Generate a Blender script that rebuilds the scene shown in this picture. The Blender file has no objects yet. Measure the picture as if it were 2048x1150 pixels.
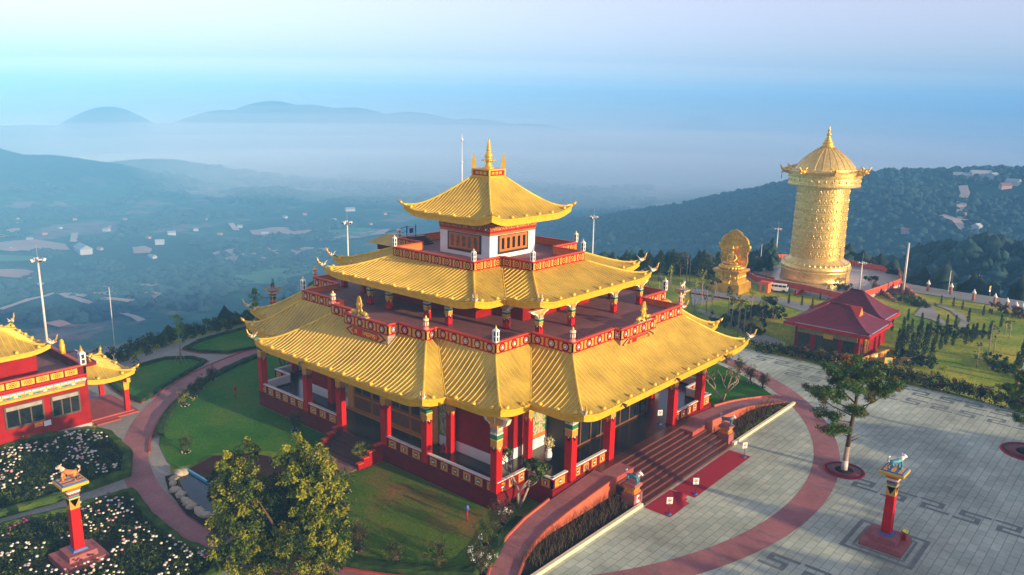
import bpy, bmesh, math, random
import numpy as np
from mathutils import Vector, Matrix
R = math.radians
S = bpy.context.scene
COL = S.collection
rnd = random.Random(7)
ORD = ['first', 'second', 'third', 'fourth', 'fifth', 'sixth', 'seventh', 'eighth', 'ninth', 'tenth', 'eleventh', 'twelfth', 'thirteenth', 'fourteenth', 'fifteenth', 'sixteenth', 'seventeenth', 'eighteenth', 'nineteenth', 'twentieth', 'twenty-first', 'twenty-second', 'twenty-third', 'twenty-fourth', 'twenty-fifth', 'twenty-sixth', 'twenty-seventh', 'twenty-eighth', 'twenty-ninth', 'thirtieth', 'thirty-first', 'thirty-second', 'thirty-third', 'thirty-fourth', 'thirty-fifth', 'thirty-sixth', 'thirty-seventh', 'thirty-eighth', 'thirty-ninth', 'fortieth']

# ------------------------------------------------------------------ camera
CAM = (55.291, -60.089, 31.436); YAW = 2.282692; PITCH = 0.2233066; ROLL = 0.0185012; FPX = 1591.378
def _cam_axes():
    d = Vector((math.cos(YAW)*math.cos(PITCH), math.sin(YAW)*math.cos(PITCH), -math.sin(PITCH)))
    r = Vector((math.sin(YAW), -math.cos(YAW), 0)); u = r.cross(d)
    return d, r*math.cos(ROLL)+u*math.sin(ROLL), -r*math.sin(ROLL)+u*math.cos(ROLL)
CD, CR, CU = _cam_axes()
cam = bpy.data.cameras.new('camera'); camo = bpy.data.objects.new('camera', cam); COL.objects.link(camo)
m = Matrix((CR, CU, -CD)).transposed().to_4x4(); m.translation = Vector(CAM); camo.matrix_world = m
cam.sensor_width = 36.0; cam.lens = 36.0*FPX/2048.0; cam.clip_start = 0.5; cam.clip_end = 40000
S.camera = camo

# ------------------------------------------------------------------ light
SUN_AZ = R(5.0); SUN_EL = R(11.0)      # direction the sun stands in, from +X towards +Y
world = bpy.data.worlds.new('World'); S.world = world; world.use_nodes = True
nt = world.node_tree; nt.nodes.clear()
sky = nt.nodes.new('ShaderNodeTexSky'); sky.sky_type = 'NISHITA'; sky.sun_disc = False
sky.sun_elevation = SUN_EL; sky.sun_rotation = math.pi/2 - SUN_AZ
sky.air_density = 1.0; sky.dust_density = 3.0; sky.ozone_density = 3.0; sky.altitude = 1500
bg = nt.nodes.new('ShaderNodeBackground'); bg.inputs['Strength'].default_value = 0.15
wo = nt.nodes.new('ShaderNodeOutputWorld')
hs_ = nt.nodes.new('ShaderNodeHueSaturation'); hs_.inputs['Saturation'].default_value = 0.30; hs_.inputs['Value'].default_value = 0.50; hs_.inputs['Hue'].default_value = 0.53
nt.links.new(sky.outputs[0], hs_.inputs['Color']); tn_ = nt.nodes.new('ShaderNodeMix'); tn_.data_type = 'RGBA'; tn_.blend_type = 'MULTIPLY'; tn_.inputs[0].default_value = 1; tn_.inputs[7].default_value = (1.0, 0.905, 0.97, 1)
nt.links.new(hs_.outputs[0], tn_.inputs[6]); nt.links.new(tn_.outputs[2], bg.inputs['Color']); nt.links.new(bg.outputs[0], wo.inputs['Surface'])
sl = bpy.data.lights.new('sun', 'SUN'); sl.energy = 2.75; sl.angle = R(0.6); sl.color = (1.0, 0.72, 0.40)
so = bpy.data.objects.new('sun', sl); COL.objects.link(so)
sd = Vector((math.cos(SUN_EL)*math.cos(SUN_AZ), math.cos(SUN_EL)*math.sin(SUN_AZ), math.sin(SUN_EL)))
so.rotation_euler = sd.to_track_quat('Z', 'Y').to_euler(); so.location = (200, 20, 80)
S.view_settings.view_transform = 'Standard'; S.view_settings.look = 'None'
S.view_settings.exposure = 1.95; S.view_settings.gamma = 1.0; S.view_settings.use_curve_mapping = False
S.cycles.volume_bounces = 3; S.cycles.max_bounces = 6; S.cycles.diffuse_bounces = 3; S.cycles.glossy_bounces = 3
S.cycles.transparent_max_bounces = 8

# ------------------------------------------------------------------ tags
def tag(o, label=None, cat=None, group=None, kind=None):
    if label: o['label'] = label
    if cat: o['category'] = cat
    if group: o['group'] = group
    if kind: o['kind'] = kind
    return o
def empty(name, loc=(0, 0, 0), rz=0.0, label=None, cat=None, group=None, scale=1.0):
    o = bpy.data.objects.new(name, None); COL.objects.link(o); o.location = loc; o.rotation_euler = (0, 0, rz)
    o.scale = (scale, scale, scale); o.empty_display_size = 0.5
    return tag(o, label, cat, group)
def kids(o): return [c for c in bpy.data.objects if c.parent == o]
def copy_thing(o, loc, rz=0.0, label=None, scale=None, sub=None):
    if sub is None: sub = tree_of(o)
    def cp(node, parent):
        src, ch = node
        c = src.copy(); COL.objects.link(c); c.parent = parent
        for k in ch: cp(k, c)
        return c
    c = cp(sub, None); c.location = loc; c.rotation_euler = (0, 0, rz)
    if scale is not None: c.scale = (scale,)*3 if not isinstance(scale, tuple) else scale
    if label: c['label'] = label
    return c
_ch = {}
def tree_of(o): return (o, [tree_of(c) for c in o.children])

# ------------------------------------------------------------------ materials
MAT = {}
def mat(name, col, rough=0.7, metal=0.0, var=0.12, scale=3.0, bump=0.0, bscale=None, col2=None, spec=0.5, coat=0.0, hue=0.0):
    if name in MAT: return MAT[name]
    m = bpy.data.materials.new(name); m.use_nodes = True; t = m.node_tree
    b = t.nodes['Principled BSDF']; b.inputs['Roughness'].default_value = rough; b.inputs['Metallic'].default_value = metal
    b.inputs['Specular IOR Level'].default_value = spec
    if coat: b.inputs['Coat Weight'].default_value = coat
    tc = t.nodes.new('ShaderNodeTexCoord')
    n = t.nodes.new('ShaderNodeTexNoise'); n.inputs['Scale'].default_value = scale; n.inputs['Detail'].default_value = 6
    n.inputs['Roughness'].default_value = 0.65
    t.links.new(tc.outputs['Object'], n.inputs['Vector'])
    r = t.nodes.new('ShaderNodeValToRGB'); c = list(col)
    c2 = list(col2) if col2 else [min(1, x*(1+var)) for x in c]
    c1 = [x*(1-var) for x in c] if not col2 else c
    r.color_ramp.elements[0].position = 0.33; r.color_ramp.elements[1].position = 0.67
    r.color_ramp.elements[0].color = (*c1, 1); r.color_ramp.elements[1].color = (*c2, 1)
    t.links.new(n.outputs['Fac'], r.inputs['Fac']); t.links.new(r.outputs['Color'], b.inputs['Base Color'])
    if bump:
        n2 = t.nodes.new('ShaderNodeTexNoise'); n2.inputs['Scale'].default_value = bscale or scale*4; n2.inputs['Detail'].default_value = 4
        t.links.new(tc.outputs['Object'], n2.inputs['Vector'])
        bp = t.nodes.new('ShaderNodeBump'); bp.inputs['Strength'].default_value = bump; bp.inputs['Distance'].default_value = 0.1
        t.links.new(n2.outputs['Fac'], bp.inputs['Height']); t.links.new(bp.outputs['Normal'], b.inputs['Normal'])
    MAT[name] = m; return m

M = {}
M['gold_roof'] = mat('gold_roof', (0.50, 0.345, 0.05), 0.5, 0.15, 0.32, 0.35, 0.10, 20)
M['gold_rib'] = mat('gold_rib', (0.80, 0.53, 0.055), 0.42, 0.15, 0.22, 0.8)
M['gold_fascia'] = mat('gold_fascia', (0.72, 0.40, 0.012), 0.5, 0.15, 0.15, 2.5)
M['gold'] = mat('gold', (0.78, 0.47, 0.06), 0.36, 0.6, 0.15, 2, 0.1, 12)
M['red'] = mat('red_paint', (0.50, 0.004, 0.004), 0.55, 0, 0.22, 1.2, 0.03, spec=0.2)
M['red_wall'] = mat('red_wall', (0.26, 0.005, 0.005), 0.8, 0, 0.3, 0.5, 0.05, spec=0.12)
M['dark_red'] = mat('dark_red', (0.16, 0.004, 0.008), 0.7, 0, 0.25, 1.0, spec=0.12)
M['red_cap'] = mat('red_cap', (0.62, 0.06, 0.02), 0.6, 0, 0.15, 1.5)
M['orange'] = mat('orange_paint', (0.68, 0.16, 0.02), 0.6, 0, 0.14, 1.5)
M['panel'] = mat('ochre_panel', (0.62, 0.27, 0.035), 0.6, 0, 0.18, 6)
M['white'] = mat('white_paint', (0.78, 0.78, 0.76), 0.7, 0, 0.05, 0.8)
M['cream'] = mat('cream_paint', (0.72, 0.62, 0.42), 0.7, 0, 0.1, 2)
M['teal'] = mat('teal_paint', (0.02, 0.26, 0.27), 0.5, 0, 0.15, 3)
M['blue'] = mat('blue_paint', (0.03, 0.12, 0.35), 0.5, 0, 0.15, 3)
M['black'] = mat('black_frame', (0.02, 0.018, 0.018), 0.5, 0, 0.15, 3)
M['green'] = mat('green_paint', (0.02, 0.16, 0.08), 0.5, 0, 0.15, 3)
M['pink'] = mat('pink_paint', (0.68, 0.20, 0.22), 0.5, 0, 0.1, 3)
M['wood'] = mat('carved_wood', (0.17, 0.065, 0.02), 0.5, 0, 0.3, 4, 0.2)
M['wood_frame'] = mat('orange_wood', (0.50, 0.14, 0.015), 0.5, 0, 0.15, 3)
M['deck'] = mat('dark_granite', (0.022, 0.017, 0.02), 0.22, 0, 0.25, 3)
M['step'] = mat('brown_granite', (0.085, 0.028, 0.028), 0.35, 0, 0.25, 4)
M['step_nose'] = mat('step_nosing', (0.20, 0.07, 0.045), 0.45, 0, 0.2, 4)
M['concrete'] = mat('concrete', (0.38, 0.37, 0.35), 0.8, 0, 0.15, 1.5)
M['metal_pole'] = mat('painted_pole', (0.62, 0.60, 0.56), 0.5, 0.1, 0.08, 2)
M['glass'] = mat('dark_glass', (0.01, 0.014, 0.018), 0.08, 0, 0.2, 1, spec=0.7)
M['amber_pane'] = mat('window_amber', (0.20, 0.075, 0.012), 0.3, 0, 0.8, 3)  # amber pane colour, strongly mottled by noise
M['grey_stone'] = mat('grey_stone', (0.30, 0.28, 0.25), 0.8, 0, 0.2, 3, 0.2)

def brick_mat(name, c1, c2, cm, sx, sy, rough=0.75, off=0.5, mortar=0.012, patch=0.25, pscale=0.12, swap=False, stain=None):
    m = bpy.data.materials.new(name); m.use_nodes = True; t = m.node_tree; L = t.links.new
    b = t.nodes['Principled BSDF']; b.inputs['Roughness'].default_value = rough
    tc = t.nodes.new('ShaderNodeTexCoord'); mp = t.nodes.new('ShaderNodeMapping')
    if swap: mp.inputs['Rotation'].default_value = (0, 0, math.pi/2)
    L(tc.outputs['Object'], mp.inputs['Vector'])
    br = t.nodes.new('ShaderNodeTexBrick'); br.offset = off; br.inputs['Scale'].default_value = 1.0
    br.inputs['Brick Width'].default_value = sx; br.inputs['Row Height'].default_value = sy
    br.inputs['Mortar Size'].default_value = mortar; br.inputs['Mortar Smooth'].default_value = 0.3; br.inputs['Bias'].default_value = 0
    br.inputs['Color1'].default_value = (*c1, 1); br.inputs['Color2'].default_value = (*c2, 1); br.inputs['Mortar'].default_value = (*cm, 1)
    L(mp.outputs['Vector'], br.inputs['Vector'])
    n = t.nodes.new('ShaderNodeTexNoise'); n.inputs['Scale'].default_value = pscale; n.inputs['Detail'].default_value = 9; n.inputs['Roughness'].default_value = 0.72
    L(tc.outputs['Object'], n.inputs['Vector'])
    mr = t.nodes.new('ShaderNodeMapRange'); mr.inputs['From Min'].default_value = 0.3; mr.inputs['From Max'].default_value = 0.7
    mr.inputs['To Min'].default_value = 1-patch; mr.inputs['To Max'].default_value = 1+patch
    L(n.outputs['Fac'], mr.inputs['Value'])
    mx = t.nodes.new('ShaderNodeMix'); mx.data_type = 'RGBA'; mx.blend_type = 'MULTIPLY'; mx.inputs[0].default_value = 1
    L(br.outputs['Color'], mx.inputs[6]); L(mr.outputs['Result'], mx.inputs[7])
    L(mx.outputs[2], b.inputs['Base Color'])
    MAT[name] = m; return m
M['terrace'] = brick_mat('terrace_brick', (0.20, 0.080, 0.082), (0.25, 0.105, 0.10), (0.13, 0.06, 0.065), 0.40, 0.20, 0.7, pscale=0.5)
M['plaza'] = brick_mat('plaza_stone', (0.33, 0.395, 0.32), (0.42, 0.475, 0.385), (0.19, 0.23, 0.195), 1.3, 0.65, 0.7, 0.5, 0.03, 0.48, 0.11, swap=True)
M['plaza2'] = brick_mat('grey_setts', (0.26, 0.25, 0.22), (0.31, 0.30, 0.26), (0.17, 0.17, 0.155), 0.3, 0.3, 0.8, 0.5, 0.01, 0.2, 0.2)
M['pink_pave'] = brick_mat('pink_pavers', (0.30, 0.115, 0.125), (0.36, 0.145, 0.15), (0.19, 0.085, 0.09), 0.24, 0.12, 0.75, pscale=0.25, patch=0.35)
M['inlay'] = mat('dark_inlay', (0.15, 0.18, 0.17), 0.7, 0, 0.2, 2)
M['maroon_tile'] = mat('maroon_tile', (0.14, 0.014, 0.018), 0.6, 0, 0.25, 3)
M['ramp_red'] = mat('ramp_red', (0.34, 0.055, 0.045), 0.7, 0, 0.18, 1.2, 0.2, 30)

def grass_mat(name, ca, cb, cc, s1=0.15, s2=6.0):
    m = bpy.data.materials.new(name); m.use_nodes = True; t = m.node_tree; L = t.links.new
    b = t.nodes['Principled BSDF']; b.inputs['Roughness'].default_value = 0.95; b.inputs['Specular IOR Level'].default_value = 0.15
    tc = t.nodes.new('ShaderNodeTexCoord')
    n1 = t.nodes.new('ShaderNodeTexNoise'); n1.inputs['Scale'].default_value = s1; n1.inputs['Detail'].default_value = 5; n1.inputs['Roughness'].default_value = 0.6
    n2 = t.nodes.new('ShaderNodeTexNoise'); n2.inputs['Scale'].default_value = s2; n2.inputs['Detail'].default_value = 8; n2.inputs['Roughness'].default_value = 0.75
    L(tc.outputs['Object'], n1.inputs['Vector']); L(tc.outputs['Object'], n2.inputs['Vector'])
    r = t.nodes.new('ShaderNodeValToRGB'); e = r.color_ramp.elements
    e[0].position = 0.36; e[0].color = (*ca, 1); e[1].position = 0.70; e[1].color = (*cc, 1); k = e.new(0.52); k.color = (*cb, 1)
    L(n1.outputs['Fac'], r.inputs['Fac'])
    mr = t.nodes.new('ShaderNodeMapRange'); mr.inputs['From Min'].default_value = 0.25; mr.inputs['From Max'].default_value = 0.75
    mr.inputs['To Min'].default_value = 0.30; mr.inputs['To Max'].default_value = 1.75; L(n2.outputs['Fac'], mr.inputs['Value'])
    mx = t.nodes.new('ShaderNodeMix'); mx.data_type = 'RGBA'; mx.blend_type = 'MULTIPLY'; mx.inputs[0].default_value = 1
    L(r.outputs['Color'], mx.inputs[6]); L(mr.outputs['Result'], mx.inputs[7]); L(mx.outputs[2], b.inputs['Base Color'])
    bp = t.nodes.new('ShaderNodeBump'); bp.inputs['Strength'].default_value = 0.5; bp.inputs['Distance'].default_value = 0.08
    L(n2.outputs['Fac'], bp.inputs['Height']); L(bp.outputs['Normal'], b.inputs['Normal'])
    MAT[name] = m; return m
M['lawn'] = grass_mat('lawn_grass', (0.022, 0.115, 0.004), (0.045, 0.155, 0.008), (0.09, 0.16, 0.012))
M['lawn_worn'] = grass_mat('worn_lawn_grass', (0.035, 0.125, 0.005), (0.085, 0.14, 0.010), (0.22, 0.11, 0.035), 0.13)
M['slope_grass'] = grass_mat('slope_grass', (0.12, 0.21, 0.015), (0.25, 0.29, 0.022), (0.42, 0.34, 0.04), 0.10, 2.5)

# ------------------------------------------------------------------ mesh builder
class MB:
    def __init__(s): s.v = []; s.f = []; s.m = []; s.mats = []; s.smooth = []
    def mi(s, m):
        if m not in s.mats: s.mats.append(m)
        return s.mats.index(m)
    def add(s, vs, fs, m, smooth=False, T=None):
        o = len(s.v)
        if T is not None: vs = [tuple(T @ Vector(v)) for v in vs]
        s.v += [tuple(v) for v in vs]; s.f += [tuple(i+o for i in f) for f in fs]
        k = s.mi(m); s.m += [k]*len(fs); s.smooth += [smooth]*len(fs)
    def box(s, x0, x1, y0, y1, z0, z1, m, T=None):
        if x0 > x1: x0, x1 = x1, x0
        if y0 > y1: y0, y1 = y1, y0
        v = [(x, y, z) for z in (z0, z1) for x, y in ((x0, y0), (x1, y0), (x1, y1), (x0, y1))]
        s.add(v, [(3, 2, 1, 0), (4, 5, 6, 7), (0, 1, 5, 4), (1, 2, 6, 5), (2, 3, 7, 6), (3, 0, 4, 7)], m, T=T)
    def frustum(s, w0, w1, z0, z1, m, cx=0, cy=0, d0=None, d1=None, T=None):
        d0 = w0 if d0 is None else d0; d1 = w1 if d1 is None else d1
        v = [(cx-w0, cy-d0, z0), (cx+w0, cy-d0, z0), (cx+w0, cy+d0, z0), (cx-w0, cy+d0, z0),
             (cx-w1, cy-d1, z1), (cx+w1, cy-d1, z1), (cx+w1, cy+d1, z1), (cx-w1, cy+d1, z1)]
        s.add(v, [(3, 2, 1, 0), (4, 5, 6, 7), (0, 1, 5, 4), (1, 2, 6, 5), (2, 3, 7, 6), (3, 0, 4, 7)], m, T=T)
    def prism(s, poly, z0, z1, m, msides=None, T=None):
        n = len(poly); a = sum(poly[i][0]*poly[(i+1) % n][1]-poly[(i+1) % n][0]*poly[i][1] for i in range(n))
        if a < 0: poly = poly[::-1]
        v = [(x, y, z0) for x, y in poly]+[(x, y, z1) for x, y in poly]
        s.add(v, [tuple(range(n-1, -1, -1)), tuple(range(n, 2*n))], m, T=T)
        s.add(v, [(i, (i+1) % n, n+(i+1) % n, n+i) for i in range(n)], msides or m, T=T)
    def lathe(s, prof, m, n=20, cx=0, cy=0, smooth=True, T=None, a0=0.0, mats=None):
        v = []; f = []
        for r, z in prof:
            for k in range(n):
                a = a0+2*math.pi*k/n; v.append((cx+r*math.cos(a), cy+r*math.sin(a), z))
        if mats is None:
            for i in range(len(prof)-1):
                for k in range(n): f.append((i*n+k, i*n+(k+1) % n, (i+1)*n+(k+1) % n, (i+1)*n+k))
            f.append(tuple(range(n-1, -1, -1))); f.append(tuple(range((len(prof)-1)*n, len(prof)*n)))
            s.add(v, f, m, smooth, T)
    def tube(s, pts, rad, m, n=8, smooth=True, cap=True, T=None):
        pts = [Vector(p) for p in pts]; rad = rad if isinstance(rad, (list, tuple)) else [rad]*len(pts)
        v = []; f = []; up = Vector((0, 0, 1))
        for i, p in enumerate(pts):
            d = (pts[min(i+1, len(pts)-1)]-pts[max(i-1, 0)]).normalized()
            a = d.cross(up) if abs(d.z) < 0.95 else d.cross(Vector((1, 0, 0)))
            a.normalize(); b = a.cross(d)
            for k in range(n):
                t = 2*math.pi*k/n; v.append(tuple(p+(a*math.cos(t)+b*math.sin(t))*rad[i]))
        for i in range(len(pts)-1):
            for k in range(n): f.append((i*n+k, i*n+(k+1) % n, (i+1)*n+(k+1) % n, (i+1)*n+k))
        if cap: f.append(tuple(range(n-1, -1, -1))); f.append(tuple(range((len(pts)-1)*n, len(pts)*n)))
        s.add(v, f, m, smooth, T)
    def ball(s, c, r, m, n=10, k=6, sc=(1, 1, 1), jit=0.0, rr=None, T=None):
        v = []; f = []; q = rr or rnd
        for i in range(1, k):
            ph = math.pi*i/k
            for j in range(n):
                a = 2*math.pi*j/n; e = r*(1+jit*(q.random()-0.5))
                v.append((c[0]+e*sc[0]*math.sin(ph)*math.cos(a), c[1]+e*sc[1]*math.sin(ph)*math.sin(a), c[2]+e*sc[2]*math.cos(ph)))
        v.append((c[0], c[1], c[2]+r*sc[2])); v.append((c[0], c[1], c[2]-r*sc[2])); t = len(v)-2
        for i in range(k-2):
            for j in range(n): f.append((i*n+j, (i+1)*n+j, (i+1)*n+(j+1) % n, i*n+(j+1) % n))
        for j in range(n): f.append((t, j, (j+1) % n)); f.append((t+1, (k-2)*n+(j+1) % n, (k-2)*n+j))
        s.add(v, f, m, True, T)
    def build(s, name, parent=None, loc=None, rz=None):
        me = bpy.data.meshes.new(name); me.from_pydata(s.v, [], s.f)
        for mm in s.mats: me.materials.append(M[mm] if isinstance(mm, str) else mm)
        me.polygons.foreach_set('material_index', s.m); me.polygons.foreach_set('use_smooth', s.smooth); me.update()
        o = bpy.data.objects.new(name, me); COL.objects.link(o)
        if parent is not None: o.parent = parent
        if loc is not None: o.location = loc
        if rz is not None: o.rotation_euler = (0, 0, rz)
        return o
def np_mesh(name, V, F, mats, mi=None, parent=None, smooth=False):
    me = bpy.data.meshes.new(name); V = np.asarray(V, np.float32); F = np.asarray(F, np.int32); k = F.shape[1]
    me.vertices.add(len(V)); me.vertices.foreach_set('co', V.ravel())
    me.loops.add(F.size); me.loops.foreach_set('vertex_index', F.ravel())
    me.polygons.add(len(F)); me.polygons.foreach_set('loop_start', np.arange(0, F.size, k, dtype=np.int32))
    for mm in mats: me.materials.append(M[mm] if isinstance(mm, str) else mm)
    if mi is not None: me.polygons.foreach_set('material_index', np.asarray(mi, np.int32))
    if smooth: me.polygons.foreach_set('use_smooth', np.ones(len(F), bool))
    me.update(calc_edges=True); me.validate()
    o = bpy.data.objects.new(name, me); COL.objects.link(o)
    if parent is not None: o.parent = parent
    return o

# ------------------------------------------------------------------ terrain height
def pix_dir(px, py): return CD+CR*((px-1024)/FPX)-CU*((py-575)/FPX)
def at_dist(px, py, D):
    q = pix_dir(px, py); h = math.hypot(q.x, q.y); return (CAM[0]+q.x/h*D, CAM[1]+q.y/h*D, CAM[2]+q.z/h*D)
PLAT = [(-46, -75), (-45, -30), (-47, -8), (-50, 12), (-52, 40), (-58, 70)]+[at_dist(a_, 400, b_)[:2] for a_, b_ in ((1000, 168), (1090, 172), (1200, 179), (1330, 181), (1480, 183), (1545, 190), (1560, 209), (1640, 215), (1700, 208), (1760, 200), (1800, 193), (1900, 188), (2048, 186), (2300, 184))]+[(170, 60), (170, -120), (60, -170), (-30, -150)]
def seg_dist(X, Y, P):
    d = np.full(X.shape, 1e9); inside = np.zeros(X.shape, bool); n = len(P)
    for i in range(n):
        ax, ay = P[i]; bx, by = P[(i+1) % n]; ex, ey = bx-ax, by-ay
        t = np.clip(((X-ax)*ex+(Y-ay)*ey)/(ex*ex+ey*ey), 0, 1)
        d = np.minimum(d, np.hypot(X-ax-t*ex, Y-ay-t*ey))
        c = (ay > Y) != (by > Y)
        with np.errstate(divide='ignore', invalid='ignore'):
            c &= X < (bx-ax)*(Y-ay)/((by-ay) if by != ay else 1e-9)+ax
        inside ^= c
    return np.where(inside, -d, d)
def sstep(a, b, x): t = np.clip((x-a)/(b-a), 0, 1); return t*t*(3-2*t)
_ng = np.random.RandomState(3).rand(64, 64)
def vnoise(X, Y, s):
    x = X/s; y = Y/s; xi = np.floor(x).astype(int); yi = np.floor(y).astype(int); fx = x-xi; fy = y-yi
    fx = fx*fx*(3-2*fx); fy = fy*fy*(3-2*fy); g = lambda a, b: _ng[a % 64, b % 64]
    return (g(xi, yi)*(1-fx)+g(xi+1, yi)*fx)*(1-fy)+(g(xi, yi+1)*(1-fx)+g(xi+1, yi+1)*fx)*fy-0.5
VAL = -150.0
# hills: (px, py of the top, distance, half width across m, half depth m)
HILLS = [(1985, 390, 760, 340, 210), (1830, 410, 800, 210, 200), (1700, 444, 850, 180, 170), (2300, 350, 860, 430, 260),
         (1560, 468, 950, 180, 190), (1440, 496, 980, 170, 180), (1330, 520, 1000, 170, 160),
         (1520, 400, 1500, 110, 160), (1590, 418, 1450, 90, 140),
         (2020, 512, 330, 120, 62), (1900, 528, 330, 80, 50),
         (90, 308, 1800, 190, 200), (-80, 335, 1700, 160, 220), (300, 320, 2000, 170, 180), (450, 330, 2250, 200, 170), (-120, 300, 1900, 200, 220),
         (215, 212, 2900, 175, 300), (350, 246, 2950, 330, 300), (545, 203, 3000, 260, 340), (450, 220, 2980, 230, 300), (620, 209, 3020, 300, 320), (700, 213, 3050, 270, 320), (820, 224, 3100, 330, 320),
         (940, 238, 3150, 330, 320), (1060, 248, 3200, 340, 320), (60, 250, 2900, 420, 300), (1400, 234, 4400, 200, 300)]
_H = []
for px, py, D, w, dp in HILLS:
    x, y, z = at_dist(px, py, D); a = math.atan2(y-CAM[1], x-CAM[0]); _H.append((x, y, z-VAL, a, w, dp))
def site_z(X, Y):
    low = -4.6
    t = sstep(0, 9, Y-np.interp(X, [-60, -20, 8, 24, 44, 60, 90], [52, 48, 42.5, 41.5, 38.5, 36, 30]))
    z = low*t
    # lawn bank falling away to the right of the forecourt
    z = z-2.0*sstep(30, 70, X)*t
    return z
def height(X, Y):
    X = np.asarray(X, float); Y = np.asarray(Y, float)
    d = seg_dist(X, Y, PLAT); s = site_z(X, Y)
    dd = np.maximum(d, 0); fall = 1-np.exp(-(dd/95.0)**1.25)
    base = s+(VAL-s)*fall
    hz = np.zeros_like(X)
    for x, y, h, a, w, dp in _H:
        u = (X-x)*math.cos(a)+(Y-y)*math.sin(a); v = -(X-x)*math.sin(a)+(Y-y)*math.cos(a)
        hz = np.maximum(hz, h*np.exp(-(v/w)**2*0.7-(u/dp)**2*0.9))
    z = np.maximum(base, VAL+hz)+0*X
    soft = np.exp(-((base-(VAL+hz))/12.0)**2)*5
    far = sstep(10, 120, dd)
    n = (vnoise(X, Y, 260)*34+vnoise(X+91, Y+17, 120)*16+vnoise(X+11, Y+57, 45)*7+vnoise(X, Y, 18)*2.2)
    amp = (0.35+0.65*sstep(5, 80, hz))*(1-0.8*sstep(1400, 2600, np.hypot(X-CAM[0], Y-CAM[1])))
    return z+far*(soft+n*amp*np.minimum(1, 0.35+np.hypot(X-CAM[0], Y-CAM[1])/2500))+sstep(0, 30, dd)*vnoise(X, Y, 9)*1.5
def hz(x, y): return float(height(np.array([x]), np.array([y]))[0])
def GT(px, py, far=4000):
    """point of the terrain seen at a pixel of the photograph (2048 wide)"""
    q = pix_dir(px, py); h = math.hypot(q.x, q.y)
    D = np.concatenate([np.arange(20, 400, 0.25), np.arange(400, far, 4)])
    X = CAM[0]+q.x/h*D; Y = CAM[1]+q.y/h*D; Z = CAM[2]+q.z/h*D; g = height(X, Y)
    k = np.nonzero(Z <= g)[0]; k = k[0] if len(k) else len(D)-1
    return (float(X[k]), float(Y[k]), float(g[k]))
def G0(px, py, z=0.0):
    q = pix_dir(px, py); t = (z-CAM[2])/q.z; return (CAM[0]+q.x*t, CAM[1]+q.y*t, z)
# ------------------------------------------------------------------ terrain sheet
def terrain_material():
    m = bpy.data.materials.new('hill_ground'); m.use_nodes = True; t = m.node_tree; L = t.links.new
    b = t.nodes['Principled BSDF']; b.inputs['Roughness'].default_value = 1; b.inputs['Specular IOR Level'].default_value = 0.05
    g = t.nodes.new('ShaderNodeNewGeometry')
    def noise(s, d=6, r=0.6):
        n = t.nodes.new('ShaderNodeTexNoise'); n.inputs['Scale'].default_value = s; n.inputs['Detail'].default_value = d
        n.inputs['Roughness'].default_value = r; L(g.outputs['Position'], n.inputs['Vector']); return n
    a = noise(0.0045, 7, 0.62); c = noise(0.05, 6, 0.7); e = noise(0.012, 5, 0.6)
    r = t.nodes.new('ShaderNodeValToRGB'); el = r.color_ramp.elements; r.color_ramp.interpolation = 'LINEAR'
    el[0].position = 0.0; el[0].color = (0.006, 0.028, 0.020, 1); el[1].position = 1.0; el[1].color = (0.22, 0.16, 0.15, 1)
    for p_, c_ in ((0.47, (0.010, 0.040, 0.028, 1)), (0.52, (0.02, 0.075, 0.045, 1)), (0.575, (0.04, 0.10, 0.06, 1)), (0.60, (0.18, 0.13, 0.12, 1))):
        k = el.new(p_); k.color = c_
    L(a.outputs['Fac'], r.inputs['Fac'])
    mr = t.nodes.new('ShaderNodeMapRange'); mr.inputs['From Min'].default_value = 0.3; mr.inputs['From Max'].default_value = 0.7
    mr.inputs['To Min'].default_value = 0.55; mr.inputs['To Max'].default_value = 1.5; L(c.outputs['Fac'], mr.inputs['Value'])
    mx = t.nodes.new('ShaderNodeMix'); mx.data_type = 'RGBA'; mx.blend_type = 'MULTIPLY'; mx.inputs[0].default_value = 1
    L(r.outputs['Color'], mx.inputs[6]); L(mr.outputs['Result'], mx.inputs[7])
    # high ground carries forest only
    sp = t.nodes.new('ShaderNodeSeparateXYZ'); L(g.outputs['Position'], sp.inputs[0])
    hm = t.nodes.new('ShaderNodeMapRange'); hm.inputs['From Min'].default_value = -135; hm.inputs['From Max'].default_value = -105
    L(sp.outputs['Z'], hm.inputs['Value'])
    m2 = t.nodes.new('ShaderNodeMix'); m2.data_type = 'RGBA'; L(hm.outputs['Result'], m2.inputs[0]); L(mx.outputs[2], m2.inputs[6])
    fr = t.nodes.new('ShaderNodeValToRGB'); fr.color_ramp.elements[0].position = 0.35; fr.color_ramp.elements[0].color = (0.005, 0.026, 0.018, 1)
    fr.color_ramp.elements[1].position = 0.7; fr.color_ramp.elements[1].color = (0.018, 0.06, 0.035, 1); L(c.outputs['Fac'], fr.inputs['Fac'])
    L(fr.outputs['Color'], m2.inputs[7]); L(m2.outputs[2], b.inputs['Base Color'])
    bp = t.nodes.new('ShaderNodeBump'); bp.inputs['Strength'].default_value = 0.8; bp.inputs['Distance'].default_value = 6
    L(c.outputs['Fac'], bp.inputs['Height']); L(bp.outputs['Normal'], b.inputs['Normal'])
    return m
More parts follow.
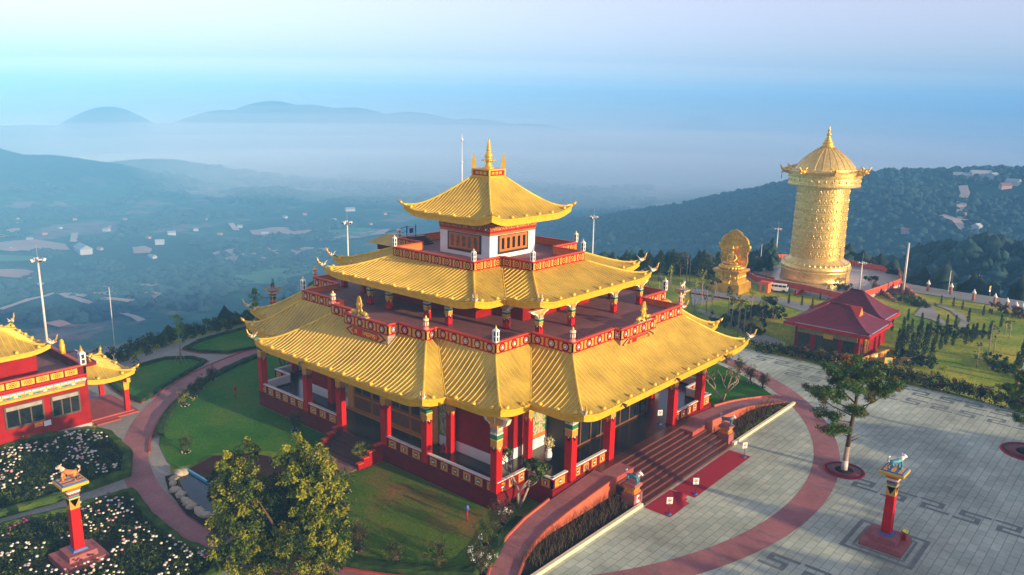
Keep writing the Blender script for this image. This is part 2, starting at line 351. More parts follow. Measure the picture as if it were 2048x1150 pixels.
def build_terrain():
    rad = np.concatenate([[0.05], np.arange(4, 260, 2.0), 260*np.exp(np.linspace(0, math.log(9500/260.), 330)[1:])])
    half = R(38); fine = np.linspace(YAW-half, YAW+half, 520); coarse = np.linspace(YAW+half, YAW-half+2*math.pi, 100)[1:-1]
    ang = np.concatenate([fine, coarse]); A, Rr = np.meshgrid(ang, rad)
    X = CAM[0]+Rr*np.cos(A); Y = CAM[1]+Rr*np.sin(A); Z = height(X, Y)-0.03
    n = len(ang); k = len(rad)
    V = np.stack([X.ravel(), Y.ravel(), Z.ravel()], 1)
    i, j = np.meshgrid(np.arange(k-1), np.arange(n), indexing='ij'); j2 = (j+1) % n
    F = np.stack([i*n+j, (i+1)*n+j, (i+1)*n+j2, i*n+j2], -1).reshape(-1, 4)
    d = seg_dist(X, Y, PLAT)[:-1].ravel(); mi = (d > 4).astype(int)
    o = np_mesh('terrain', V, F, ['slope_grass', TM], mi, smooth=True); tag(o, kind='structure')
TM = terrain_material()
build_terrain()

def drape(poly, dz, mname, name, kind='structure', step=None, zfun=None):
    """flat-filled polygon laid on the ground; with step it follows the slope"""
    bm = bmesh.new(); vs = [bm.verts.new((x, y, 0)) for x, y in poly]; f = bm.faces.new(vs)
    if f.normal.z < 0: f.normal_flip()
    bm.normal_update()
    if bm.faces[:][0].normal.z < 0: bmesh.ops.reverse_faces(bm, faces=bm.faces[:])
    bmesh.ops.triangulate(bm, faces=bm.faces[:])
    if step:
        xs = [p[0] for p in poly]; ys = [p[1] for p in poly]
        for ax, lo, hi in ((0, min(xs), max(xs)), (1, min(ys), max(ys))):
            c = lo+step
            while c < hi:
                co = [0, 0, 0]; no = [0, 0, 0]; co[ax] = c; no[ax] = 1
                bmesh.ops.bisect_plane(bm, geom=bm.verts[:]+bm.edges[:]+bm.faces[:], plane_co=co, plane_no=no); c += step
    co = np.array([v.co[:] for v in bm.verts])
    Z = height(co[:, 0], co[:, 1]) if step else np.zeros(len(co))
    for v, z in zip(bm.verts, Z): v.co.z = z+dz
    bm.normal_update()
    for f in bm.faces:
        if f.normal.z < 0: f.normal_flip()
    me = bpy.data.meshes.new(name); bm.to_mesh(me); bm.free(); me.materials.append(M[mname] if isinstance(mname, str) else mname)
    o = bpy.data.objects.new(name, me); COL.objects.link(o); return tag(o, kind=kind) if kind else o
def arc(r, a0, a1, n=60, cx=0, cy=0): return [(cx+r*math.cos(R(a0+(a1-a0)*i/n)), cy+r*math.sin(R(a0+(a1-a0)*i/n))) for i in range(n+1)]

# ------------------------------------------------------------------ haze and fog
def volume(name, x0, x1, y0, y1, z0, z1, col, dens, aniso=0.0, shape='box'):
    b = MB(); b.box(x0, x1, y0, y1, z0, z1, 'white')
    m = bpy.data.materials.new(name); m.use_nodes = True; t = m.node_tree; t.nodes.clear()
    o_ = t.nodes.new('ShaderNodeOutputMaterial'); v = t.nodes.new('ShaderNodeVolumePrincipled')
    v.inputs['Color'].default_value = (*col, 1); v.inputs['Density'].default_value = dens; v.inputs['Anisotropy'].default_value = aniso
    t.links.new(v.outputs[0], o_.inputs['Volume'])
    b.mats = [m]; o = b.build(name); tag(o, kind='stuff'); return o
FAR = 9800
HAZE = volume('haze', CAM[0]-FAR, CAM[0]+FAR, CAM[1]-FAR, CAM[1]+FAR, VAL-62, CAM[2]+120, (0.20, 0.56, 1.0), 0.00054, -0.30)
tag(HAZE, 'blue morning haze filling the air over the valley', 'haze')
def fog_bank(name, px, py, D, w, dp, hgt, dens, zc=VAL):
    x, y, z = at_dist(px, py, D); a = math.atan2(y-CAM[1], x-CAM[0]); b = MB()
    b.ball((0, 0, 0), 1.0, 'white', 28, 14)
    m = bpy.data.materials.new(name); m.use_nodes = True; t = m.node_tree; t.nodes.clear()
    o_ = t.nodes.new('ShaderNodeOutputMaterial'); v = t.nodes.new('ShaderNodeVolumePrincipled')
    v.inputs['Color'].default_value = (0.93, 0.95, 1.0, 1); v.inputs['Density'].default_value = dens*1.4; v.inputs['Anisotropy'].default_value = -0.38
    t.links.new(v.outputs[0], o_.inputs['Volume']); b.mats = [m]; o = b.build(name)
    o.location = (x, y, zc); o.rotation_euler = (0, 0, a); o.scale = (dp, w, hgt); tag(o, 'pale fog bank lying over the far valley', 'fog'); o['kind'] = 'stuff'; return o
# the valley mist: soft nested layers, thickest low down in the distance
for px_, D_, w_, dp_, h_, de_, zc_ in ((1150, 2250, 2300, 400, 60, 0.0020, VAL), (1150, 2300, 2600, 480, 95, 0.0015, VAL), (1100, 2350, 2900, 560, 130, 0.0011, VAL), (1150, 2420, 3100, 560, 160, 0.0004, VAL), (1250, 2450, 3200, 600, 188, 0.00022, VAL), (1000, 2500, 3300, 650, 215, 0.00014, VAL), (1200, 1750, 1500, 460, 90, 0.0010, VAL), (1400, 2100, 1100, 460, 130, 0.0008, VAL),
                                      (1024, 5600, 7500, 1700, 170, 0.0008, -60), (1024, 5700, 7600, 1900, 260, 0.0005, -60), (1024, 5800, 7700, 2000, 400, 0.00015, -60)):
    fog_bank('fog_bank', px_, 300, D_, w_, dp_, h_, de_, zc_)
# ================================================================== TEMPLE
# plan: X right-down in the photo, Y right-up; centre of the temple at the origin
A1, A2, B1, B2, B3, C1 = 13.55, 18.0, 13.6, 9.05, 15.0, 6.7     # first terrace parapet
ZT1, ZF1 = 12.6, 12.03                                             # parapet top, terrace floor
ZT2, ZF2 = 17.5, 16.70
E1_, E2_, G1_, G2_ = 5.62, 9.43, 7.98, 4.06                        # second terrace parapet
DK = 1.5                                                           # verandah floor
def sym(q):
    """first-quadrant-style list (x>0,y<0 half corner) mirrored to a closed plan, counter-clockwise"""
    p1 = q; p2 = [(x, -y) for x, y in q[::-1]]; p3 = [(-x, -y) for x, y in q]; p4 = [(-x, y) for x, y in q[::-1]]
    out = []
    for p in p1+p2+p3+p4:
        if not out or abs(out[-1][0]-p[0])+abs(out[-1][1]-p[1]) > 1e-6: out.append(p)
    return out
# corner order for x>0,y<0 going counter-clockwise: along -Y side to the right, then up the +X side
PL1 = sym([(C1, -B3), (C1, -B1), (A1, -B1), (A1, -B2), (A2, -B2)])
EV1 = sym([(11.91, -20.26), (11.91, -17.68), (17.79, -17.68), (17.79, -14.1), (22.96, -14.1)])
PL2 = sym([(E1_, -G1_), (E1_, -G2_), (E2_, -G2_)])
EV2 = sym([(10.47, -12.89), (10.47, -8.91), (14.33, -8.91)])
temple = empty('temple', (0, 0, 0), 0, 'three-tiered temple with sweeping gold roofs, red balustrades and painted columns', 'temple')
temple2 = temple
def poly_edges(P): return [(P[i], P[(i+1) % len(P)]) for i in range(len(P))]
def convex(P, i):
    a, b, c = P[i-1], P[i], P[(i+1) % len(P)]
    return (b[0]-a[0])*(c[1]-b[1])-(b[1]-a[1])*(c[0]-b[0]) > 0

def make_roof(name, PI, PO, zi, ze, lift, lw, parent, knob_step=1.9, fascia=0.58, rib=0.56, curve=1.7, overhang=0.35, wall_in=None):
    n = len(PI); NS, NW = 24, 8
    b = MB(); knobs = []
    top_pts = {}
    def prof(t): return ze+(zi-ze)*(1-t)**curve
    for i in range(n):
        a, c = PI[i], PI[(i+1) % n]; A, C = PO[i], PO[(i+1) % n]
        ex, ey = C[0]-A[0], C[1]-A[1]; Ln = math.hypot(ex, ey); ex /= Ln; ey /= Ln; nx, ny = ey, -ex
        la = lift if convex(PO, i) else 0.0; lc = lift if convex(PO, (i+1) % n) else 0.0
        S_ = lambda p: (p[0]-A[0])*ex+(p[1]-A[1])*ey; W_ = lambda p: (p[0]-A[0])*nx+(p[1]-A[1])*ny
        sa, sc_, sA, sC = S_(a), S_(c), 0.0, Ln
        wi = W_(a)                                        # negative
        def zz(s, t):
            fa = max(0.0, 1-(s-sA)/lw)**2 if la else 0; fc = max(0.0, 1-(sC-s)/lw)**2 if lc else 0
            return prof(t)+(la*fa+lc*fc)*t*t
        def pt(s, t, dz=0.0, dn=0.0):
            w = wi*(1-t)+dn; return (A[0]+ex*s+nx*w, A[1]+ey*s+ny*w, zz(s, t)+dz)
        v = []; f = []
        for iw in range(NW+1):
            t = iw/NW; l, r = sa+(sA-sa)*t, sc_+(sC-sc_)*t
            for k in range(NS+1):
                u = k/NS; u = u-0.12*math.sin(2*math.pi*u)*(1 if Ln > 6 else 0); v.append(pt(l+(r-l)*u, t))
        for iw in range(NW):
            for k in range(NS): q = iw*(NS+1)+k; f.append((q, q+1+0, q+NS+2, q+NS+1)[::-1])
        b.add(v, f, 'gold_roof', True)
        # ribs
        smin, smax = min(sa, sA), max(sc_, sC); nr = max(1, int((Ln)/rib)); st = Ln/nr
        s0 = st*0.5
        k0 = int(math.floor((smin-s0)/st)); k1 = int(math.ceil((smax-s0)/st))
        for k in range(k0, k1+1):
            s = s0+k*st; ts = [j/28 for j in range(29)]
            ok = [t for t in ts if sa+(sA-sa)*t+0.06 <= s <= sc_+(sC-sc_)*t-0.06]
            if len(ok) < 2: continue
            P_ = []; h = 0.055; w = 0.03
            for t in ok: P_ += [pt(s-w, t, -0.01), pt(s-w*0.7, t, h), pt(s+w*0.7, t, h), pt(s+w, t, -0.01)]
            F_ = []
            for j in range(len(ok)-1):
                o = j*4
                for q in range(3): F_.append((o+q, o+q+1, o+q+5, o+q+4)[::-1])
            F_.append((len(ok)*4-4, len(ok)*4-3, len(ok)*4-2, len(ok)*4-1))
            b.add(P_, F_, 'gold_rib')
        # eave edge: cornice lip, fascia with tassel fringe, soffit
        SN = max(6, int(Ln/0.45)); rows = []
        ds = [(0.0, 0.0), (0.10, 0.03), (0.10, -0.10), (0.04, -0.14), (0.04, -fascia*0.42), (0.0, -fascia*0.46), (0.0, -fascia), (-0.06, -fascia), (-0.06, -0.30)]
        v = []; f = []
        for k in range(SN+1):
            u = k/SN
            for dn, dz in ds:
                ext = dn
                l = sA-(ext if la else -ext if not la else 0); r = sC+(ext if lc else -ext)
                s = l+(r-l)*u; v.append((A[0]+ex*s+nx*dn, A[1]+ey*s+ny*dn, zz(min(max(s, sA), sC), 1)+dz))
        q = len(ds)
        for k in range(SN):
            for j in range(q-1): f.append((k*q+j, k*q+j+1, (k+1)*q+j+1, (k+1)*q+j))
        b.add(v, f, 'gold_fascia')
        # soffit, back to 0.3 inside the inner edge
        v = []; f = []
        for t in (1.0, 0.55, 0.0):
            l, r = sa+(sA-sa)*t, sc_+(sC-sc_)*t
            for k in range(9):
                s = l+(r-l)*k/8; p = pt(s, t); z1 = zz(s, 1)-0.34 if t == 1 else ze-0.34+(1-t)*0.25; v.append((p[0], p[1], z1))
        for w_ in range(2):
            for k in range(8): f.append((w_*9+k, w_*9+k+1, (w_+1)*9+k+1, (w_+1)*9+k))
        b.add(v, f, 'orange')
        nk = max(1, int(round(Ln/knob_step)))
        for k in range(nk):
            s = Ln*(k+0.5)/nk; knobs.append(pt(s, 1.0, 0.06, -0.12))
        # hip / valley roll at the start corner of this edge
        P_ = []
        for j in range(13):
            t = j/12; s = sa+(sA-sa)*t; P_.append(pt(s, t, 0.05 if la else 0.0))
        b.tube(P_, 0.10 if la else 0.06, 'gold_rib', 6)
    o = b.build(name, parent)
    kb = MB(); kb.lathe([(0.02, -0.05), (0.15, -0.03), (0.19, 0.08), (0.13, 0.2), (0.03, 0.26)], 'gold_rib', 8)
    k0 = None
    for p in knobs:
        if k0 is None: k0 = kb.build('eave_knob', o, p)
        else:
            c = k0.copy(); COL.objects.link(c); c.location = p
    return o, zz

def makara_mesh():
    """upturned corner ornament: collar, scaly head, curling trunk and swept crest, pointing along +X"""
    b = MB()
    b.tube([(-0.75, 0, -0.05), (-0.3, 0, 0.05), (0.05, 0, 0.2)], [0.20, 0.25, 0.27], 'green', 10)
    b.tube([(0.0, 0, 0.2), (0.3, 0, 0.36), (0.6, 0, 0.5)], [0.29, 0.30, 0.22], 'cream', 10)
    b.tube([(0.45, 0, 0.45), (0.8, 0, 0.72), (0.98, 0, 1.05), (1.02, 0, 1.38), (1.22, 0, 1.6)], [0.20, 0.16, 0.12, 0.09, 0.03], 'gold', 8)
    b.tube([(0.45, 0, 0.28), (0.75, 0, 0.38), (0.95, 0, 0.5)], [0.13, 0.11, 0.05], 'pink', 7)
    for s in (-1, 1):
        b.tube([(0.1, 0.18*s, 0.4), (-0.25, 0.28*s, 0.72), (-0.55, 0.30*s, 1.02)], [0.11, 0.06, 0.02], 'cream', 6)
        b.ball((0.42, 0.2*s, 0.58), 0.08, 'black', 6, 4)
        b.tube([(0.1, 0.2*s, 0.2), (-0.05, 0.35*s, 0.4), (-0.3, 0.4*s, 0.42)], [0.12, 0.09, 0.02], 'white', 6)
    return b
def bud_mesh():
    b = MB(); b.tube([(-0.7, 0, -0.05), (-0.1, 0, 0.1), (0.1, 0, 0.24)], [0.18, 0.22, 0.15], 'gold_rib', 9)
    b.tube([(0.1, 0, 0.22), (0.3, 0, 0.34), (0.5, 0, 0.52), (0.78, 0, 0.86)], [0.12, 0.27, 0.22, 0.03], 'gold', 10); return b
def corner_ornaments(PO, z, roof, which=None):
    first = {}
    n = len(PO)
    for i in range(n):
        if not convex(PO, i): continue
        a, p, c = PO[i-1], PO[i], PO[(i+1) % n]
        u = Vector((p[0]-a[0], p[1]-a[1])).normalized(); w = Vector((p[0]-c[0], p[1]-c[1])).normalized(); d = (u+w).normalized()
        kind = which(i, p) if which else 'm'
        nm = 'roof_ornament'
        if kind not in first: o = (makara_mesh() if kind == 'm' else bud_mesh()).build(nm, roof); first[kind] = o
        else: o = first[kind].copy(); COL.objects.link(o)
        o.location = (p[0]+d.x*0.05, p[1]+d.y*0.05, z-0.12); o.rotation_euler = (0, 0, math.atan2(d.y, d.x)); o.scale = (0.62,)*3

roof1, _z1 = make_roof('lower_roof', PL1, EV1, ZT1-1.02, 8.62, 0.48, 2.5, temple, rib=0.46, curve=1.4)
corner_ornaments(EV1, 9.2, roof1, lambda i, p: 'b' if abs(p[0]) > 17 and abs(p[0]) < 18 else 'm')
roof2, _z2 = make_roof('middle_roof', PL2, EV2, ZT2-0.95, 15.0, 0.45, 2.4, temple, rib=0.45, curve=1.3)
corner_ornaments(EV2, 15.5, roof2)
HP = 1.12; TE = 6.1
roof3, _z3 = make_roof('top_roof', [(HP, -HP), (HP, HP), (-HP, HP), (-HP, -HP)], [(TE, -TE), (TE, TE), (-TE, TE), (-TE, -TE)], 24.5, 21.0, 0.62, 2.8, temple, rib=0.42, curve=1.35, fascia=0.62)
corner_ornaments([(TE, -TE), (TE, TE), (-TE, TE), (-TE, -TE)], 21.65, roof3, lambda i, p: 'b')

# ---- apex box, finial, flames
b = MB(); b.box(-1.2, 1.2, -1.2, 1.2, 24.4, 24.62, 'gold_fascia'); b.box(-1.1, 1.1, -1.1, 1.1, 24.62, 25.15, 'red'); b.box(-1.22, 1.22, -1.22, 1.22, 25.15, 25.28, 'gold_fascia')
for s in (-1, 1):
    for q in (-0.55, 0.0, 0.55):
        b.box(q-0.2, q+0.2, s*1.1, s*1.13, 24.75, 25.03, 'gold'); b.box(s*1.1, s*1.13, q-0.2, q+0.2, 24.75, 25.03, 'gold')
    for q in (-1, 1): b.box(s*1.14-0.09, s*1.14+0.09, q*1.14-0.09, q*1.14+0.09, 24.62, 25.15, 'gold_fascia')
apex = b.build('apex_box', roof3)
b = MB(); b.lathe([(0.62, 25.28), (0.58, 25.4), (0.36, 25.48), (0.40, 25.62), (0.30, 25.75), (0.26, 25.95), (0.52, 26.05), (0.62, 26.12), (0.50, 26.2), (0.30, 26.26), (0.40, 26.42), (0.42, 26.62), (0.28, 26.9),
                   (0.18, 27.05), (0.30, 27.14), (0.30, 27.2), (0.15, 27.28), (0.24, 27.42), (0.22, 27.5), (0.11, 27.6), (0.17, 27.72), (0.15, 27.8), (0.07, 27.95), (0.12, 28.06), (0.02, 28.25)], 'gold', 18)
for k in range(8):
    a = math.pi/4*k; b.ball((0.66*math.cos(a), 0.66*math.sin(a), 26.12), 0.09, 'gold', 6, 4)
b.build('finial', roof3)
fl = None
for sx, sy in ((-1, -1), (1, 1), (-1, 1), (1, -1)):
    if fl is None:
        b = MB(); prof = [(0.0, 0), (0.26, 0.12), (0.34, 0.4), (0.30, 0.75), (0.22, 1.05), (0.14, 1.35), (0.02, 1.7), (-0.06, 1.2), (-0.10, 0.8), (-0.20, 0.35)]
        v = [(x, -0.07, z) for x, z in prof]+[(x, 0.07, z) for x, z in prof]; n = len(prof)
        b.add(v, [tuple(range(n)), tuple(range(2*n-1, n-1, -1))]+[(i, (i+1) % n, n+(i+1) % n, n+i)[::-1] for i in range(n)], 'gold'); fl = b.build('flame_ornament', roof3)
        for i in range(4): pass
        o = fl
    else: o = fl.copy(); COL.objects.link(o)
    if (sx, sy) == (1, -1): bpy.data.objects.remove(o); continue
    o.location = (sx*1.12, sy*1.12, 25.25); o.rotation_euler = (0, 0, math.atan2(sy, sx)+math.pi)

# ---- parapets
def facade_run(name, p, q, z0, z1, parent, out, medallion=True, npan=None, th=0.22, capc='red_cap', wallc='dark_red', small=False, innerc='orange'):
    """one straight wall with ochre panels on its outer face; local frame u along, n outward"""
    dx, dy = q[0]-p[0], q[1]-p[1]; L = math.hypot(dx, dy); ux, uy = dx/L, dy/L; nx, ny = uy, -ux
    if nx*out[0]+ny*out[1] < 0: nx, ny = -nx, -ny
    flip = (ux*ny-uy*nx) < 0
    T = Matrix(((ux, nx, 0, p[0]), (uy, ny, 0, p[1]), (0, 0, 1, 0), (0, 0, 0, 1)))
    b = MB(); H = z1-z0
    def bx(x0, x1, y0, y1, a, c, m_):
        if flip:   # keep winding outward
            v = [(x, y, z) for z in (a, c) for x, y in ((x0, y0), (x1, y0), (x1, y1), (x0, y1))]
            b.add(v, [(0, 1, 2, 3), (7, 6, 5, 4), (4, 5, 1, 0), (5, 6, 2, 1), (6, 7, 3, 2), (7, 4, 0, 3)], m_, T=T)
        else: b.box(x0, x1, y0, y1, a, c, m_, T=T)
    bx(0, L, -th, 0, z0, z1-0.08, wallc); bx(0.003, L-0.003, -th-0.02, -th, z0+0.2, z1-0.1, innerc)
    bx(-0.0, L+0.0, -th-0.05, 0.05, z1-0.08, z1, capc)
    bx(0.0, L, 0, 0.03, z1-0.17, z1-0.08, 'red'); bx(0, L, 0, 0.03, z0, z0+0.09, 'red')
    n = npan or max(1, round(L/1.48)); pw = L/n
    for k in range(n):
        c = pw*(k+0.5); hw = pw*0.5-0.10; a, d = z0+0.13, z1-0.21; zc = (a+d)/2; hh = (d-a)/2
        if small:
            bx(c-hw*0.72, c+hw*0.72, 0, 0.02, a+0.02, d-0.02, 'panel')
            rr = min(hh*0.62, hw*0.5)
            hexs = [(c+rr*1.15*math.cos(math.pi/6*t*2)*0.9, zc+rr*math.sin(math.pi/6*t*2)) for t in range(6)]
            v = [(x, 0.035, z) for x, z in hexs]; b.add(v, [tuple(range(6))[::-1] if not flip else tuple(range(6))], 'dark_red', T=T)
            for s_ in range(4):
                al = math.pi/2*s_; x, z = c+rr*0.42*math.cos(al), zc+rr*0.42*math.sin(al)
                bx(x-rr*0.22, x+rr*0.22, 0.035, 0.055, z-rr*0.22, z+rr*0.22, 'teal' if (k+s_) % 2 else 'white')
            bx(c-rr*0.16, c+rr*0.16, 0.035, 0.07, zc-rr*0.16, zc+rr*0.16, 'white')
            continue
        # hourglass shaped ochre fields either side of the medallion
        for s_ in (-1, 1):
            xo, xi = c+s_*hw, c+s_*hw*0.40; xm = c+s_*hw*0.62
            pts = [(xo, a), (xo, d), (xi, d), (xm, zc+hh*0.35), (xm, zc-hh*0.35), (xi, a)]
            if (s_ > 0) != flip: pts = pts[::-1]
            if s_ > 0: pass
            v = [(x, 0.02, z) for x, z in pts]; nn = len(v)
            ar = sum(pts[i][0]*pts[(i+1) % nn][1]-pts[(i+1) % nn][0]*pts[i][1] for i in range(nn))
            f = tuple(range(nn)); want = (ar < 0) if flip is False else (ar > 0)
            b.add(v, [f if want else f[::-1]], 'panel', T=T)
        R_ = hh*0.86
        for rad_, m_, off in ((R_, 'red' if medallion else 'panel', 0.03), (R_*0.8, 'gold', 0.04), (R_*0.62, 'teal' if k % 2 else 'blue', 0.05) if medallion else (R_*0.66, 'dark_red', 0.05)):
            v = [(c+rad_*math.cos(math.pi/6*t), off, zc+rad_*math.sin(math.pi/6*t)) for t in range(12)]
            f = tuple(range(12)); b.add(v, [f if flip else f[::-1]], m_, T=T)
        if medallion:
            for al in (90, 210, 330):
                x, z = c+R_*0.24*math.cos(R(al)), zc+R_*0.24*math.sin(R(al)); bx(x-R_*0.15, x+R_*0.15, 0.05, 0.07, z-R_*0.15, z+R_*0.15, 'white')
        else:
            v = [(c+R_*0.35*math.cos(math.pi/4*t), 0.06, zc+R_*0.35*math.sin(math.pi/4*t)) for t in range(8)]; f = tuple(range(8)); b.add(v, [f if flip else f[::-1]], 'panel', T=T)
        if k: bx(pw*k-0.05, pw*k+0.05, 0, 0.03, z0+0.09, z1-0.17, 'red')
    return b.build(name, parent)

D2 = 2.95; BX = 18.7; BY = 16.2; C2 = 3.1
PLB = sym([(C2, -BY), (C2, -B3), (C1, -B3), (C1, -B1), (A1, -B1), (A1, -B2), (A2, -B2), (A2, -D2), (BX, -D2)])
for p, q in poly_edges(PLB):
    dx, dy = q[0]-p[0], q[1]-p[1]; L = math.hypot(dx, dy)
    facade_run('parapet_wall', p, q, ZT1-1.04, ZT1, temple, (dy/L, -dx/L), npan=max(1, round(L/1.5)))
for p, q in poly_edges(PL2):
    dx, dy = q[0]-p[0], q[1]-p[1]; L = math.hypot(dx, dy)
    facade_run('parapet_wall', p, q, ZT2-0.98, ZT2, temple, (dy/L, -dx/L), medallion=False, npan=max(1, round(L/1.33)))
# terrace floors
b = MB(); b.prism([(x*0.995, y*0.995) for x, y in PLB], ZF1-0.5, ZF1, 'terrace'); b.build('terrace_floor', temple)
b = MB(); b.prism([(x*0.99, y*0.99) for x, y in PL2], ZF2-0.4, ZF2, 'terrace'); b.build('terrace_floor', temple)

# name boards under the projecting parapets (the same board on each front)
def name_board(T, L):
    b = MB(); z0, z1 = ZT1-1.04-0.95, ZT1-1.045; hw = L/2
    v = [(-hw, 0, z1), (hw, 0, z1), (hw, 0, z0+0.15), (hw-0.5, 0, z0), (-hw+0.5, 0, z0), (-hw, 0, z0+0.15)]
    back = [(x, -1.6, z) for x, y, z in v]
    b.add(v+back, [(0, 1, 2, 3, 4, 5)[::-1]]+[(i, (i+1) % 6, 6+(i+1) % 6, 6+i) for i in range(6)], 'grey_stone', T=T)
    b.box(-hw+0.03, hw-0.03, 0.0, 0.02, z0+0.14, z1-0.04, 'panel', T=T)
    zc = (z0+z1)/2+0.02
    def lens(w, h, e, off, m_):
        pts = [(-w, 0), (-w+e, h), (w-e, h), (w, 0), (w-e, -h), (-w+e, -h)]
        v = [(x, off, zc+z) for x, z in pts]; b.add(v, [tuple(range(6))], m_, T=T)
    lens(hw*0.93, 0.40, 0.75, 0.03, 'black'); lens(hw*0.82, 0.33, 0.65, 0.04, 'panel'); lens(hw*0.66, 0.31, 0.35, 0.05, 'red')
    # lettering, upright strokes hanging from a head line as in the painted script
    x = -hw*0.42
    def st(x0, x1, za, zb): b.box(x0, x1, 0.05, 0.07, zc+za, zc+zb, 'gold_rib', T=T)
    st(x-0.22, x+0.1, 0.13, 0.18); st(x-0.2, x-0.14, -0.16, 0.13); st(x, x+0.06, -0.16, 0.13); st(x-0.14, x, -0.02, 0.03)
    x = -hw*0.12
    for k in range(6):
        st(x, x+0.27, 0.13, 0.18); st(x+0.2, x+0.25, -0.17, 0.13)
        if k % 3 == 0: st(x+0.02, x+0.2, -0.03, 0.02); st(x+0.02, x+0.07, -0.12, -0.03)
        elif k % 3 == 1: st(x+0.03, x+0.08, 0.0, 0.13); st(x+0.08, x+0.2, -0.02, 0.03)
        else: st(x+0.02, x+0.07, -0.05, 0.13); st(x+0.02, x+0.16, -0.10, -0.05); st(x, x+0.2, -0.22, -0.19)
        x += 0.30
    st(x+0.08, x+0.12, -0.17, 0.18)
    return b.build('name_board', temple)
def frame(o, u, n): return Matrix(((u[0], n[0], 0, o[0]), (u[1], n[1], 0, o[1]), (0, 0, 1, 0), (0, 0, 0, 1)))
name_board(frame((0, -BY+0.02), (1, 0), (0, -1)), 2*C2-0.04)
name_board(frame((BX-0.02, 0), (0, 1), (1, 0)), 2*D2-0.04)

# parapet lanterns: white two-storey lanterns and painted banner drums
def lantern_mesh():
    b = MB(); w = 0.2
    b.box(-0.24, 0.24, -0.24, 0.24, 0, 0.08, 'white')
    for z in (0.08, 0.60):
        for sx in (-1, 1):
            for sy in (-1, 1): b.box(sx*w-0.055, sx*w+0.055, sy*w-0.055, sy*w+0.055, z, z+0.44, 'white')
        b.box(-0.15, 0.15, -0.15, 0.15, z, z+0.44, 'black'); b.box(-0.27, 0.27, -0.27, 0.27, z+0.44, z+0.52, 'white')
    b.frustum(0.30, 0.08, 1.12, 1.32, 'white'); b.lathe([(0.09, 1.32), (0.12, 1.4), (0.05, 1.5), (0.01, 1.7)], 'gold', 8)
    return b
def banner_mesh():
    b = MB(); b.lathe([(0.34, 0), (0.36, 0.1), (0.26, 0.2), (0.24, 0.3)], 'pink', 14)
    b.lathe([(0.24, 0.3), (0.25, 0.55), (0.23, 0.6), (0.25, 0.85), (0.24, 0.95)], 'orange', 14)
    b.lathe([(0.30, 0.95), (0.32, 1.0), (0.32, 1.12), (0.2, 1.2)], 'cream', 14); b.lathe([(0.2, 1.2), (0.1, 1.3), (0.12, 1.38), (0.02, 1.55)], 'gold', 10)
    for k in range(6):
        a = k*math.pi/3; b.box(0.235*math.cos(a)-0.04, 0.235*math.cos(a)+0.04, 0.235*math.sin(a)-0.04, 0.235*math.sin(a)+0.04, 0.42, 0.80, 'white')
    return b
ln0 = bn0 = None
def put_lantern(x, y, z, sc=1.0):
    global ln0
    if ln0 is None: ln0 = lantern_mesh().build('lantern', temple); o = ln0
    else: o = ln0.copy(); COL.objects.link(o)
    o.location = (x, y, z); o.scale = (sc*0.78, sc*0.78, sc*0.88)
def put_banner(x, y, z):
    global bn0
    if bn0 is None: bn0 = banner_mesh().build('banner_drum', temple); o = bn0
    else: o = bn0.copy(); COL.objects.link(o)
    o.location = (x, y, z); o.scale = (0.82,)*3
for sx in (-1, 1):
    for sy in (-1, 1):
        put_lantern(sx*(A1-0.12), sy*(B1-0.12), ZT1); put_banner(sx*(A2-0.15), sy*(B2-0.15), ZT1); put_banner(sx*(C1-0.15), sy*(B3-0.15), ZT1)
        put_lantern(sx*(E1_-0.1), sy*(G1_-0.1), ZT2, 0.85); put_lantern(sx*(E2_-0.1), sy*(G2_-0.1), ZT2, 0.85)

# gilt wheel between two kneeling deer, standing on each projecting parapet
def deer(T, s, m_='gold'):
    b = MB(); 
    b.tube([(s*0.35, 0, 0.32), (s*0.7, 0, 0.36), (s*1.05, 0, 0.30)], [0.17, 0.19, 0.15], m_, 9, T=T)
    b.tube([(s*0.42, 0, 0.36), (s*0.30, 0, 0.62), (s*0.26, 0, 0.88)], [0.13, 0.08, 0.07], m_, 8, T=T)
    b.tube([(s*0.36, 0, 0.92), (s*0.18, 0, 0.93), (s*0.02, 0, 0.90)], [0.07, 0.085, 0.035], m_, 8, T=T)
    for q in (-1, 1):
        b.tube([(s*0.33, q*0.05, 0.98), (s*0.45, q*0.12, 1.12)], [0.03, 0.015], m_, 5, T=T)
        b.tube([(s*0.45, q*0.12, 0.3), (s*0.30, q*0.13, 0.12), (s*0.50, q*0.13, 0.05)], [0.07, 0.05, 0.035], m_, 6, T=T)
        b.tube([(s*1.0, q*0.13, 0.28), (s*0.80, q*0.16, 0.12), (s*1.05, q*0.16, 0.05)], [0.09, 0.06, 0.035], m_, 6, T=T)
    b.tube([(s*1.12, 0, 0.36), (s*1.22, 0, 0.28)], [0.05, 0.02], m_, 5, T=T)
    return b
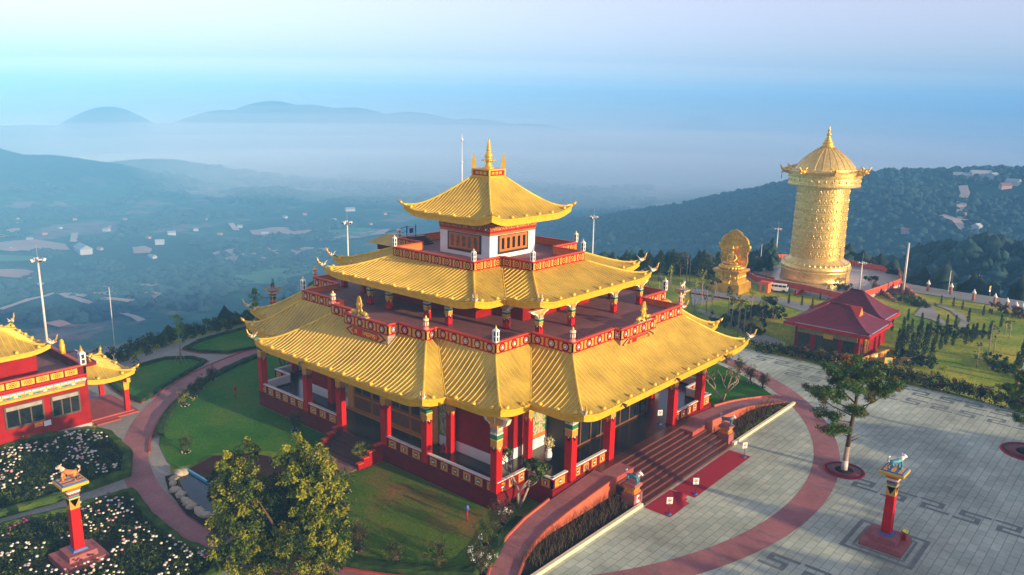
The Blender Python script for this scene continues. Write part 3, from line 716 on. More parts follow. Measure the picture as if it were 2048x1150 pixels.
def emblem(o, u, n, lab):
    e = empty('deer_and_wheel_emblem', (o[0], o[1], ZT1), math.atan2(u[1], u[0]), lab, 'rooftop emblem', 'deer and wheel emblems on the terrace parapets')
    I = Matrix.Identity(4)
    for s in (-1, 1):
        d_ = deer(I, s*1.0); d_.build('deer', e)
    b = MB(); b.box(-1.2, -0.3, -0.22, 0.22, 0, 0.06, 'concrete'); b.box(0.3, 1.2, -0.22, 0.22, 0, 0.06, 'concrete'); b.build('plinth', e)
    b = MB(); b.lathe([(0.22, 0), (0.24, 0.08), (0.12, 0.2), (0.16, 0.32), (0.2, 0.5), (0.12, 0.62), (0.12, 0.7)], 'gold', 12); b.build('stand', e)
    b = MB(); out = []
    n_ = 24
    def ring(sc_, y): return [(sc_*0.34*math.cos(t)*(1-0.25*max(0, math.sin(t))), y, 1.15+sc_*(0.48 if math.sin(t) < 0 else 0.72)*math.sin(t)) for t in [2*math.pi*k/n_ for k in range(n_)]]
    v = ring(1, -0.06)+ring(1, 0.06)
    b.add(v, [tuple(range(n_))[::-1] if False else tuple(range(n_)), tuple(range(2*n_-1, n_-1, -1))]+[(i, (i+1) % n_, n_+(i+1) % n_, n_+i)[::-1] for i in range(n_)], 'gold')
    for y in (-0.085, 0.085):
        b.lathe([(0.2, -0.01), (0.17, 0.03), (0.05, 0.04)], 'gold_rib', 12, T=Matrix.Translation((0, y, 1.1)) @ Matrix.Rotation(math.pi/2*(1 if y < 0 else -1), 4, 'X'))
    b.build('wheel', e); return e
emblem((-1.0, -BY+0.15), (1, 0), (0, -1), 'gilt wheel between two kneeling deer on the parapet above the left front name board')
emblem((BX-0.15, 0.9), (0, 1), (1, 0), 'gilt wheel between two kneeling deer on the parapet above the right front name board')

# ---- columns
def column_mesh(z0, z1, w, cap=1.5, sp=0.0):
    b = MB(); h = w/2; zc = z1-cap
    b.box(-h, h, -h, h, 0, zc-z0, 'red')
    H = zc-z0
    b.box(-h-0.04, h+0.04, -h-0.04, h+0.04, 0, 0.12, 'dark_red')
    return b, H
def capital_mesh(w, cap, ux, uy, wing=1.0):
    """painted capital; wings spread along (ux,uy)"""
    b = MB(); h = w/2
    for i, (za, zb, m_, e) in enumerate(((0, 0.30, 'panel', 0.01), (0.30, 0.36, 'gold_rib', 0.03), (0.36, 0.56, 'green', 0.015), (0.56, 0.62, 'cream', 0.035), (0.62, 0.84, 'grey_stone', 0.02), (0.84, 1.0, 'panel', 0.06))):
        b.box(-h-e, h+e, -h-e, h+e, za*cap*0.75, zb*cap*0.75, m_)
    for s in (-1, 1):       # pointed brocade tongue below the capital
        for ax in (0, 1):
            o = h+0.012
            pts = [(-h*0.85, 0.0), (h*0.85, 0.0), (0, -0.42)]
            v = [((p, s*o, z) if ax == 0 else (s*o, p, z)) for p, z in pts]
            b.add(v, [(0, 1, 2), (2, 1, 0)], 'panel')
            b.box(*( (-0.05, 0.05, s*o, s*(o+0.02), -0.12, 0.0) if ax == 0 else (s*o, s*(o+0.02), -0.05, 0.05, -0.12, 0.0)), 'white')
            for q in (-0.6, -0.2, 0.2, 0.6):
                b.box(*((q*h-0.03, q*h+0.03, s*(h+0.03), s*(h+0.06), cap*0.44, cap*0.50) if ax == 0 else (s*(h+0.03), s*(h+0.06), q*h-0.03, q*h+0.03, cap*0.44, cap*0.50)), 'cream')
    # scalloped bracket
    z = cap*0.75; prof = [(0, z-0.55), (h+0.02, z-0.5), (h+0.1, z-0.2), (h+0.3, z-0.12), (h+0.42, z+0.02), (h+0.72, z+0.08), (h+0.82*wing, z+0.2), (h+1.0*wing, cap), (0, cap)]
    for s in (-1, 1):
        pts = [(s*x, zz_) for x, zz_ in prof]
        v = []
        for t in (-h*0.7, h*0.7): v += [(x*ux-t*uy, x*uy+t*ux, zz_) for x, zz_ in pts]
        n = len(pts); f = [tuple(range(n)), tuple(range(2*n-1, n-1, -1))]+[(i, (i+1) % n, n+(i+1) % n, n+i)[::-1] for i in range(n)]
        if s < 0: f = [q[::-1] for q in f]
        b.add(v, f, 'cream')
        v2 = []
        for t in (-h*0.7-0.015, h*0.7+0.015): v2 += [((x*0.88)*ux-t*uy, (x*0.88)*uy+t*ux, zc_) for x, zc_ in [(s*(h*0.2), z-0.3), (s*(h+0.1), z-0.02), (s*(h+0.6*wing), z+0.17), (s*(h+0.7*wing), cap-0.05), (s*h*0.2, cap-0.05)]]
        n = 5; f = [tuple(range(n)), tuple(range(2*n-1, n-1, -1))]
        if s < 0: f = [q[::-1] for q in f]
        b.add(v2, f, 'panel')
    return b
_cols = {}
def put_column(x, y, z0, z1, w, cap, direc, wing=1.0):
    k = (z0, z1, w, cap, direc, wing)
    if k not in _cols:
        bb, H = column_mesh(z0, z1, w, cap); o = bb.build('column', temple); c = capital_mesh(w, cap, *direc, wing=wing).build('capital', o); c.location = (0, 0, H); _cols[k] = (o, c)
    else:
        o0, c0 = _cols[k]; o = o0.copy(); COL.objects.link(o); c = c0.copy(); COL.objects.link(c); c.parent = o
    o.location = (x, y, z0)
UCX = 19.6; LCY = 16.75; ZS1 = 8.0; ZS2 = 14.42
for y in (-11.0, -5.45, 5.45, 11.0):
    for s in (1, -1): put_column(s*UCX, y, DK if abs(y) > 6 or True else 0, ZS1, 0.72, 2.55, (0, 1))
for x in (-16.6, -8.6, -3.25, 3.25, 8.6, 16.6):
    for s in (-1, 1): put_column(x, s*LCY, DK, ZS1, 0.66, 2.55, (1, 0))
for x in (-8.6, 8.6):
    put_column(x, -B1-0.25, DK, ZS1, 0.6, 2.55, (1, 0))
for y in (-10.2, 10.2): put_column(A1+0.85, y, DK, ZS1, 0.6, 2.55, (0, 1))
for s in (-1, 1):
    for y in (-8.1, -3.45, 3.45, 8.1): put_column(s*13.6, y, ZF1, ZS2, 0.48, 1.42, (0, 1), 1.15)
    for x in (-5.5, -2.7, 2.7, 5.5): put_column(x, s*11.1, ZF1, ZS2, 0.48, 1.42, (1, 0), 0.6)
    for x in (-10.0, 10.0): put_column(x, s*8.3, ZF1, ZS2, 0.48, 1.42, (1, 0), 0.6)

# ---- ground floor
base = sym([(17.0, -17.05), (17.0, -13.45), (19.75, -13.45)])
b = MB(); b.prism(base, 0.0, DK-0.06, 'dark_red'); b.prism([(x*0.999, y*0.999) for x, y in base], DK-0.06, DK, 'deck'); b.build('verandah', temple)
# core walls
b = MB(); WX, WY = 13.55, 13.3
b.box(-WX, WX, -WY, WY, DK, 8.9, 'red_wall')
b.box(-WX-2.5, WX+2.5, -6.5, 6.5, DK, 8.9, 'black')  # black block paints the unlit interior behind the entrance glazing
core = b.build('wall', temple)
for s in (-1, 1):
    for t in (-1, 1):
        b = MB(); b.box(t*(WX+0.03), t*6.6, s*WY, s*(WY+0.035), DK, DK+0.95, 'white'); b.build('dado', core)
        b = MB(); b.box(s*WX, s*(WX+0.035), t*6.5, t*WY, DK, DK+0.95, 'white'); b.build('dado', core)
def mural_mat():
    m = bpy.data.materials.new('painted_mural'); m.use_nodes = True; t = m.node_tree; L = t.links.new; bs = t.nodes['Principled BSDF']; bs.inputs['Roughness'].default_value = 0.6
    tc = t.nodes.new('ShaderNodeTexCoord'); n = t.nodes.new('ShaderNodeTexNoise'); n.inputs['Scale'].default_value = 0.8; n.inputs['Detail'].default_value = 8; n.inputs['Roughness'].default_value = 0.7; n.inputs['Distortion'].default_value = 2.5
    r = t.nodes.new('ShaderNodeValToRGB'); e = r.color_ramp.elements; e[0].position = 0.3; e[0].color = (0.02, 0.10, 0.09, 1); e[1].position = 0.75; e[1].color = (0.55, 0.45, 0.12, 1)
    for p, c in ((0.42, (0.04, 0.20, 0.12, 1)), (0.5, (0.30, 0.36, 0.10, 1)), (0.55, (0.60, 0.56, 0.42, 1)), (0.6, (0.45, 0.12, 0.05, 1)), (0.66, (0.05, 0.22, 0.3, 1))): k = e.new(p); k.color = c
    L(tc.outputs['Object'], n.inputs['Vector']); L(n.outputs['Fac'], r.inputs['Fac']); L(r.outputs['Color'], bs.inputs['Base Color']); return m
M['mural'] = mural_mat()
for s in (-1, 1): b = MB(); b.box(s*6.6, s*8.3, -WY-0.04, -WY, DK+1.0, 6.9, 'mural'); b.build('mural', temple)
b = MB(); b.box(WX, WX+0.04, -9.8, -6.5, DK+1.0, 6.9, 'mural'); b.box(WX+0.04, WX+0.07, -9.8, -6.5, DK+1.0, DK+1.35, 'orange'); b.build('mural', temple)
b = MB(); b.box(WX, WX+0.04, 6.5, 9.8, DK+1.0, 6.9, 'mural'); b.build('mural', temple)
# doors
def door_leaf(T, w, h):
    b = MB(); b.box(0.02, w-0.02, 0, 0.10, 0, h, 'wood_frame', T=T)
    b.box(0.16, w-0.16, 0.10, 0.12, 0.2, h*0.30, 'wood', T=T); b.box(0.16, w-0.16, 0.10, 0.12, h*0.36, h-0.18, 'wood', T=T)
    b.box(0.30, w-0.30, 0.12, 0.14, h*0.42, h-0.5, 'black', T=T); b.box(w/2-0.03, w/2+0.03, 0.14, 0.16, h*0.4, h-0.3, 'panel', T=T)
    return b
for k in range(4):
    T = Matrix(((1, 0, 0, -5.6+k*2.8), (0, -1, 0, -WY-0.02), (0, 0, 1, DK+0.12), (0, 0, 0, 1)))
    bb = door_leaf(T, 2.8, 4.6); bb.f = [f[::-1] for f in bb.f]; d_ = bb.build('door', temple)
    h_ = MB(); h_.lathe([(0.05, 0), (0.09, 0.03), (0.03, 0.08)], 'gold', 8, T=Matrix.Translation((-5.6+k*2.8+(2.5 if k % 2 == 0 else 0.3), -WY-0.16, DK+1.7)) @ Matrix.Rotation(math.pi/2, 4, 'X')); h_.build('handle', d_)
b = MB(); b.box(-6.5, 6.5, -WY-0.14, -WY, DK+4.75, DK+5.3, 'panel'); b.box(-6.5, -5.6, -WY-0.16, -WY, DK, DK+4.75, 'panel'); b.box(5.6, 6.5, -WY-0.16, -WY, DK, DK+4.75, 'panel'); b.box(-6.5, 6.5, -WY-0.4, -WY, DK, DK+0.12, 'panel')
b.build('door_frame', temple)
# entrance glazing on the stair front
b = MB(); X0 = WX+2.5
b.box(X0, X0+0.03, -6.5, 6.5, DK, 8.0, 'glass')
for k in range(9):
    y = -6.5+13/8*k; b.box(X0+0.03, X0+0.12, y-0.07, y+0.07, DK, 7.8, 'wood')
for z in (DK+0.02, DK+3.0, 7.7): b.box(X0+0.031, X0+0.11, -6.5, 6.5, z, z+0.14, 'wood')
b.build('entrance_glazing', temple)

# balustrades with white coping between the columns
def balustrade(p, q, out, z0=0.62, zt=2.52, npan=None):
    dx, dy = q[0]-p[0], q[1]-p[1]; L = math.hypot(dx, dy)
    return facade_run('balustrade', p, q, DK-0.05, zt, temple, out, npan=npan or max(1, round(L/1.35)), th=0.2, capc='white', wallc='dark_red', small=True, innerc='white')
YB = 16.95; XB = 16.9; YR = 13.4; XR = 19.65
for s in (-1, 1):
    balustrade((-XB, s*YB), (-8.95, s*YB), (0, s)); balustrade((-8.25, s*YB), (-3.6, s*YB), (0, s)); balustrade((3.6, s*YB), (8.25, s*YB), (0, s)); balustrade((8.95, s*YB), (XB, s*YB), (0, s))
    for t in (-1, 1):
        balustrade((t*XB, s*YB-s*0.0), (t*XB, s*YR), (t, 0)); balustrade((t*XB, s*YR), (t*XR, s*YR), (0, s))
        balustrade((t*XR, s*YR), (t*XR, s*11.4), (t, 0)); balustrade((t*XR, s*10.6), (t*XR, s*5.85), (t, 0))
for s in (-1, 1): balustrade((-XR, -5.1), (-XR, 5.1), (-1, 0)) if s > 0 else None

# broad front stair (+X side)
st = MB(); N = 9
for k in range(N):
    x0 = 20.0; x1 = 25.0-k*(25.0-20.6)/(N-1)*0.98; z1 = DK*(k+1)/N if k < N-1 else DK-0.004
    z0_ = DK*k/N; st.box(19.7, x1, -7.9+0.0, 7.9, z0_, z1-0.03, 'step'); st.box(x1-0.10, x1+0.02, -7.9, 7.9, z1-0.03, z1, 'step_nose'); st.box(19.7, x1-0.10, -7.9, 7.9, z1-0.03, z1-0.002, 'step')
st.build('front_stair', temple)
# side stair (-Y side) between red stepped cheeks
st = MB()
for k in range(7):
    y1 = -17.05-(6-k)*0.36-0.4; z1 = DK*(k+1)/7; st.box(-2.75, 2.75, y1, -17.05, DK*k/7, z1, 'step')
st.box(-2.9, 2.9, -21.0, -19.62, 0, 0.06, 'pink_pave')
side = st.build('side_stair', temple)
for s in (-1, 1):
    c = MB()
    for (ya, yb, h) in ((-17.05, -17.9, 1.75), (-17.9, -18.6, 1.35), (-18.6, -19.2, 0.95), (-19.2, -19.8, 0.6)):
        c.box(s*2.76, s*3.12, yb, ya, 0, h-0.08, 'red_wall'); c.box(s*2.72, s*3.16, yb-0.02, ya, h-0.08, h, 'red_cap')
    c.build('stair_cheek', side)

# ---- upper storey walls, windows
b = MB(); U1 = sym([(5.75, -7.8), (5.75, -5.3), (9.4, -5.3)]); b.prism(U1, ZF1, 15.3, 'red_wall'); up = b.build('upper_wall', temple)
b = MB(); b.box(-4.6, 3.2, -7.84, -7.8, ZF1+1.15, 14.4, 'black'); b.box(-4.45, 3.05, -7.87, -7.84, ZF1+1.3, 14.3, 'wood_frame')
for k in range(9): x = -4.2+k*0.86; b.box(x-0.17, x+0.17, -7.89, -7.87, ZF1+1.65, ZF1+2.0, 'black'); b.box(x-0.17, x+0.17, -7.89, -7.87, ZF1+1.45, ZF1+1.55, 'panel')
b.build('window_band', up)
b = MB(); b.box(-8.8, -6.1, -5.36, -5.3, ZF1+0.1, 14.4, 'cream'); b.build('window_band', up)

# ---- top pavilion
W = 3.47; b = MB(); b.box(-W, W, -W, W, ZF2-0.1, 19.06, 'white'); house = b.build('top_pavilion_wall', temple)
def frieze_mat():
    m = bpy.data.materials.new('carved_frieze'); m.use_nodes = True; t = m.node_tree; L = t.links.new; bs = t.nodes['Principled BSDF']; bs.inputs['Roughness'].default_value = 0.5
    tc = t.nodes.new('ShaderNodeTexCoord'); n = t.nodes.new('ShaderNodeTexNoise'); n.inputs['Scale'].default_value = 3.2; n.inputs['Detail'].default_value = 5; n.inputs['Distortion'].default_value = 3
    r = t.nodes.new('ShaderNodeValToRGB'); e = r.color_ramp.elements; e[0].position = 0.47; e[0].color = (0.22, 0.02, 0.012, 1); e[1].position = 0.53; e[1].color = (0.60, 0.26, 0.04, 1)
    L(tc.outputs['Object'], n.inputs['Vector']); L(n.outputs['Fac'], r.inputs['Fac']); L(r.outputs['Color'], bs.inputs['Base Color'])
    bp = t.nodes.new('ShaderNodeBump'); bp.inputs['Distance'].default_value = 0.15; L(n.outputs['Fac'], bp.inputs['Height']); L(bp.outputs['Normal'], bs.inputs['Normal']); return m
M['frieze'] = frieze_mat()
b = MB(); b.box(-W-0.03, W+0.03, -W-0.03, W+0.03, 19.06, 19.32, 'wood_frame'); b.box(-W-0.06, W+0.06, -W-0.06, W+0.06, 19.32, 19.55, 'red'); b.box(-W-0.1, W+0.1, -W-0.1, W+0.1, 19.55, 20.9, 'frieze')
for s in (-1, 1):        # hanging garland swags, half round
    for k in range(8):
        c_ = -W+W*2*(k+0.5)/8
        for q in range(7):
            a = math.pi*(q+0.5)/7; x = c_+0.40*math.cos(a); z = 20.35-0.55*math.sin(a)
            b.ball((x, s*(W+0.13), z), 0.06, 'panel', 5, 4); b.ball((s*(W+0.13), x, z), 0.06, 'panel', 5, 4)
        b.ball((c_, s*(W+0.14), 19.68), 0.06, 'white', 5, 4); b.ball((s*(W+0.14), c_, 19.68), 0.06, 'white', 5, 4)
b.build('frieze', temple)
def pav_window(T, seed):
    b = MB(); b.box(-2.35, 2.35, 0, 0.05, 17.12, 19.02, 'black', T=T); b.box(-2.12, 2.12, 0.05, 0.09, 17.38, 18.95, 'wood_frame', T=T)
    for k in range(5):
        x = -1.62+k*0.81; b.box(x-0.21, x+0.21, 0.09, 0.10, 17.6, 18.72, 'glass' if seed else 'amber_pane', T=T)
    if seed: b.f = b.f
    return b
for T, sd_ in ((frame((0.0, -W), (-1, 0), (0, -1)), 0), (frame((W, 0), (0, -1), (1, 0)), 1)):
    pav_window(T, sd_).build('window', house)
for T in (frame((0.0, W), (1, 0), (0, 1)), frame((-W, 0), (0, 1), (-1, 0))):
    pav_window(T, 1).build('window', house)
# steps and metal gate at the back left of the upper terrace
b = MB()
for k in range(5): b.box(-7.6-k*0.3+0.0, -7.6-k*0.3+0.3, -3.0, -0.8, ZF2, ZF2+0.16*(k+1), 'step')
b.build('terrace_steps', temple)
b = MB()
for y in (-3.0, -1.7): b.box(-9.2, -9.12, y-0.04, y+0.04, ZF2+0.7, ZF2+2.0, 'blue')
for z in (0.95, 1.85): b.box(-9.18, -9.14, -3.0, -1.7, ZF2+z, ZF2+z+0.05, 'metal_pole')
for k in range(6): y = -2.9+k*0.22; b.box(-9.175, -9.145, y, y+0.04, ZF2+0.95, ZF2+1.85, 'metal_pole')
b.box(-9.19, -9.13, -2.6, -2.1, ZF2+1.15, ZF2+1.65, 'blue')
b.tube([(-9.15, -3, ZF2+1.9), (-10.9, -3.2, ZF2+1.3), (-12.4, -3.3, ZF2+0.9)], 0.035, 'blue', 5); b.tube([(-9.15, -3, ZF2+1.4), (-10.9, -3.2, ZF2+0.8)], 0.03, 'blue', 5)
b.build('metal_gate', temple)
# stair shed roof behind the left corner of the middle roof
b = MB(); b.frustum(2.2, 0.5, 16.4, 17.3, 'gold_roof', cx=-12.5, cy=-2.0); b.box(-13.8, -11.2, -3.3, -0.7, 15.6, 16.38, 'dark_red'); b.build('stair_roof', temple)
# mast on the rear terrace
mast = empty('lightning_mast', (-7.35, 3.6, ZF2), 0, 'thin pale lightning mast standing behind the topmost gold roof', 'mast')
b = MB(); b.tube([(0, 0, 0), (0, 0, 8.6), (0, 0, 8.7), (0, 0, 10.9)], [0.09, 0.08, 0.05, 0.05], 'metal_pole', 8); b.build('pole', mast)
b = MB(); b.lathe([(0.02, 10.9), (0.13, 11.0), (0.14, 11.15), (0.05, 11.3), (0.02, 11.8)], 'metal_pole', 10); b.lathe([(0.1, 8.5), (0.13, 8.55), (0.1, 8.8)], 'metal_pole', 10); b.build('tip', mast)
# ================================================================== FORECOURT, PATHS, LAWNS
def P0(*pts, z=0.0): return [G0(x, y, z)[:2] for x, y in pts]
drape([(-16, 39.3), (13, 39.3), (43.4, 38.8), (70, 38.0), (105, 37), (120, -20), (110, -90), (20, -100), (0, -62), (8, -36), (20, -32), (24, -24), (20.5, -8), (20.5, 8), (22, 24), (8, 33), (-10, 36)], 0.004, 'plaza', 'forecourt_paving')
drape([(-56+11.5, 32), (-46, 10), (-46, -6), (-43.5, -17), (-41.0, -23), (-38, -30), (-24, -31.2), (-22, -31.2), (-21.0, -45), (-22, -62), (0, -62), (10, -48), (9, -36), (-4, -33), (-20, -26), (-31, -12), (-34, 4), (-30, 18), (-18, 28), (-10, 36), (-16, 39.3), (-40, 38)], 0.002, 'plaza2', 'garden_paving')
# ring path round the temple, in slabs separated by dark joints
RI, RO = 33.5, 35.8
ringp = arc(RO, 0, 360, 160)[:-1]; inn = arc(RI, 0, 360, 160)[:-1]
b = MB(); n = 160
b.add([(x, y, 0.010) for x, y in ringp]+[(x, y, 0.010) for x, y in inn], [(i, (i+1) % n, n+(i+1) % n, n+i) for i in range(n)], 'pink_pave'); tag(b.build('ring_path'), kind='structure')
b = MB()
for a in range(0, 360, 9):
    c, s = math.cos(R(a)), math.sin(R(a)); w = 0.05
    b.add([(RI*c+w*s, RI*s-w*c, 0.015), (RO*c+w*s, RO*s-w*c, 0.015), (RO*c-w*s, RO*s+w*c, 0.015), (RI*c-w*s, RI*s+w*c, 0.015)], [(0, 1, 2, 3)], 'inlay')
tag(b.build('path_joints'), kind='structure')
# dark stone key pattern let into the forecourt
b = MB()
def q(x0, x1, y0, y1): b.add([(x0, y0, 0.009), (x1, y0, 0.009), (x1, y1, 0.009), (x0, y1, 0.009)], [(0, 1, 2, 3)], 'inlay')
def meander(x0, x1, y, s):
    x = x0; k = 0; t = 0.34
    while x < x1:
        f = 1 if k % 2 == 0 else -1
        q(x, x+1.9, y-t/2+0.85*f*s, y+t/2+0.85*f*s)
        q(x+1.5, x+1.9, min(y-t/2*f*s, y+(0.85-t/2)*f*s), max(y-t/2*f*s, y+(0.85-t/2)*f*s))
        q(x+0.7, x+1.5, y-t/2, y+t/2); q(x+0.3, x+0.7, min(y+t/2*f*s, y-0.95*f*s), max(y+t/2*f*s, y-0.95*f*s)); q(x+0.7, x+2.5, y-t/2-0.75*f*s, y+t/2-0.75*f*s)
        x += 2.75; k += 1
meander(35.9, 78, 8.3, 1); meander(35.3, 78, -8.5, -1); meander(19.5, 78, 33.4, 1); meander(14, 60, 36.6, -1)
for X, Y in ((41.4, -0.6),):
    for r_, t in ((2.55, 0.34), (1.85, 0.2)):
        q(X-r_, X+r_, Y-r_, Y-r_+t); q(X-r_, X+r_, Y+r_-t, Y+r_); q(X-r_, X-r_+t, Y-r_+t, Y+r_-t); q(X+r_-t, X+r_, Y-r_+t, Y+r_-t)
tag(b.build('stone_inlay'), kind='structure')
# lawns inside the ring
def sector(r0, r1, a0, a1, n=40): return arc(r1, a0, a1, n)+arc(r0, a1, a0, n)
lawnA = arc(RI-0.9, 176, 243, 40)+P0((336, 926), (352, 936), (378, 930), (428, 908), (500, 902), (600, 906), (655, 902))+[(-3.4, -17.2), (-17, -17.2), (-17, -13.5), (-20, -13.5), (-20, 2)]
drape(lawnA, 0.05, 'lawn', 'lawn')
lawnB = [(3.4, -17.2), (16.8, -17.2), (16.8, -13.6), (19.6, -13.6), (19.6, -16.2), (20.3, -19.5), (22.2, -23.0)]+arc(RI-1.0, -47, -72, 20)+[(8.0, -28.5), (3.8, -23.5), (3.2, -21.5)]
drape(lawnB, 0.05, 'lawn_worn', 'lawn')
drape(arc(RI-0.9, 40, 174, 60)+[(-20.5, 3), (-20.5, 14), (-17, 18), (17, 18), (20.3, 14), (20.3, 20), (21.5, 24)][::-1][::-1], 0.05, 'lawn', 'lawn')
# curbs: thin raised kerb ring
def strip(pts, w, z0, z1, m_, name, kind='structure', closed=False, parent=None):
    b = MB(); n = len(pts); L_ = []; R_ = []
    for i in range(n):
        a = pts[i-1] if (i > 0 or closed) else pts[i]; c = pts[(i+1) % n] if (i < n-1 or closed) else pts[i]
        d = Vector((c[0]-a[0], c[1]-a[1])).normalized(); L_.append((pts[i][0]-d.y*w/2, pts[i][1]+d.x*w/2)); R_.append((pts[i][0]+d.y*w/2, pts[i][1]-d.x*w/2))
    g = lambda p, z: (p[0], p[1], z)
    v = [g(p, z0) for p in L_]+[g(p, z1) for p in L_]+[g(p, z1) for p in R_]+[g(p, z0) for p in R_]
    f = []
    for i in range(n if closed else n-1):
        j = (i+1) % n
        for k in range(3): f.append((k*n+i, (k+1)*n+i, (k+1)*n+j, k*n+j))
    if not closed: f += [(0, 3*n, 2*n, n), (n-1, 2*n-1, 3*n-1, 4*n-1)]
    b.add(v, f, m_); o = b.build(name, parent)
    if kind: tag(o, kind=kind)
    return o
strip(arc(RI-0.1, 172, 246, 60), 0.2, 0, 0.14, 'ramp_red', 'kerb'); strip(arc(RI-0.1, -74, -42, 30), 0.2, 0, 0.14, 'ramp_red', 'kerb')
strip(arc(RO+0.1, 176, 222, 30), 0.15, 0, 0.10, 'ramp_red', 'kerb')
# approach path from the ring to the side stair, and the dark planting bed with the pond
drape([(-2.6, -21.6), (3.3, -21.2), (9.2, -30.6)]+arc(RI, -72, -88, 20), 0.006, 'pink_pave', 'stair_path')
M['soil'] = grass_mat('dark_soil', (0.012, 0.008, 0.006), (0.025, 0.016, 0.010), (0.035, 0.028, 0.014), 0.8, 8)
M['bed_red'] = grass_mat('purple_groundcover', (0.03, 0.008, 0.012), (0.045, 0.012, 0.016), (0.03, 0.035, 0.012), 0.8, 9)
bedp = P0((372, 943), (425, 914), (500, 908), (640, 930), (640, 1150), (500, 1100), (455, 1040))
drape(bedp, 0.10, 'bed_red', 'planting_bed')
pond = P0((356, 958), (372, 945), (455, 1002), (540, 1050), (540, 1085), (452, 1052), (420, 1035), (392, 1010), (368, 985), z=0.0)
M['water'] = mat('pond_water', (0.004, 0.02, 0.05), 0.25, 0, 0.2, 0.6, 0.05, 2, spec=0.25)
drape(pond, 0.16, 'water', 'pond_water')
pondedge = P0((330, 955), (350, 950), (362, 985), (390, 1015), (425, 1042), (455, 1058), (455, 1075), (420, 1062), (372, 1030), (338, 985))
drape(pondedge, 0.12, 'soil', 'planting_bed')
rim = empty('pond_rim', (0, 0, 0), 0, 'straight blue painted rim wall along the back of the garden pond', 'pond rim')
strip(P0((372, 943), (420, 972), (478, 1012), (545, 1050)), 0.16, 0, 0.36, mat('sky_blue', (0.08, 0.34, 0.55), 0.6, 0, 0.1, 3), 'rim_wall', None, parent=rim)
# pond rocks
rk = [(358, 952), (348, 962), (345, 972), (352, 985), (362, 995), (372, 1006), (384, 1018), (398, 1028), (412, 1036), (425, 1042), (438, 1048), (452, 1056), (368, 950), (378, 1012), (404, 1032), (446, 1040)]
M['rock'] = mat('pale_boulder', (0.42, 0.36, 0.27), 0.9, 0, 0.25, 2, 0.4, 6)
rp = []
for j in range(3):
    rr_ = random.Random(j); b = MB(); b.ball((0, 0, 0.2), 0.42, 'rock', 9, 6, (1.25, 0.85, 0.75), 0.35, rr_); rp.append(b.mats and b)
for i, (x, y) in enumerate(rk):
    b = rp[i % 3]; g = G0(x, y)
    if i < 3: o = b.build('boulder'); 
    else: o = [q_ for q_ in COL.objects if q_.name in ('boulder', 'boulder.001', 'boulder.002')][i % 3].copy(); COL.objects.link(o)
    o.location = (g[0], g[1], 0.05); o.rotation_euler = (0, 0, i*1.3); s = 0.75+0.4*rnd.random(); o.scale = (s, s, s)
    tag(o, 'pale boulder edging the pond, %s from the top along its curved row' % ORD[sorted(range(len(rk)), key=lambda i_: rk[i_][1]).index(i)], 'boulder', 'boulders edging the pond')
# ---- ramps beside the front stair, their planters and cream kerb
for s in (-1, 1):
    rmp = empty('access_ramp', (0, 0, 0), 0, 'red paved ramp with curved wall running down %s of the front stair' % ('left' if s < 0 else 'right'), 'ramp', 'ramps beside the front stair')
    pts_in = [(19.9, s*8.0), (19.9, s*14.0), (19.95, s*17.0), (20.4, s*19.5), (21.4, s*22.2), (22.9, s*24.6)]
    pts_out = [(22.1, s*8.0), (22.1, s*14.0), (22.1, s*17.2), (22.3, s*18.8), (23.0, s*20.8), (24.3, s*23.2)]
    hh = [DK-0.05, 0.95, 0.55, 0.3, 0.12, 0.02]
    b = MB(); n = 6
    v = [(x, y, h) for (x, y), h in zip(pts_in, hh)]+[(x, y, h) for (x, y), h in zip(pts_out, hh)]
    b.add(v, [((i, i+1, n+i+1, n+i) if s > 0 else (i, n+i, n+i+1, i+1))[::-1] for i in range(n-1)], 'pink_pave')
    b.box(19.8, 22.1, s*5.2, s*8.0, 0, DK-0.05, 'ramp_red')
    b.box(19.8, 22.05, s*5.25, s*7.95, DK-0.05, DK-0.045, 'pink_pave'); b.build('ramp_surface', rmp)
    b = MB()
    for pts, e in ((pts_out, 0.14), (pts_in, -0.14)):
        for i in range(n-1):
            (xa, ya), (xb, yb) = pts[i], pts[i+1]; ha, hb = hh[i]+0.18, hh[i+1]+0.16
            d = Vector((xb-xa, yb-ya)).normalized()*s; nx, ny = d.y*e, -d.x*e
            if e < 0 and i == 0: continue
            vv = [(xa, ya, 0), (xb, yb, 0), (xb, yb, hb), (xa, ya, ha), (xa+nx, ya+ny, 0), (xb+nx, yb+ny, 0), (xb+nx, yb+ny, hb), (xa+nx, ya+ny, ha)]
            b.add(vv, [(0, 1, 2, 3), (7, 6, 5, 4), (3, 2, 6, 7), (0, 3, 7, 4), (1, 5, 6, 2)], mat('terracotta_wall', (0.50, 0.11, 0.055), 0.7, 0, 0.18, 1.5))
    b.build('ramp_wall', rmp)
    pl = [(22.25, s*8.3), (24.75, s*8.3), (24.75, s*22.4), (24.3, s*22.8), (23.2, s*20.6), (22.5, s*18.8), (22.25, s*17)]
    drape(pl, 0.14, 'soil', 'planting_bed')
    k = empty('planter_kerb', (0, 0, 0), 0, 'long cream kerb of the planting bed %s of the front stair' % ('left' if s < 0 else 'right'), 'kerb', 'cream kerbs of the front planting beds')
    b = MB(); b.box(24.72, 25.0, s*8.2, s*23.2, 0, 0.28, 'cream'); b.build('kerb', k)
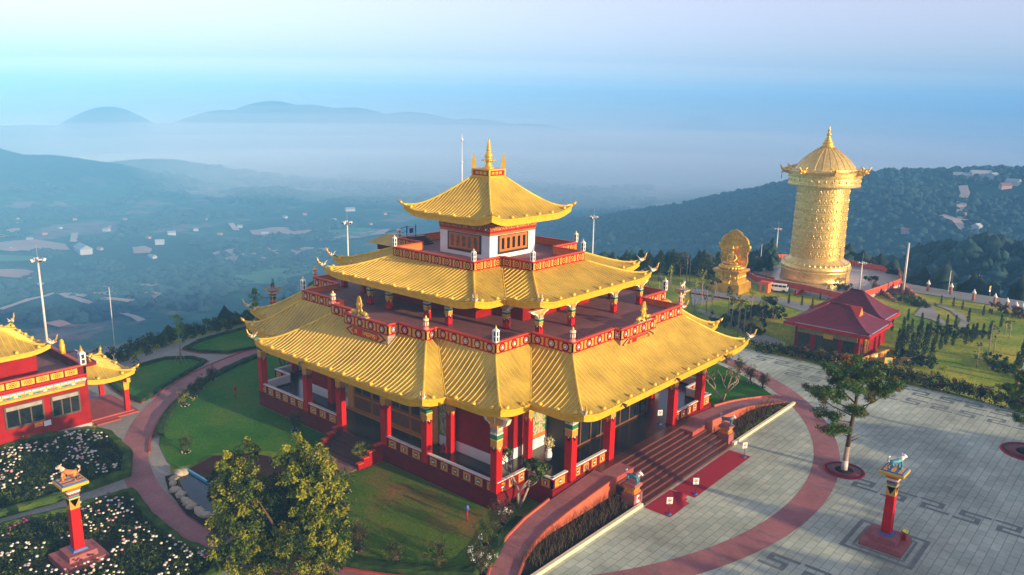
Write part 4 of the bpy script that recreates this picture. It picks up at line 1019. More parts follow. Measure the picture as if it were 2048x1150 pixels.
# ---- carpets
M['carpet'] = mat('red_carpet', (0.36, 0.006, 0.03), 0.95, 0, 0.12, 5, 0.2, 60)
drape([(25.25, -4.0), (27.4, -4.0), (27.3, 6.9), (25.15, 6.9)], 0.016, 'carpet', 'red_carpet', None); o = COL.objects['red_carpet']; tag(o, 'long flat crimson carpet at the foot of the front stair', 'carpet')
b = MB(); g = []
nx_, ny_ = 12, 16
for i in range(nx_+1):
    for j in range(ny_+1):
        x = 25.15+2.4*i/nx_; y = -8.3+4.2*j/ny_
        t = (x-25.15)/2.4+(y+4.1)/4.2*1.1
        z = 0.022+0.16*math.exp(-((t-0.45)/0.13)**2)*max(0, min(1, (y+7)/2.0)); 
        if i > 8 and j > 12: x -= (i-8)*0.12; y -= (j-12)*0.12
        g.append((x, y, z))
f = [(i*(ny_+1)+j, (i+1)*(ny_+1)+j, (i+1)*(ny_+1)+j+1, i*(ny_+1)+j+1) for i in range(nx_) for j in range(ny_)]
b.add(g, f, 'carpet', True); o = b.build('red_carpet'); tag(o, 'short crimson carpet with a raised crease left of the long carpet', 'carpet')
# ---- notice signs on stands
def notice(x, y, z, rz, lab, h=1.35, sc=1.0):
    e = empty('notice_sign', (x, y, z), rz, lab, 'sign', 'small white notice signs at the front stair')
    b = MB(); b.lathe([(0.22, 0), (0.22, 0.04), (0.05, 0.07)], 'blue', 14); b.build('base', e)
    b = MB(); b.tube([(0, 0, 0.05), (0, 0, h-0.4)], 0.025, 'black', 6); b.build('post', e)
    b = MB(); b.box(-0.02, 0.02, -0.24, 0.24, h-0.45, h+0.12, 'white'); bd = b.build('board', e)
    b = MB(); n = 16; v = []; c = h-0.12
    for k in range(n): a = 2*math.pi*k/n; v += [(0.024, 0.16*math.cos(a), c+0.16*math.sin(a)), (0.024, 0.125*math.cos(a), c+0.125*math.sin(a))]
    b.add(v, [(2*k, 2*((k+1) % n), 2*((k+1) % n)+1, 2*k+1) for k in range(n)], 'red')
    b.add([(0.025, -0.11, c+0.09), (0.025, -0.09, c+0.11), (0.025, 0.11, c-0.09), (0.025, 0.09, c-0.11)], [(3, 2, 1, 0)], 'red')
    b.box(0.02, 0.026, -0.03, 0.06, c-0.07, c+0.04, 'black'); b.box(0.02, 0.026, -0.09, -0.03, c-0.08, c-0.02, 'black'); b.box(0.02, 0.024, -0.14, 0.14, h-0.40, h-0.36, 'black')
    b.build('symbol', bd); return e
vz = math.atan2(CAM[1]+0, CAM[0]-27)
notice(26.9, 6.3, 0.02, -0.55, 'small white notice on a stand at the far right corner of the long carpet')
notice(27.1, -3.4, 0.02, -0.8, 'small white notice on a stand at the near corner of the long carpet')
notice(27.2, -7.9, 0.02, -0.8, 'small white notice on a stand at the corner of the short creased carpet')
notice(18.8, 4.6, DK, -0.6, 'small white notice standing on the dark verandah beside a red column')
# ---- guardian lions on pedestals at the stair foot
def lion(T, body, mane, name, parent):
    b = MB()
    b.tube([(-0.55, 0, 0.62), (-0.2, 0, 0.64), (0.15, 0, 0.68), (0.45, 0, 0.78)], [0.20, 0.21, 0.22, 0.22], body, 10, T=T)
    b.tube([(0.42, 0, 0.80), (0.58, 0, 0.98), (0.66, 0, 1.08)], [0.20, 0.19, 0.16], mane, 10, T=T)
    b.ball((0.74, 0, 1.12), 0.20, mane, 9, 6, (1.0, 0.95, 0.95), T=T); b.ball((0.92, 0, 1.06), 0.12, 'white', 8, 5, T=T)
    for s in (-1, 1):
        b.tube([(0.45, s*0.16, 0.70), (0.52, s*0.18, 0.36), (0.46, s*0.18, 0.08), (0.60, s*0.18, 0.04)], [0.12, 0.085, 0.07, 0.08], body, 7, T=T)
        b.tube([(-0.50, s*0.15, 0.62), (-0.34, s*0.19, 0.40), (-0.60, s*0.18, 0.22), (-0.52, s*0.18, 0.05), (-0.40, s*0.18, 0.04)], [0.15, 0.11, 0.07, 0.065, 0.07], body, 7, T=T)
        b.ball((0.66, s*0.17, 1.28), 0.06, mane, 6, 4, T=T); b.ball((0.90, s*0.08, 1.17), 0.03, 'black', 5, 4, T=T)
    b.tube([(-0.62, 0, 0.66), (-0.82, 0, 0.86), (-0.78, 0, 1.12), (-0.60, 0, 1.22)], [0.06, 0.08, 0.11, 0.03], mane, 7, T=T)
    return b.build(name, parent)
M['lion_blue'] = mat('turquoise_glaze', (0.06, 0.26, 0.33), 0.45, 0, 0.25, 4)
M['rose'] = mat('rose_stone', (0.30, 0.085, 0.085), 0.65, 0, 0.18, 3)
for s, sd_ in ((-1, 'left'), (1, 'right')):
    e = empty('guardian_lion', (24.0, s*8.35, 0), 0, 'turquoise lion on a painted pedestal at the %s end of the front stair' % sd_, 'lion statue', 'guardian lions at the front stair')
    b = MB(); b.box(-0.6, 0.6, -0.62, 0.62, 0, 1.05, 'rose'); b.build('pedestal', e)
    b = MB(); b.frustum(0.48, 0.52, 1.05, 1.2, 'panel'); b.frustum(0.42, 0.42, 1.2, 1.5, 'orange'); b.frustum(0.5, 0.62, 1.5, 1.68, 'panel'); b.frustum(0.62, 0.5, 1.68, 1.86, 'rose')
    for q_ in (-0.3, 0, 0.3):
        b.box(0.42, 0.44, q_-0.1, q_+0.1, 1.25, 1.45, 'gold'); b.box(q_-0.1, q_+0.1, -0.44, -0.42, 1.25, 1.45, 'gold')
    b.build('painted_throne', e)
    lion(Matrix.Translation((0, 0, 1.84)) @ Matrix.Rotation(0.12, 4, 'Z') @ Matrix.Scale(0.85, 4), 'lion_blue', 'white', 'lion', e)
    if s < 0:
        b = MB(); b.box(0.6, 0.62, -0.25, 0.25, 0.3, 0.95, 'white'); b.box(0.62, 0.624, -0.12, 0.12, 0.55, 0.8, 'red'); b.box(0.62, 0.624, -0.18, 0.18, 0.4, 0.43, 'black'); b.build('notice', e)
# ---- tall pillars carrying animals, one on each axis of the temple
def pillar(x, y, lab, body, mane, rz, plate=False, base='rose', shaftc='red'):
    e = empty('animal_pillar', (x, y, 0), 0, lab, 'pillar', 'tall pillars with animal statues round the temple')
    b = MB(); b.frustum(1.5, 1.45, 0, 0.45, base); b.frustum(0.95, 0.9, 0.45, 0.85, base); b.frustum(0.5, 0.42, 0.85, 1.0, 'blue'); b.build('base', e)
    b = MB(); b.frustum(0.34, 0.30, 1.0, 4.0, shaftc); sh = b.build('shaft', e)
    c = capital_mesh(0.60, 1.6, 0, 1, 0.3)
    c = MB(); 
    for za, zb, m_, w0, w1 in ((4.0, 4.75, 'panel', .32, .33), (4.75, 4.82, 'gold_rib', .36, .36), (4.82, 5.0, 'teal', .32, .34), (5.0, 5.08, 'red', .37, .37), (5.08, 5.22, 'blue', .34, .36), (5.22, 5.34, 'white', .40, .40), (5.34, 5.6, 'orange', .38, .50)): c.frustum(w0, w1, za, zb, m_)
    for s in (-1, 1):
        for pts in ([(-0.3, 4.72), (0.3, 4.72), (0, 4.15)],):
            for ax in (0, 1):
                v = [((p, s*0.345, z) if ax else (s*0.345, p, z)) for p, z in pts]; c.add(v, [(0, 1, 2), (2, 1, 0)], 'orange')
                v = [((p*0.4, s*0.355, z) if ax else (s*0.355, p*0.4, z)) for p, z in [(-0.3, 4.6), (0.3, 4.6), (0, 4.35)]]; c.add(v, [(0, 1, 2), (2, 1, 0)], 'white')
        for q_ in (-0.25, -0.08, 0.08, 0.25):
            c.box(q_-0.05, q_+0.05, s*0.40, s*0.43, 5.2, 5.36, 'cream'); c.box(s*0.40, s*0.43, q_-0.05, q_+0.05, 5.2, 5.36, 'cream')
    c.build('capital', e)
    b = MB(); b.frustum(0.55, 0.85, 5.6, 5.78, 'panel'); b.box(-0.86, 0.86, -0.86, 0.86, 5.78, 5.98, 'gold_fascia'); b.frustum(0.8, 0.74, 5.98, 6.06, 'blue')
    for q_ in (-0.5, 0, 0.5): b.box(q_-0.12, q_+0.12, -0.7, 0.7, 6.06, 6.075, 'panel')
    b.build('platform', e)
    lion(Matrix.Translation((0, 0, 6.05)) @ Matrix.Rotation(rz, 4, 'Z') @ Matrix.Scale(0.85, 4), body, mane, 'animal_statue', e)
    if plate:
        b = MB(); b.box(1.0, 1.24, 0.5, 0.74, 0.45, 1.15, 'red'); ps = b.build('plaque_stand', e)
        b = MB(); b.add([(0.9, 0.35, 1.15), (1.38, 0.35, 1.02), (1.38, 0.9, 1.02), (0.9, 0.9, 1.15), (0.9, 0.35, 1.22), (1.38, 0.35, 1.09), (1.38, 0.9, 1.09), (0.9, 0.9, 1.22)], [(3, 2, 1, 0), (0, 1, 5, 4), (1, 2, 6, 5), (2, 3, 7, 6), (3, 0, 4, 7)], 'green'); b.add([(0.93, 0.38, 1.225), (1.35, 0.38, 1.11), (1.35, 0.87, 1.11), (0.93, 0.87, 1.225)], [(0, 1, 2, 3)], mat('yellow_plate', (0.75, 0.65, 0.04), 0.4)); b.build('plaque', ps)
    return e
pillar(41.4, -0.6, 'red pillar with a turquoise lion standing on the forecourt at right', 'lion_blue', 'white', 0.9, True)
pillar(0.0, -41.8, 'red pillar with an orange tiger standing in the rose beds at left', mat('tiger_orange', (0.62, 0.22, 0.05), 0.5), mat('tiger_cream', (0.7, 0.5, 0.35), 0.5), -2.3)
pillar(-41.5, 0.5, 'grey topped pillar behind the far left corner of the lower roof', 'green', 'teal', 2.5, False, 'grey_stone')
pillar(0.3, 41.5, 'pillar with a pale statue behind the right end of the upper terrace', 'cream', 'cream', 1.6, False, 'grey_stone')
# ---- tree pits
def pit(x, y, r, lab):
    e = empty('tree_pit', (x, y, 0), 0, lab, 'tree pit', 'round tree pits in the forecourt')
    b = MB(); n = 28; v = [(r*math.cos(2*math.pi*k/n), r*math.sin(2*math.pi*k/n), z) for z in (0, 0.1) for k in range(n)]+[(0.93*r*math.cos(2*math.pi*k/n), 0.93*r*math.sin(2*math.pi*k/n), 0.1) for k in range(n)]
    b.add(v, [(k, (k+1) % n, n+(k+1) % n, n+k) for k in range(n)]+[(n+k, n+(k+1) % n, 2*n+(k+1) % n, 2*n+k) for k in range(n)], 'carpet'); b.build('kerb_ring', e)
    b = MB(); b.lathe([(0.93*r, 0.05), (0.5*r, 0.09), (0.01, 0.1)], 'maroon_tile', 24); b.build('cover', e)
    b = MB(); b.lathe([(0.45*r, 0.11), (0.3*r, 0.15), (0.01, 0.16)], 'soil', 16); b.build('soil', e)
pit(34.8, 9.9, 1.75, 'maroon tree pit round the foot of the single pine'); pit(46.6, 26.2, 2.4, 'larger tree pit cut by the right edge of the photo')
# lawns outside the ring at left, with low clipped hedge borders
M['hedge'] = grass_mat('clipped_hedge', (0.010, 0.028, 0.006), (0.022, 0.050, 0.010), (0.045, 0.075, 0.015), 0.9, 14)
M['hedge_lit'] = grass_mat('clipped_hedge_lit', (0.020, 0.050, 0.008), (0.045, 0.085, 0.012), (0.085, 0.13, 0.018), 0.9, 14)  # brighter copy of the hedge, sunlight put into its colour
def hedge(pts, w, h, name, lab, grp, m_='hedge', closed=True):
    n = len(pts); b = MB(); v = []; den = []
    for i in range(n if closed else n-1):
        a, c = Vector(pts[i]), Vector(pts[(i+1) % n]); k = max(1, int((c-a).length/0.5))
        for j in range(k): den.append(a.lerp(c, j/k))
    if not closed: den.append(Vector(pts[-1]))
    m = len(den); q = random.Random(len(pts)); prof = [(-0.5, 0), (-0.52, 0.55), (-0.42, 0.95), (-0.1, 1.03), (0.2, 1.0), (0.45, 0.9), (0.52, 0.5), (0.5, 0)]
    for i in range(m):
        a = den[i-1] if (i or closed) else den[i]; c = den[(i+1) % m] if (i < m-1 or closed) else den[i]; d = (c-a).normalized()
        for x, z in prof: 
            e = 1+0.28*(q.random()-0.5); v.append((den[i].x-d.y*x*w*e, den[i].y+d.x*x*w*e, 0.0+z*h*(1+0.22*(q.random()-0.5))))
    k = len(prof); f = []
    for i in range(m if closed else m-1):
        for j in range(k-1): f.append((i*k+j, i*k+j+1, ((i+1) % m)*k+j+1, ((i+1) % m)*k+j))
    b.add(v, f, m_); o = b.build(name); return tag(o, lab, 'hedge', grp)
def shrink(P, t):
    cx = sum(p[0] for p in P)/len(P); cy = sum(p[1] for p in P)/len(P); return [(cx+(x-cx)*t, cy+(y-cy)*t) for x, y in P]
lawnC = P0((218, 768), (270, 735), (330, 718), (385, 716), (414, 724), (385, 742), (335, 770), (282, 806), (262, 800), (238, 786))
lawnD = P0((366, 700), (400, 682), (450, 668), (500, 655), (560, 648), (560, 690), (500, 700), (455, 708), (400, 706))
drape(lawnC, 0.05, 'lawn', 'lawn'); drape(lawnD, 0.05, 'lawn', 'lawn')
hedge(shrink(lawnC, 0.97), 0.5, 0.38, 'low_hedge', 'low clipped hedge round the almond shaped lawn left of the ring path', 'low hedges round lawns and beds')
hedge(shrink(lawnD, 0.97), 0.5, 0.38, 'low_hedge', 'low clipped hedge round the lawn nearest the valley edge', 'low hedges round lawns and beds')
strip(shrink(lawnC, 1.03), 0.16, 0, 0.1, 'ramp_red', 'kerb', closed=True); strip(shrink(lawnD, 1.03), 0.16, 0, 0.1, 'ramp_red', 'kerb', closed=True)
# rose beds
bed1 = P0((-60, 925), (60, 882), (195, 866), (216, 872), (256, 912), (252, 952), (100, 1005), (-60, 1050))
bed2 = P0((-60, 1075), (120, 1030), (262, 988), (300, 1040), (360, 1090), (440, 1122), (430, 1150), (300, 1230), (-60, 1230))
for P, nm in ((bed1, 'upper'), (bed2, 'lower')): drape(P, 0.06, 'soil', 'rose_bed_soil')
hedge(bed1, 0.8, 0.55, 'low_hedge', 'low hedge round the rose bed next to the left building', 'low hedges round lawns and beds', 'hedge_lit')
hedge(bed2, 0.7, 0.5, 'low_hedge', 'low hedge round the rose bed in the near left corner', 'low hedges round lawns and beds', 'hedge_lit')
hedge(arc(RI-0.75, 178, 240, 40), 0.9, 0.4, 'low_hedge', 'long curved hedge inside the ring path at left', 'low hedges round lawns and beds', closed=False)
hedge(arc(RI-0.85, -70, -49, 20)+[(21.3, -22.8), (19.9, -19.6), (19.3, -16.8)], 1.0, 0.45, 'low_hedge', 'curved hedge between the worn lawn and the ramp', 'low hedges round lawns and beds', closed=False)
# ================================================================== LEFT HALL
hall = empty('red_hall', (-23.9, -31.4, 0), 0, 'red walled hall with gold roof and painted cornice cut off by the left edge', 'hall')
b = MB(); b.box(-9.6, 0, -32, 0, 0, 5.3, 'red_wall'); b.box(0, 0.06, -32, 0, 0, 0.35, 'concrete'); wl = b.build('wall', hall)
b = MB(); b.prism([(-9.35, -31.8), (-0.25, -31.8), (-0.25, -0.25), (-9.35, -0.25)], 5.28, 5.38, 'terrace'); b.build('roof_terrace', hall)
M['brown_win'] = mat('brown_window_frame', (0.085, 0.05, 0.035), 0.5, 0, 0.2, 4)
def fr(o, u, n, parent=None): return frame(o, u, n)
def hall_run(p, q, out):
    dx, dy = q[0]-p[0], q[1]-p[1]; L = math.hypot(dx, dy); nx, ny = out; ux, uy = dx/L, dy/L
    if ux*ny-uy*nx > 0: pass
    b = MB()
    T = frame(p, (ux, uy), (nx, ny)); fl = (ux*ny-uy*nx) < 0
    def bx(x0, x1, y0, y1, z0, z1, m_):
        b2 = MB(); b2.box(x0, x1, y0, y1, z0, z1, m_); fs = [f[::-1] for f in b2.f] if fl else b2.f; b.add(b2.v, fs, m_, T=T)
    bx(0, L, -0.24, 0.0, 5.3, 6.25, 'dark_red'); bx(0, L, -0.3, 0.08, 6.25, 6.35, 'red_cap'); bx(0.0, L, 0, 0.03, 5.28, 5.42, 'red')
    n = int(L/1.25)
    for k in range(n):
        c = L-(k+0.5)*1.25
        for s in (-1, 1):
            pts = [(c+s*0.55, 5.55), (c+s*0.55, 6.12), (c+s*0.15, 6.12), (c+s*0.33, 5.95), (c+s*0.33, 5.72), (c+s*0.15, 5.55)]
            v = [(x, 0.03, z) for x, z in pts]; ar = sum(pts[i][0]*pts[(i+1) % 6][1]-pts[(i+1) % 6][0]*pts[i][1] for i in range(6))
            f = tuple(range(6)); b.add(v, [f if (ar < 0) != fl else f[::-1]], 'gold_fascia', T=T)
        for r_, m_, o_ in ((0.30, 'gold_fascia', 0.04), (0.22, 'red', 0.05), (0.16, 'gold_fascia', 0.06), (0.08, 'red', 0.07)):
            v = [(c+r_*math.cos(math.pi/8*t), o_, 5.835+r_*math.sin(math.pi/8*t)) for t in range(16)]; f = tuple(range(16)); b.add(v, [f if fl else f[::-1]], m_, T=T)
    return b.build('parapet', hall)
hall_run((0, 0), (0, -32), (1, 0)); hall_run((0, 0), (-9.6, 0), (0, 1)); hall_run((-9.6, 0), (-9.6, -32), (-1, 0))
# painted cornice over the windows
b = MB(); zz_ = 5.1
for i, (h, e, m_) in enumerate(((0.10, 0.42, 'white'), (0.14, 0.36, 'gold_fascia'), (0.22, 0.28, 'teal'), (0.14, 0.2, 'orange'), (0.24, 0.12, 'gold_fascia'))):
    zz_ -= h; b.box(0, e, -31.5, -0.35+e*0.3, zz_, zz_+h, m_)
for k in range(50):
    y = -0.7-k*0.62; b.box(0.28, 0.295, y-0.2, y+0.1, 4.66, 4.84, ('orange', 'cream', 'blue', 'gold_rib')[k % 4]); b.box(0.42, 0.44, y-0.02, y+0.06, 5.0, 5.1, 'blue')
b.build('cornice', hall)
# windows with brown frames
for k, (y0, y1) in enumerate(((-3.3, -1.0), (-7.2, -4.2), (-11.8, -8.6), (-16.4, -13.2), (-21, -17.8))):
    b = MB(); b.box(0, 0.12, y0-0.15, y1+0.15, 1.75, 3.95, 'brown_win'); b.box(0.12, 0.14, y0, y1, 1.95, 3.45, 'glass'); b.box(0.12, 0.16, y0, y1, 3.5, 3.85, 'grey_stone')
    w_ = b.build('window', hall); b = MB()
    for j in range(1, 3): y = y0+(y1-y0)*j/3; b.box(0.14, 0.2, y-0.06, y+0.06, 1.95, 3.45, 'brown_win')
    b.box(0.13, 0.2, y0-0.05, y1+0.05, 1.82, 1.95, 'brown_win'); b.build('mullions', w_)
b = MB(); b.box(0.0, 0.05, -4.2, -3.6, 1.2, 1.7, 'white'); b.box(0.0, 0.05, -5.0, -4.3, 1.3, 1.75, 'orange'); b.build('wall_box', hall)
# set-back upper storey and its gold roof
b = MB(); b.box(-9.0, -2.9, -14, -3.3, 5.38, 8.3, 'red_wall'); b.build('upper_wall', hall)
roofh, _ = make_roof('upper_roof', [(-4.3, -9.6), (-4.3, -6.2), (-6.8, -6.2), (-6.8, -9.6)], [(-0.9, -13.9), (-0.9, -2.6), (-11.4, -2.6), (-11.4, -13.9)], 10.5, 8.35, 0.45, 2.2, hall, rib=0.5, fascia=0.45, curve=1.5)
b = MB(); b.box(-6.9, -4.2, -9.7, -6.1, 10.4, 10.8, 'red'); b.box(-7.0, -4.1, -9.8, -6.0, 10.8, 10.9, 'gold_fascia'); b.lathe([(0.35, 10.9), (0.2, 11.5), (0.3, 11.7), (0.1, 11.9), (0.15, 12.1), (0.02, 12.5)], 'gold', 12, cx=-5.5, cy=-7.9); b.build('ridge_box', roofh)
corner_ornaments([(-0.9, -13.9), (-0.9, -2.6), (-11.4, -2.6), (-11.4, -13.9)], 8.85, roofh)
# porch toward the ring path
b = MB(); b.box(-6.6, -0.6, 0.02, 4.4, 0.0, 0.30, 'ramp_red'); b.box(-7.0, -0.2, 0.02, 4.8, 0, 0.15, 'ramp_red'); b.box(-0.6, 0.5, 0.3, 2.6, 0, 0.12, 'ramp_red'); b.build('porch_floor', hall)
porch, _ = make_roof('porch_roof', [(-2.2, -0.1), (-2.2, 1.4), (-6.4, 1.4), (-6.4, -0.1)], [(-0.1, -0.05), (-0.1, 4.6), (-8.3, 4.6), (-8.3, -0.05)], 5.5, 4.35, 0.35, 2.0, hall, rib=0.55, fascia=0.45, curve=1.4, knob_step=2.5)
corner_ornaments([(-0.1, -8.0), (-0.1, 4.6), (-8.3, 4.6)], 4.9, porch, lambda i, p: 'b')
for x in (-1.0, -7.2):
    b = MB(); b.box(x-0.22, x+0.22, 3.7, 4.14, 0.3, 2.5, 'red'); c_ = b.build('porch_column', hall); b = MB(); b.frustum(0.24, 0.3, 2.5, 3.2, 'gold_fascia', cx=x, cy=3.92); b.box(x-0.34, x+0.34, 3.62, 4.22, 3.2, 3.45, 'panel'); b.box(x-0.9, x+0.9, 3.75, 4.1, 3.45, 3.9, 'gold_fascia'); b.build('capital', c_)
b = MB(); b.box(-6.9, -1.6, -0.1, 1.6, 5.55, 5.9, 'dark_red'); b.box(-6.2, -2.3, 0.2, 1.3, 5.9, 5.92, 'black'); b.box(-7, -1.5, 1.6, 1.7, 5.75, 5.92, 'white'); b.build('ridge_kerb', porch)
T = Matrix.Translation((-2.6, 1.2, 5.9))
b = MB(); b.lathe([(0.3, 0), (0.34, 0.1), (0.2, 0.4), (0.28, 0.7), (0.12, 1.0), (0.02, 1.4)], 'gold', 12, T=Matrix.Translation((-3.6, 1.0, 5.9))); b.build('finial', porch)
b = MB(); b.tube([(-2.0, 1.1, 5.9), (-1.9, 1.15, 6.5), (-1.5, 1.2, 6.8)], [0.3, 0.22, 0.12], 'gold', 8); b.build('gilt_animal', porch)
b = lantern_mesh(); b.build('lantern', hall, (-0.2, -0.2, 6.35))
b = MB(); b.lathe([(0.3, 0), (0.25, 0.3), (0.28, 0.9), (0.2, 1.0), (0.2, 1.3), (0.05, 1.5)], 'gold_fascia', 12); b.build('banner_drum', hall, (-5.2, -0.15, 6.35))

# ================================================================== RED TILED PAVILION
zP = -4.6
pav = empty('tiled_pavilion', (20.7, 58.2, zP), 0, 'dark red pavilion with two stepped red tiled roofs beyond the forecourt', 'pavilion')
M['tile_red'] = brick_mat('red_roof_tiles', (0.13, 0.004, 0.018), (0.19, 0.006, 0.024), (0.035, 0.002, 0.006), 0.4, 0.25, 0.5, pscale=0.6, mortar=0.03)
b = MB(); b.box(-9.6, 0, 0, 9.2, 0, 4.4, 'red_wall'); b.box(-9.65, 0.02, -0.05, 0, 0, 0.7, 'dark_red'); b.build('wall', pav)
def hip_roof(name, x0, x1, y0, y1, z0, z1, ridge, ov, parent, gable=True):
    b = MB(); X0, X1, Y0, Y1 = x0-ov, x1+ov, y0-ov, y1+ov; ym = (y0+y1)/2; rx0, rx1 = x0+ridge, x1-ridge
    def crv(p, e, t): return p+(e-p)*t
    NS, NT = 14, 8
    corners = {'s': ((X0, Y0), (X1, Y0), (rx0, ym), (rx1, ym)), 'n': ((X1, Y1), (X0, Y1), (rx1, ym), (rx0, ym)), 'e': ((X1, Y0), (X1, Y1), (rx1, ym), (rx1, ym)), 'w': ((X0, Y1), (X0, Y0), (rx0, ym), (rx0, ym))}
    for k, (A, B_, ra, rb) in corners.items():
        v = []; f = []
        for i in range(NT+1):
            t = i/NT
            for j in range(NS+1):
                u = j/NS; ex, ey = A[0]+(B_[0]-A[0])*u, A[1]+(B_[1]-A[1])*u; px_, py_ = ra[0]+(rb[0]-ra[0])*u, ra[1]+(rb[1]-ra[1])*u
                z = z0+(z1-z0)*(1-t)**1.25+0.35*t*t*(abs(2*u-1)**6); v.append((px_+(ex-px_)*t, py_+(ey-py_)*t, z))
        for i in range(NT):
            for j in range(NS): q_ = i*(NS+1)+j; f.append((q_, q_+NS+1, q_+NS+2, q_+1))
        b.add(v, f, 'tile_red', True)
    o = b.build(name, parent)
    b = MB(); 
    for (xa, xb, ya, yb) in ((X0-0.08, X1+0.08, Y0-0.08, Y0+0.3), (X0-0.08, X1+0.08, Y1-0.3, Y1+0.08), (X0-0.08, X0+0.3, Y0+0.3, Y1-0.3), (X1-0.3, X1+0.08, Y0+0.3, Y1-0.3)):
        b.box(xa, xb, ya, yb, z0-0.42, z0-0.02, 'red'); 
    b.box(X0+0.3, X1-0.3, Y0+0.3, Y1-0.3, z0-0.40, z0-0.28, 'dark_red')
    b.build('eave_board', o)
    b = MB()
    for (xa, xb, ya, yb) in ((X0-0.02, X1+0.02, Y0+0.06, Y0+0.2), (X1-0.2, X1-0.06, Y0+0.2, Y1)): b.box(xa, xb, ya, yb, z0+0.04, z0+0.11, mat('pale_gutter', (0.35, 0.48, 0.55), 0.4, 0.2))
    b.build('gutter', o)
    if gable:
        b = MB(); b.add([(rx1+1.9, ym-1.0, z1-1.35), (rx1+1.9, ym+1.0, z1-1.35), (rx1+1.9, ym, z1+0.1), (rx1-0.3, ym-1.0, z1-1.3), (rx1-0.3, ym+1.0, z1-1.3), (rx1-0.3, ym, z1+0.1)], [(0, 1, 2), (0, 2, 5, 3), (2, 1, 4, 5)], 'red_cap')
        b.add([(rx1+1.92, ym-0.75, z1-1.25), (rx1+1.92, ym+0.75, z1-1.25), (rx1+1.92, ym, z1-0.15)], [(0, 1, 2)], 'panel'); b.build('gable', o)
    b = MB(); b.tube([(rx0, ym, z1+0.03), (rx1, ym, z1+0.03)], 0.13, 'tile_red', 6)
    for (cx_, cy_), rx_ in (((X1, Y0), rx1), ((X1, Y1), rx1), ((X0, Y0), rx0), ((X0, Y1), rx0)):
        b.tube([(rx_+(cx_-rx_)*t, ym+(cy_-ym)*t, z0+(z1-z0)*(1-t)**1.25+0.35*t**8+0.05) for t in [i/8 for i in range(9)]], 0.1, 'tile_red', 6)
    b.build('ridge', o); return o
hip_roof('lower_roof', -9.6, 0.3, 0, 8.0, 4.7, 7.6, 3.6, 1.35, pav)
b = MB(); b.box(-9.2, -0.6, 9.2, 15.0, 0, 4.7, 'red_wall'); b.build('rear_wall', pav)
hip_roof('rear_roof', -9.6, -0.6, 9.8, 15.4, 4.9, 8.3, 3.6, 1.3, pav, False)
b = MB(); b.box(-9.2, -0.3, -0.14, 0, 3.15, 4.2, mat('carved_grey_band', (0.30, 0.22, 0.15), 0.8, 0, 0.35, 3, 0.6, 8)); b.build('carved_band', pav)
for x0, x1 in ((-9.0, -7.3), (-6.3, -3.1), (-2.3, -0.7)):
    b = MB(); b.box(x0, x1, -0.06, 0, 0.4, 3.1, 'glass'); w_ = b.build('window', pav); b = MB()
    n = max(2, int((x1-x0)/0.8))
    for k in range(n+1): x = x0+(x1-x0)*k/n; b.box(x-0.04, x+0.04, -0.1, -0.06, 0.4, 3.1, 'black')
    b.box(x0, x1, -0.09, -0.06, 1.0, 1.08, 'black'); b.build('frame', w_)
b = MB(); b.box(-5.2, -3.8, -0.2, -0.14, 2.9, 3.6, 'gold_fascia'); b.build('name_plate', pav)
b = MB(); b.box(0, 0.06, 0.5, 1.3, 0.0, 3.0, 'brown_win'); b.box(0.06, 0.08, 0.62, 1.18, 1.0, 2.85, 'glass'); b.build('door', pav)
b = MB(); b.box(0, 0.10, 1.9, 4.6, 0.75, 3.1, 'brown_win'); b.box(0.10, 0.12, 2.15, 4.35, 1.15, 2.95, 'amber_pane'); w_ = b.build('window', pav)
b = MB(); b.box(0.12, 0.17, 3.2, 3.3, 1.1, 3.0, 'brown_win'); b.box(0.12, 0.17, 2.1, 4.4, 1.05, 1.2, 'brown_win'); b.build('mullions', w_)
b = MB(); b.box(0, 0.35, 1.6, 4.9, 3.2, 3.5, 'gold_fascia'); b.box(0, 0.5, 1.5, 5.0, 3.85, 4.05, 'gold_rib'); b.box(0, 0.42, 1.55, 4.95, 3.5, 3.85, 'panel')
for k in range(7): y = 1.8+k*0.48; b.box(0.42, 0.44, y, y+0.2, 3.55, 3.8, 'teal' if k % 2 else 'white')
b.build('window_hood', pav)
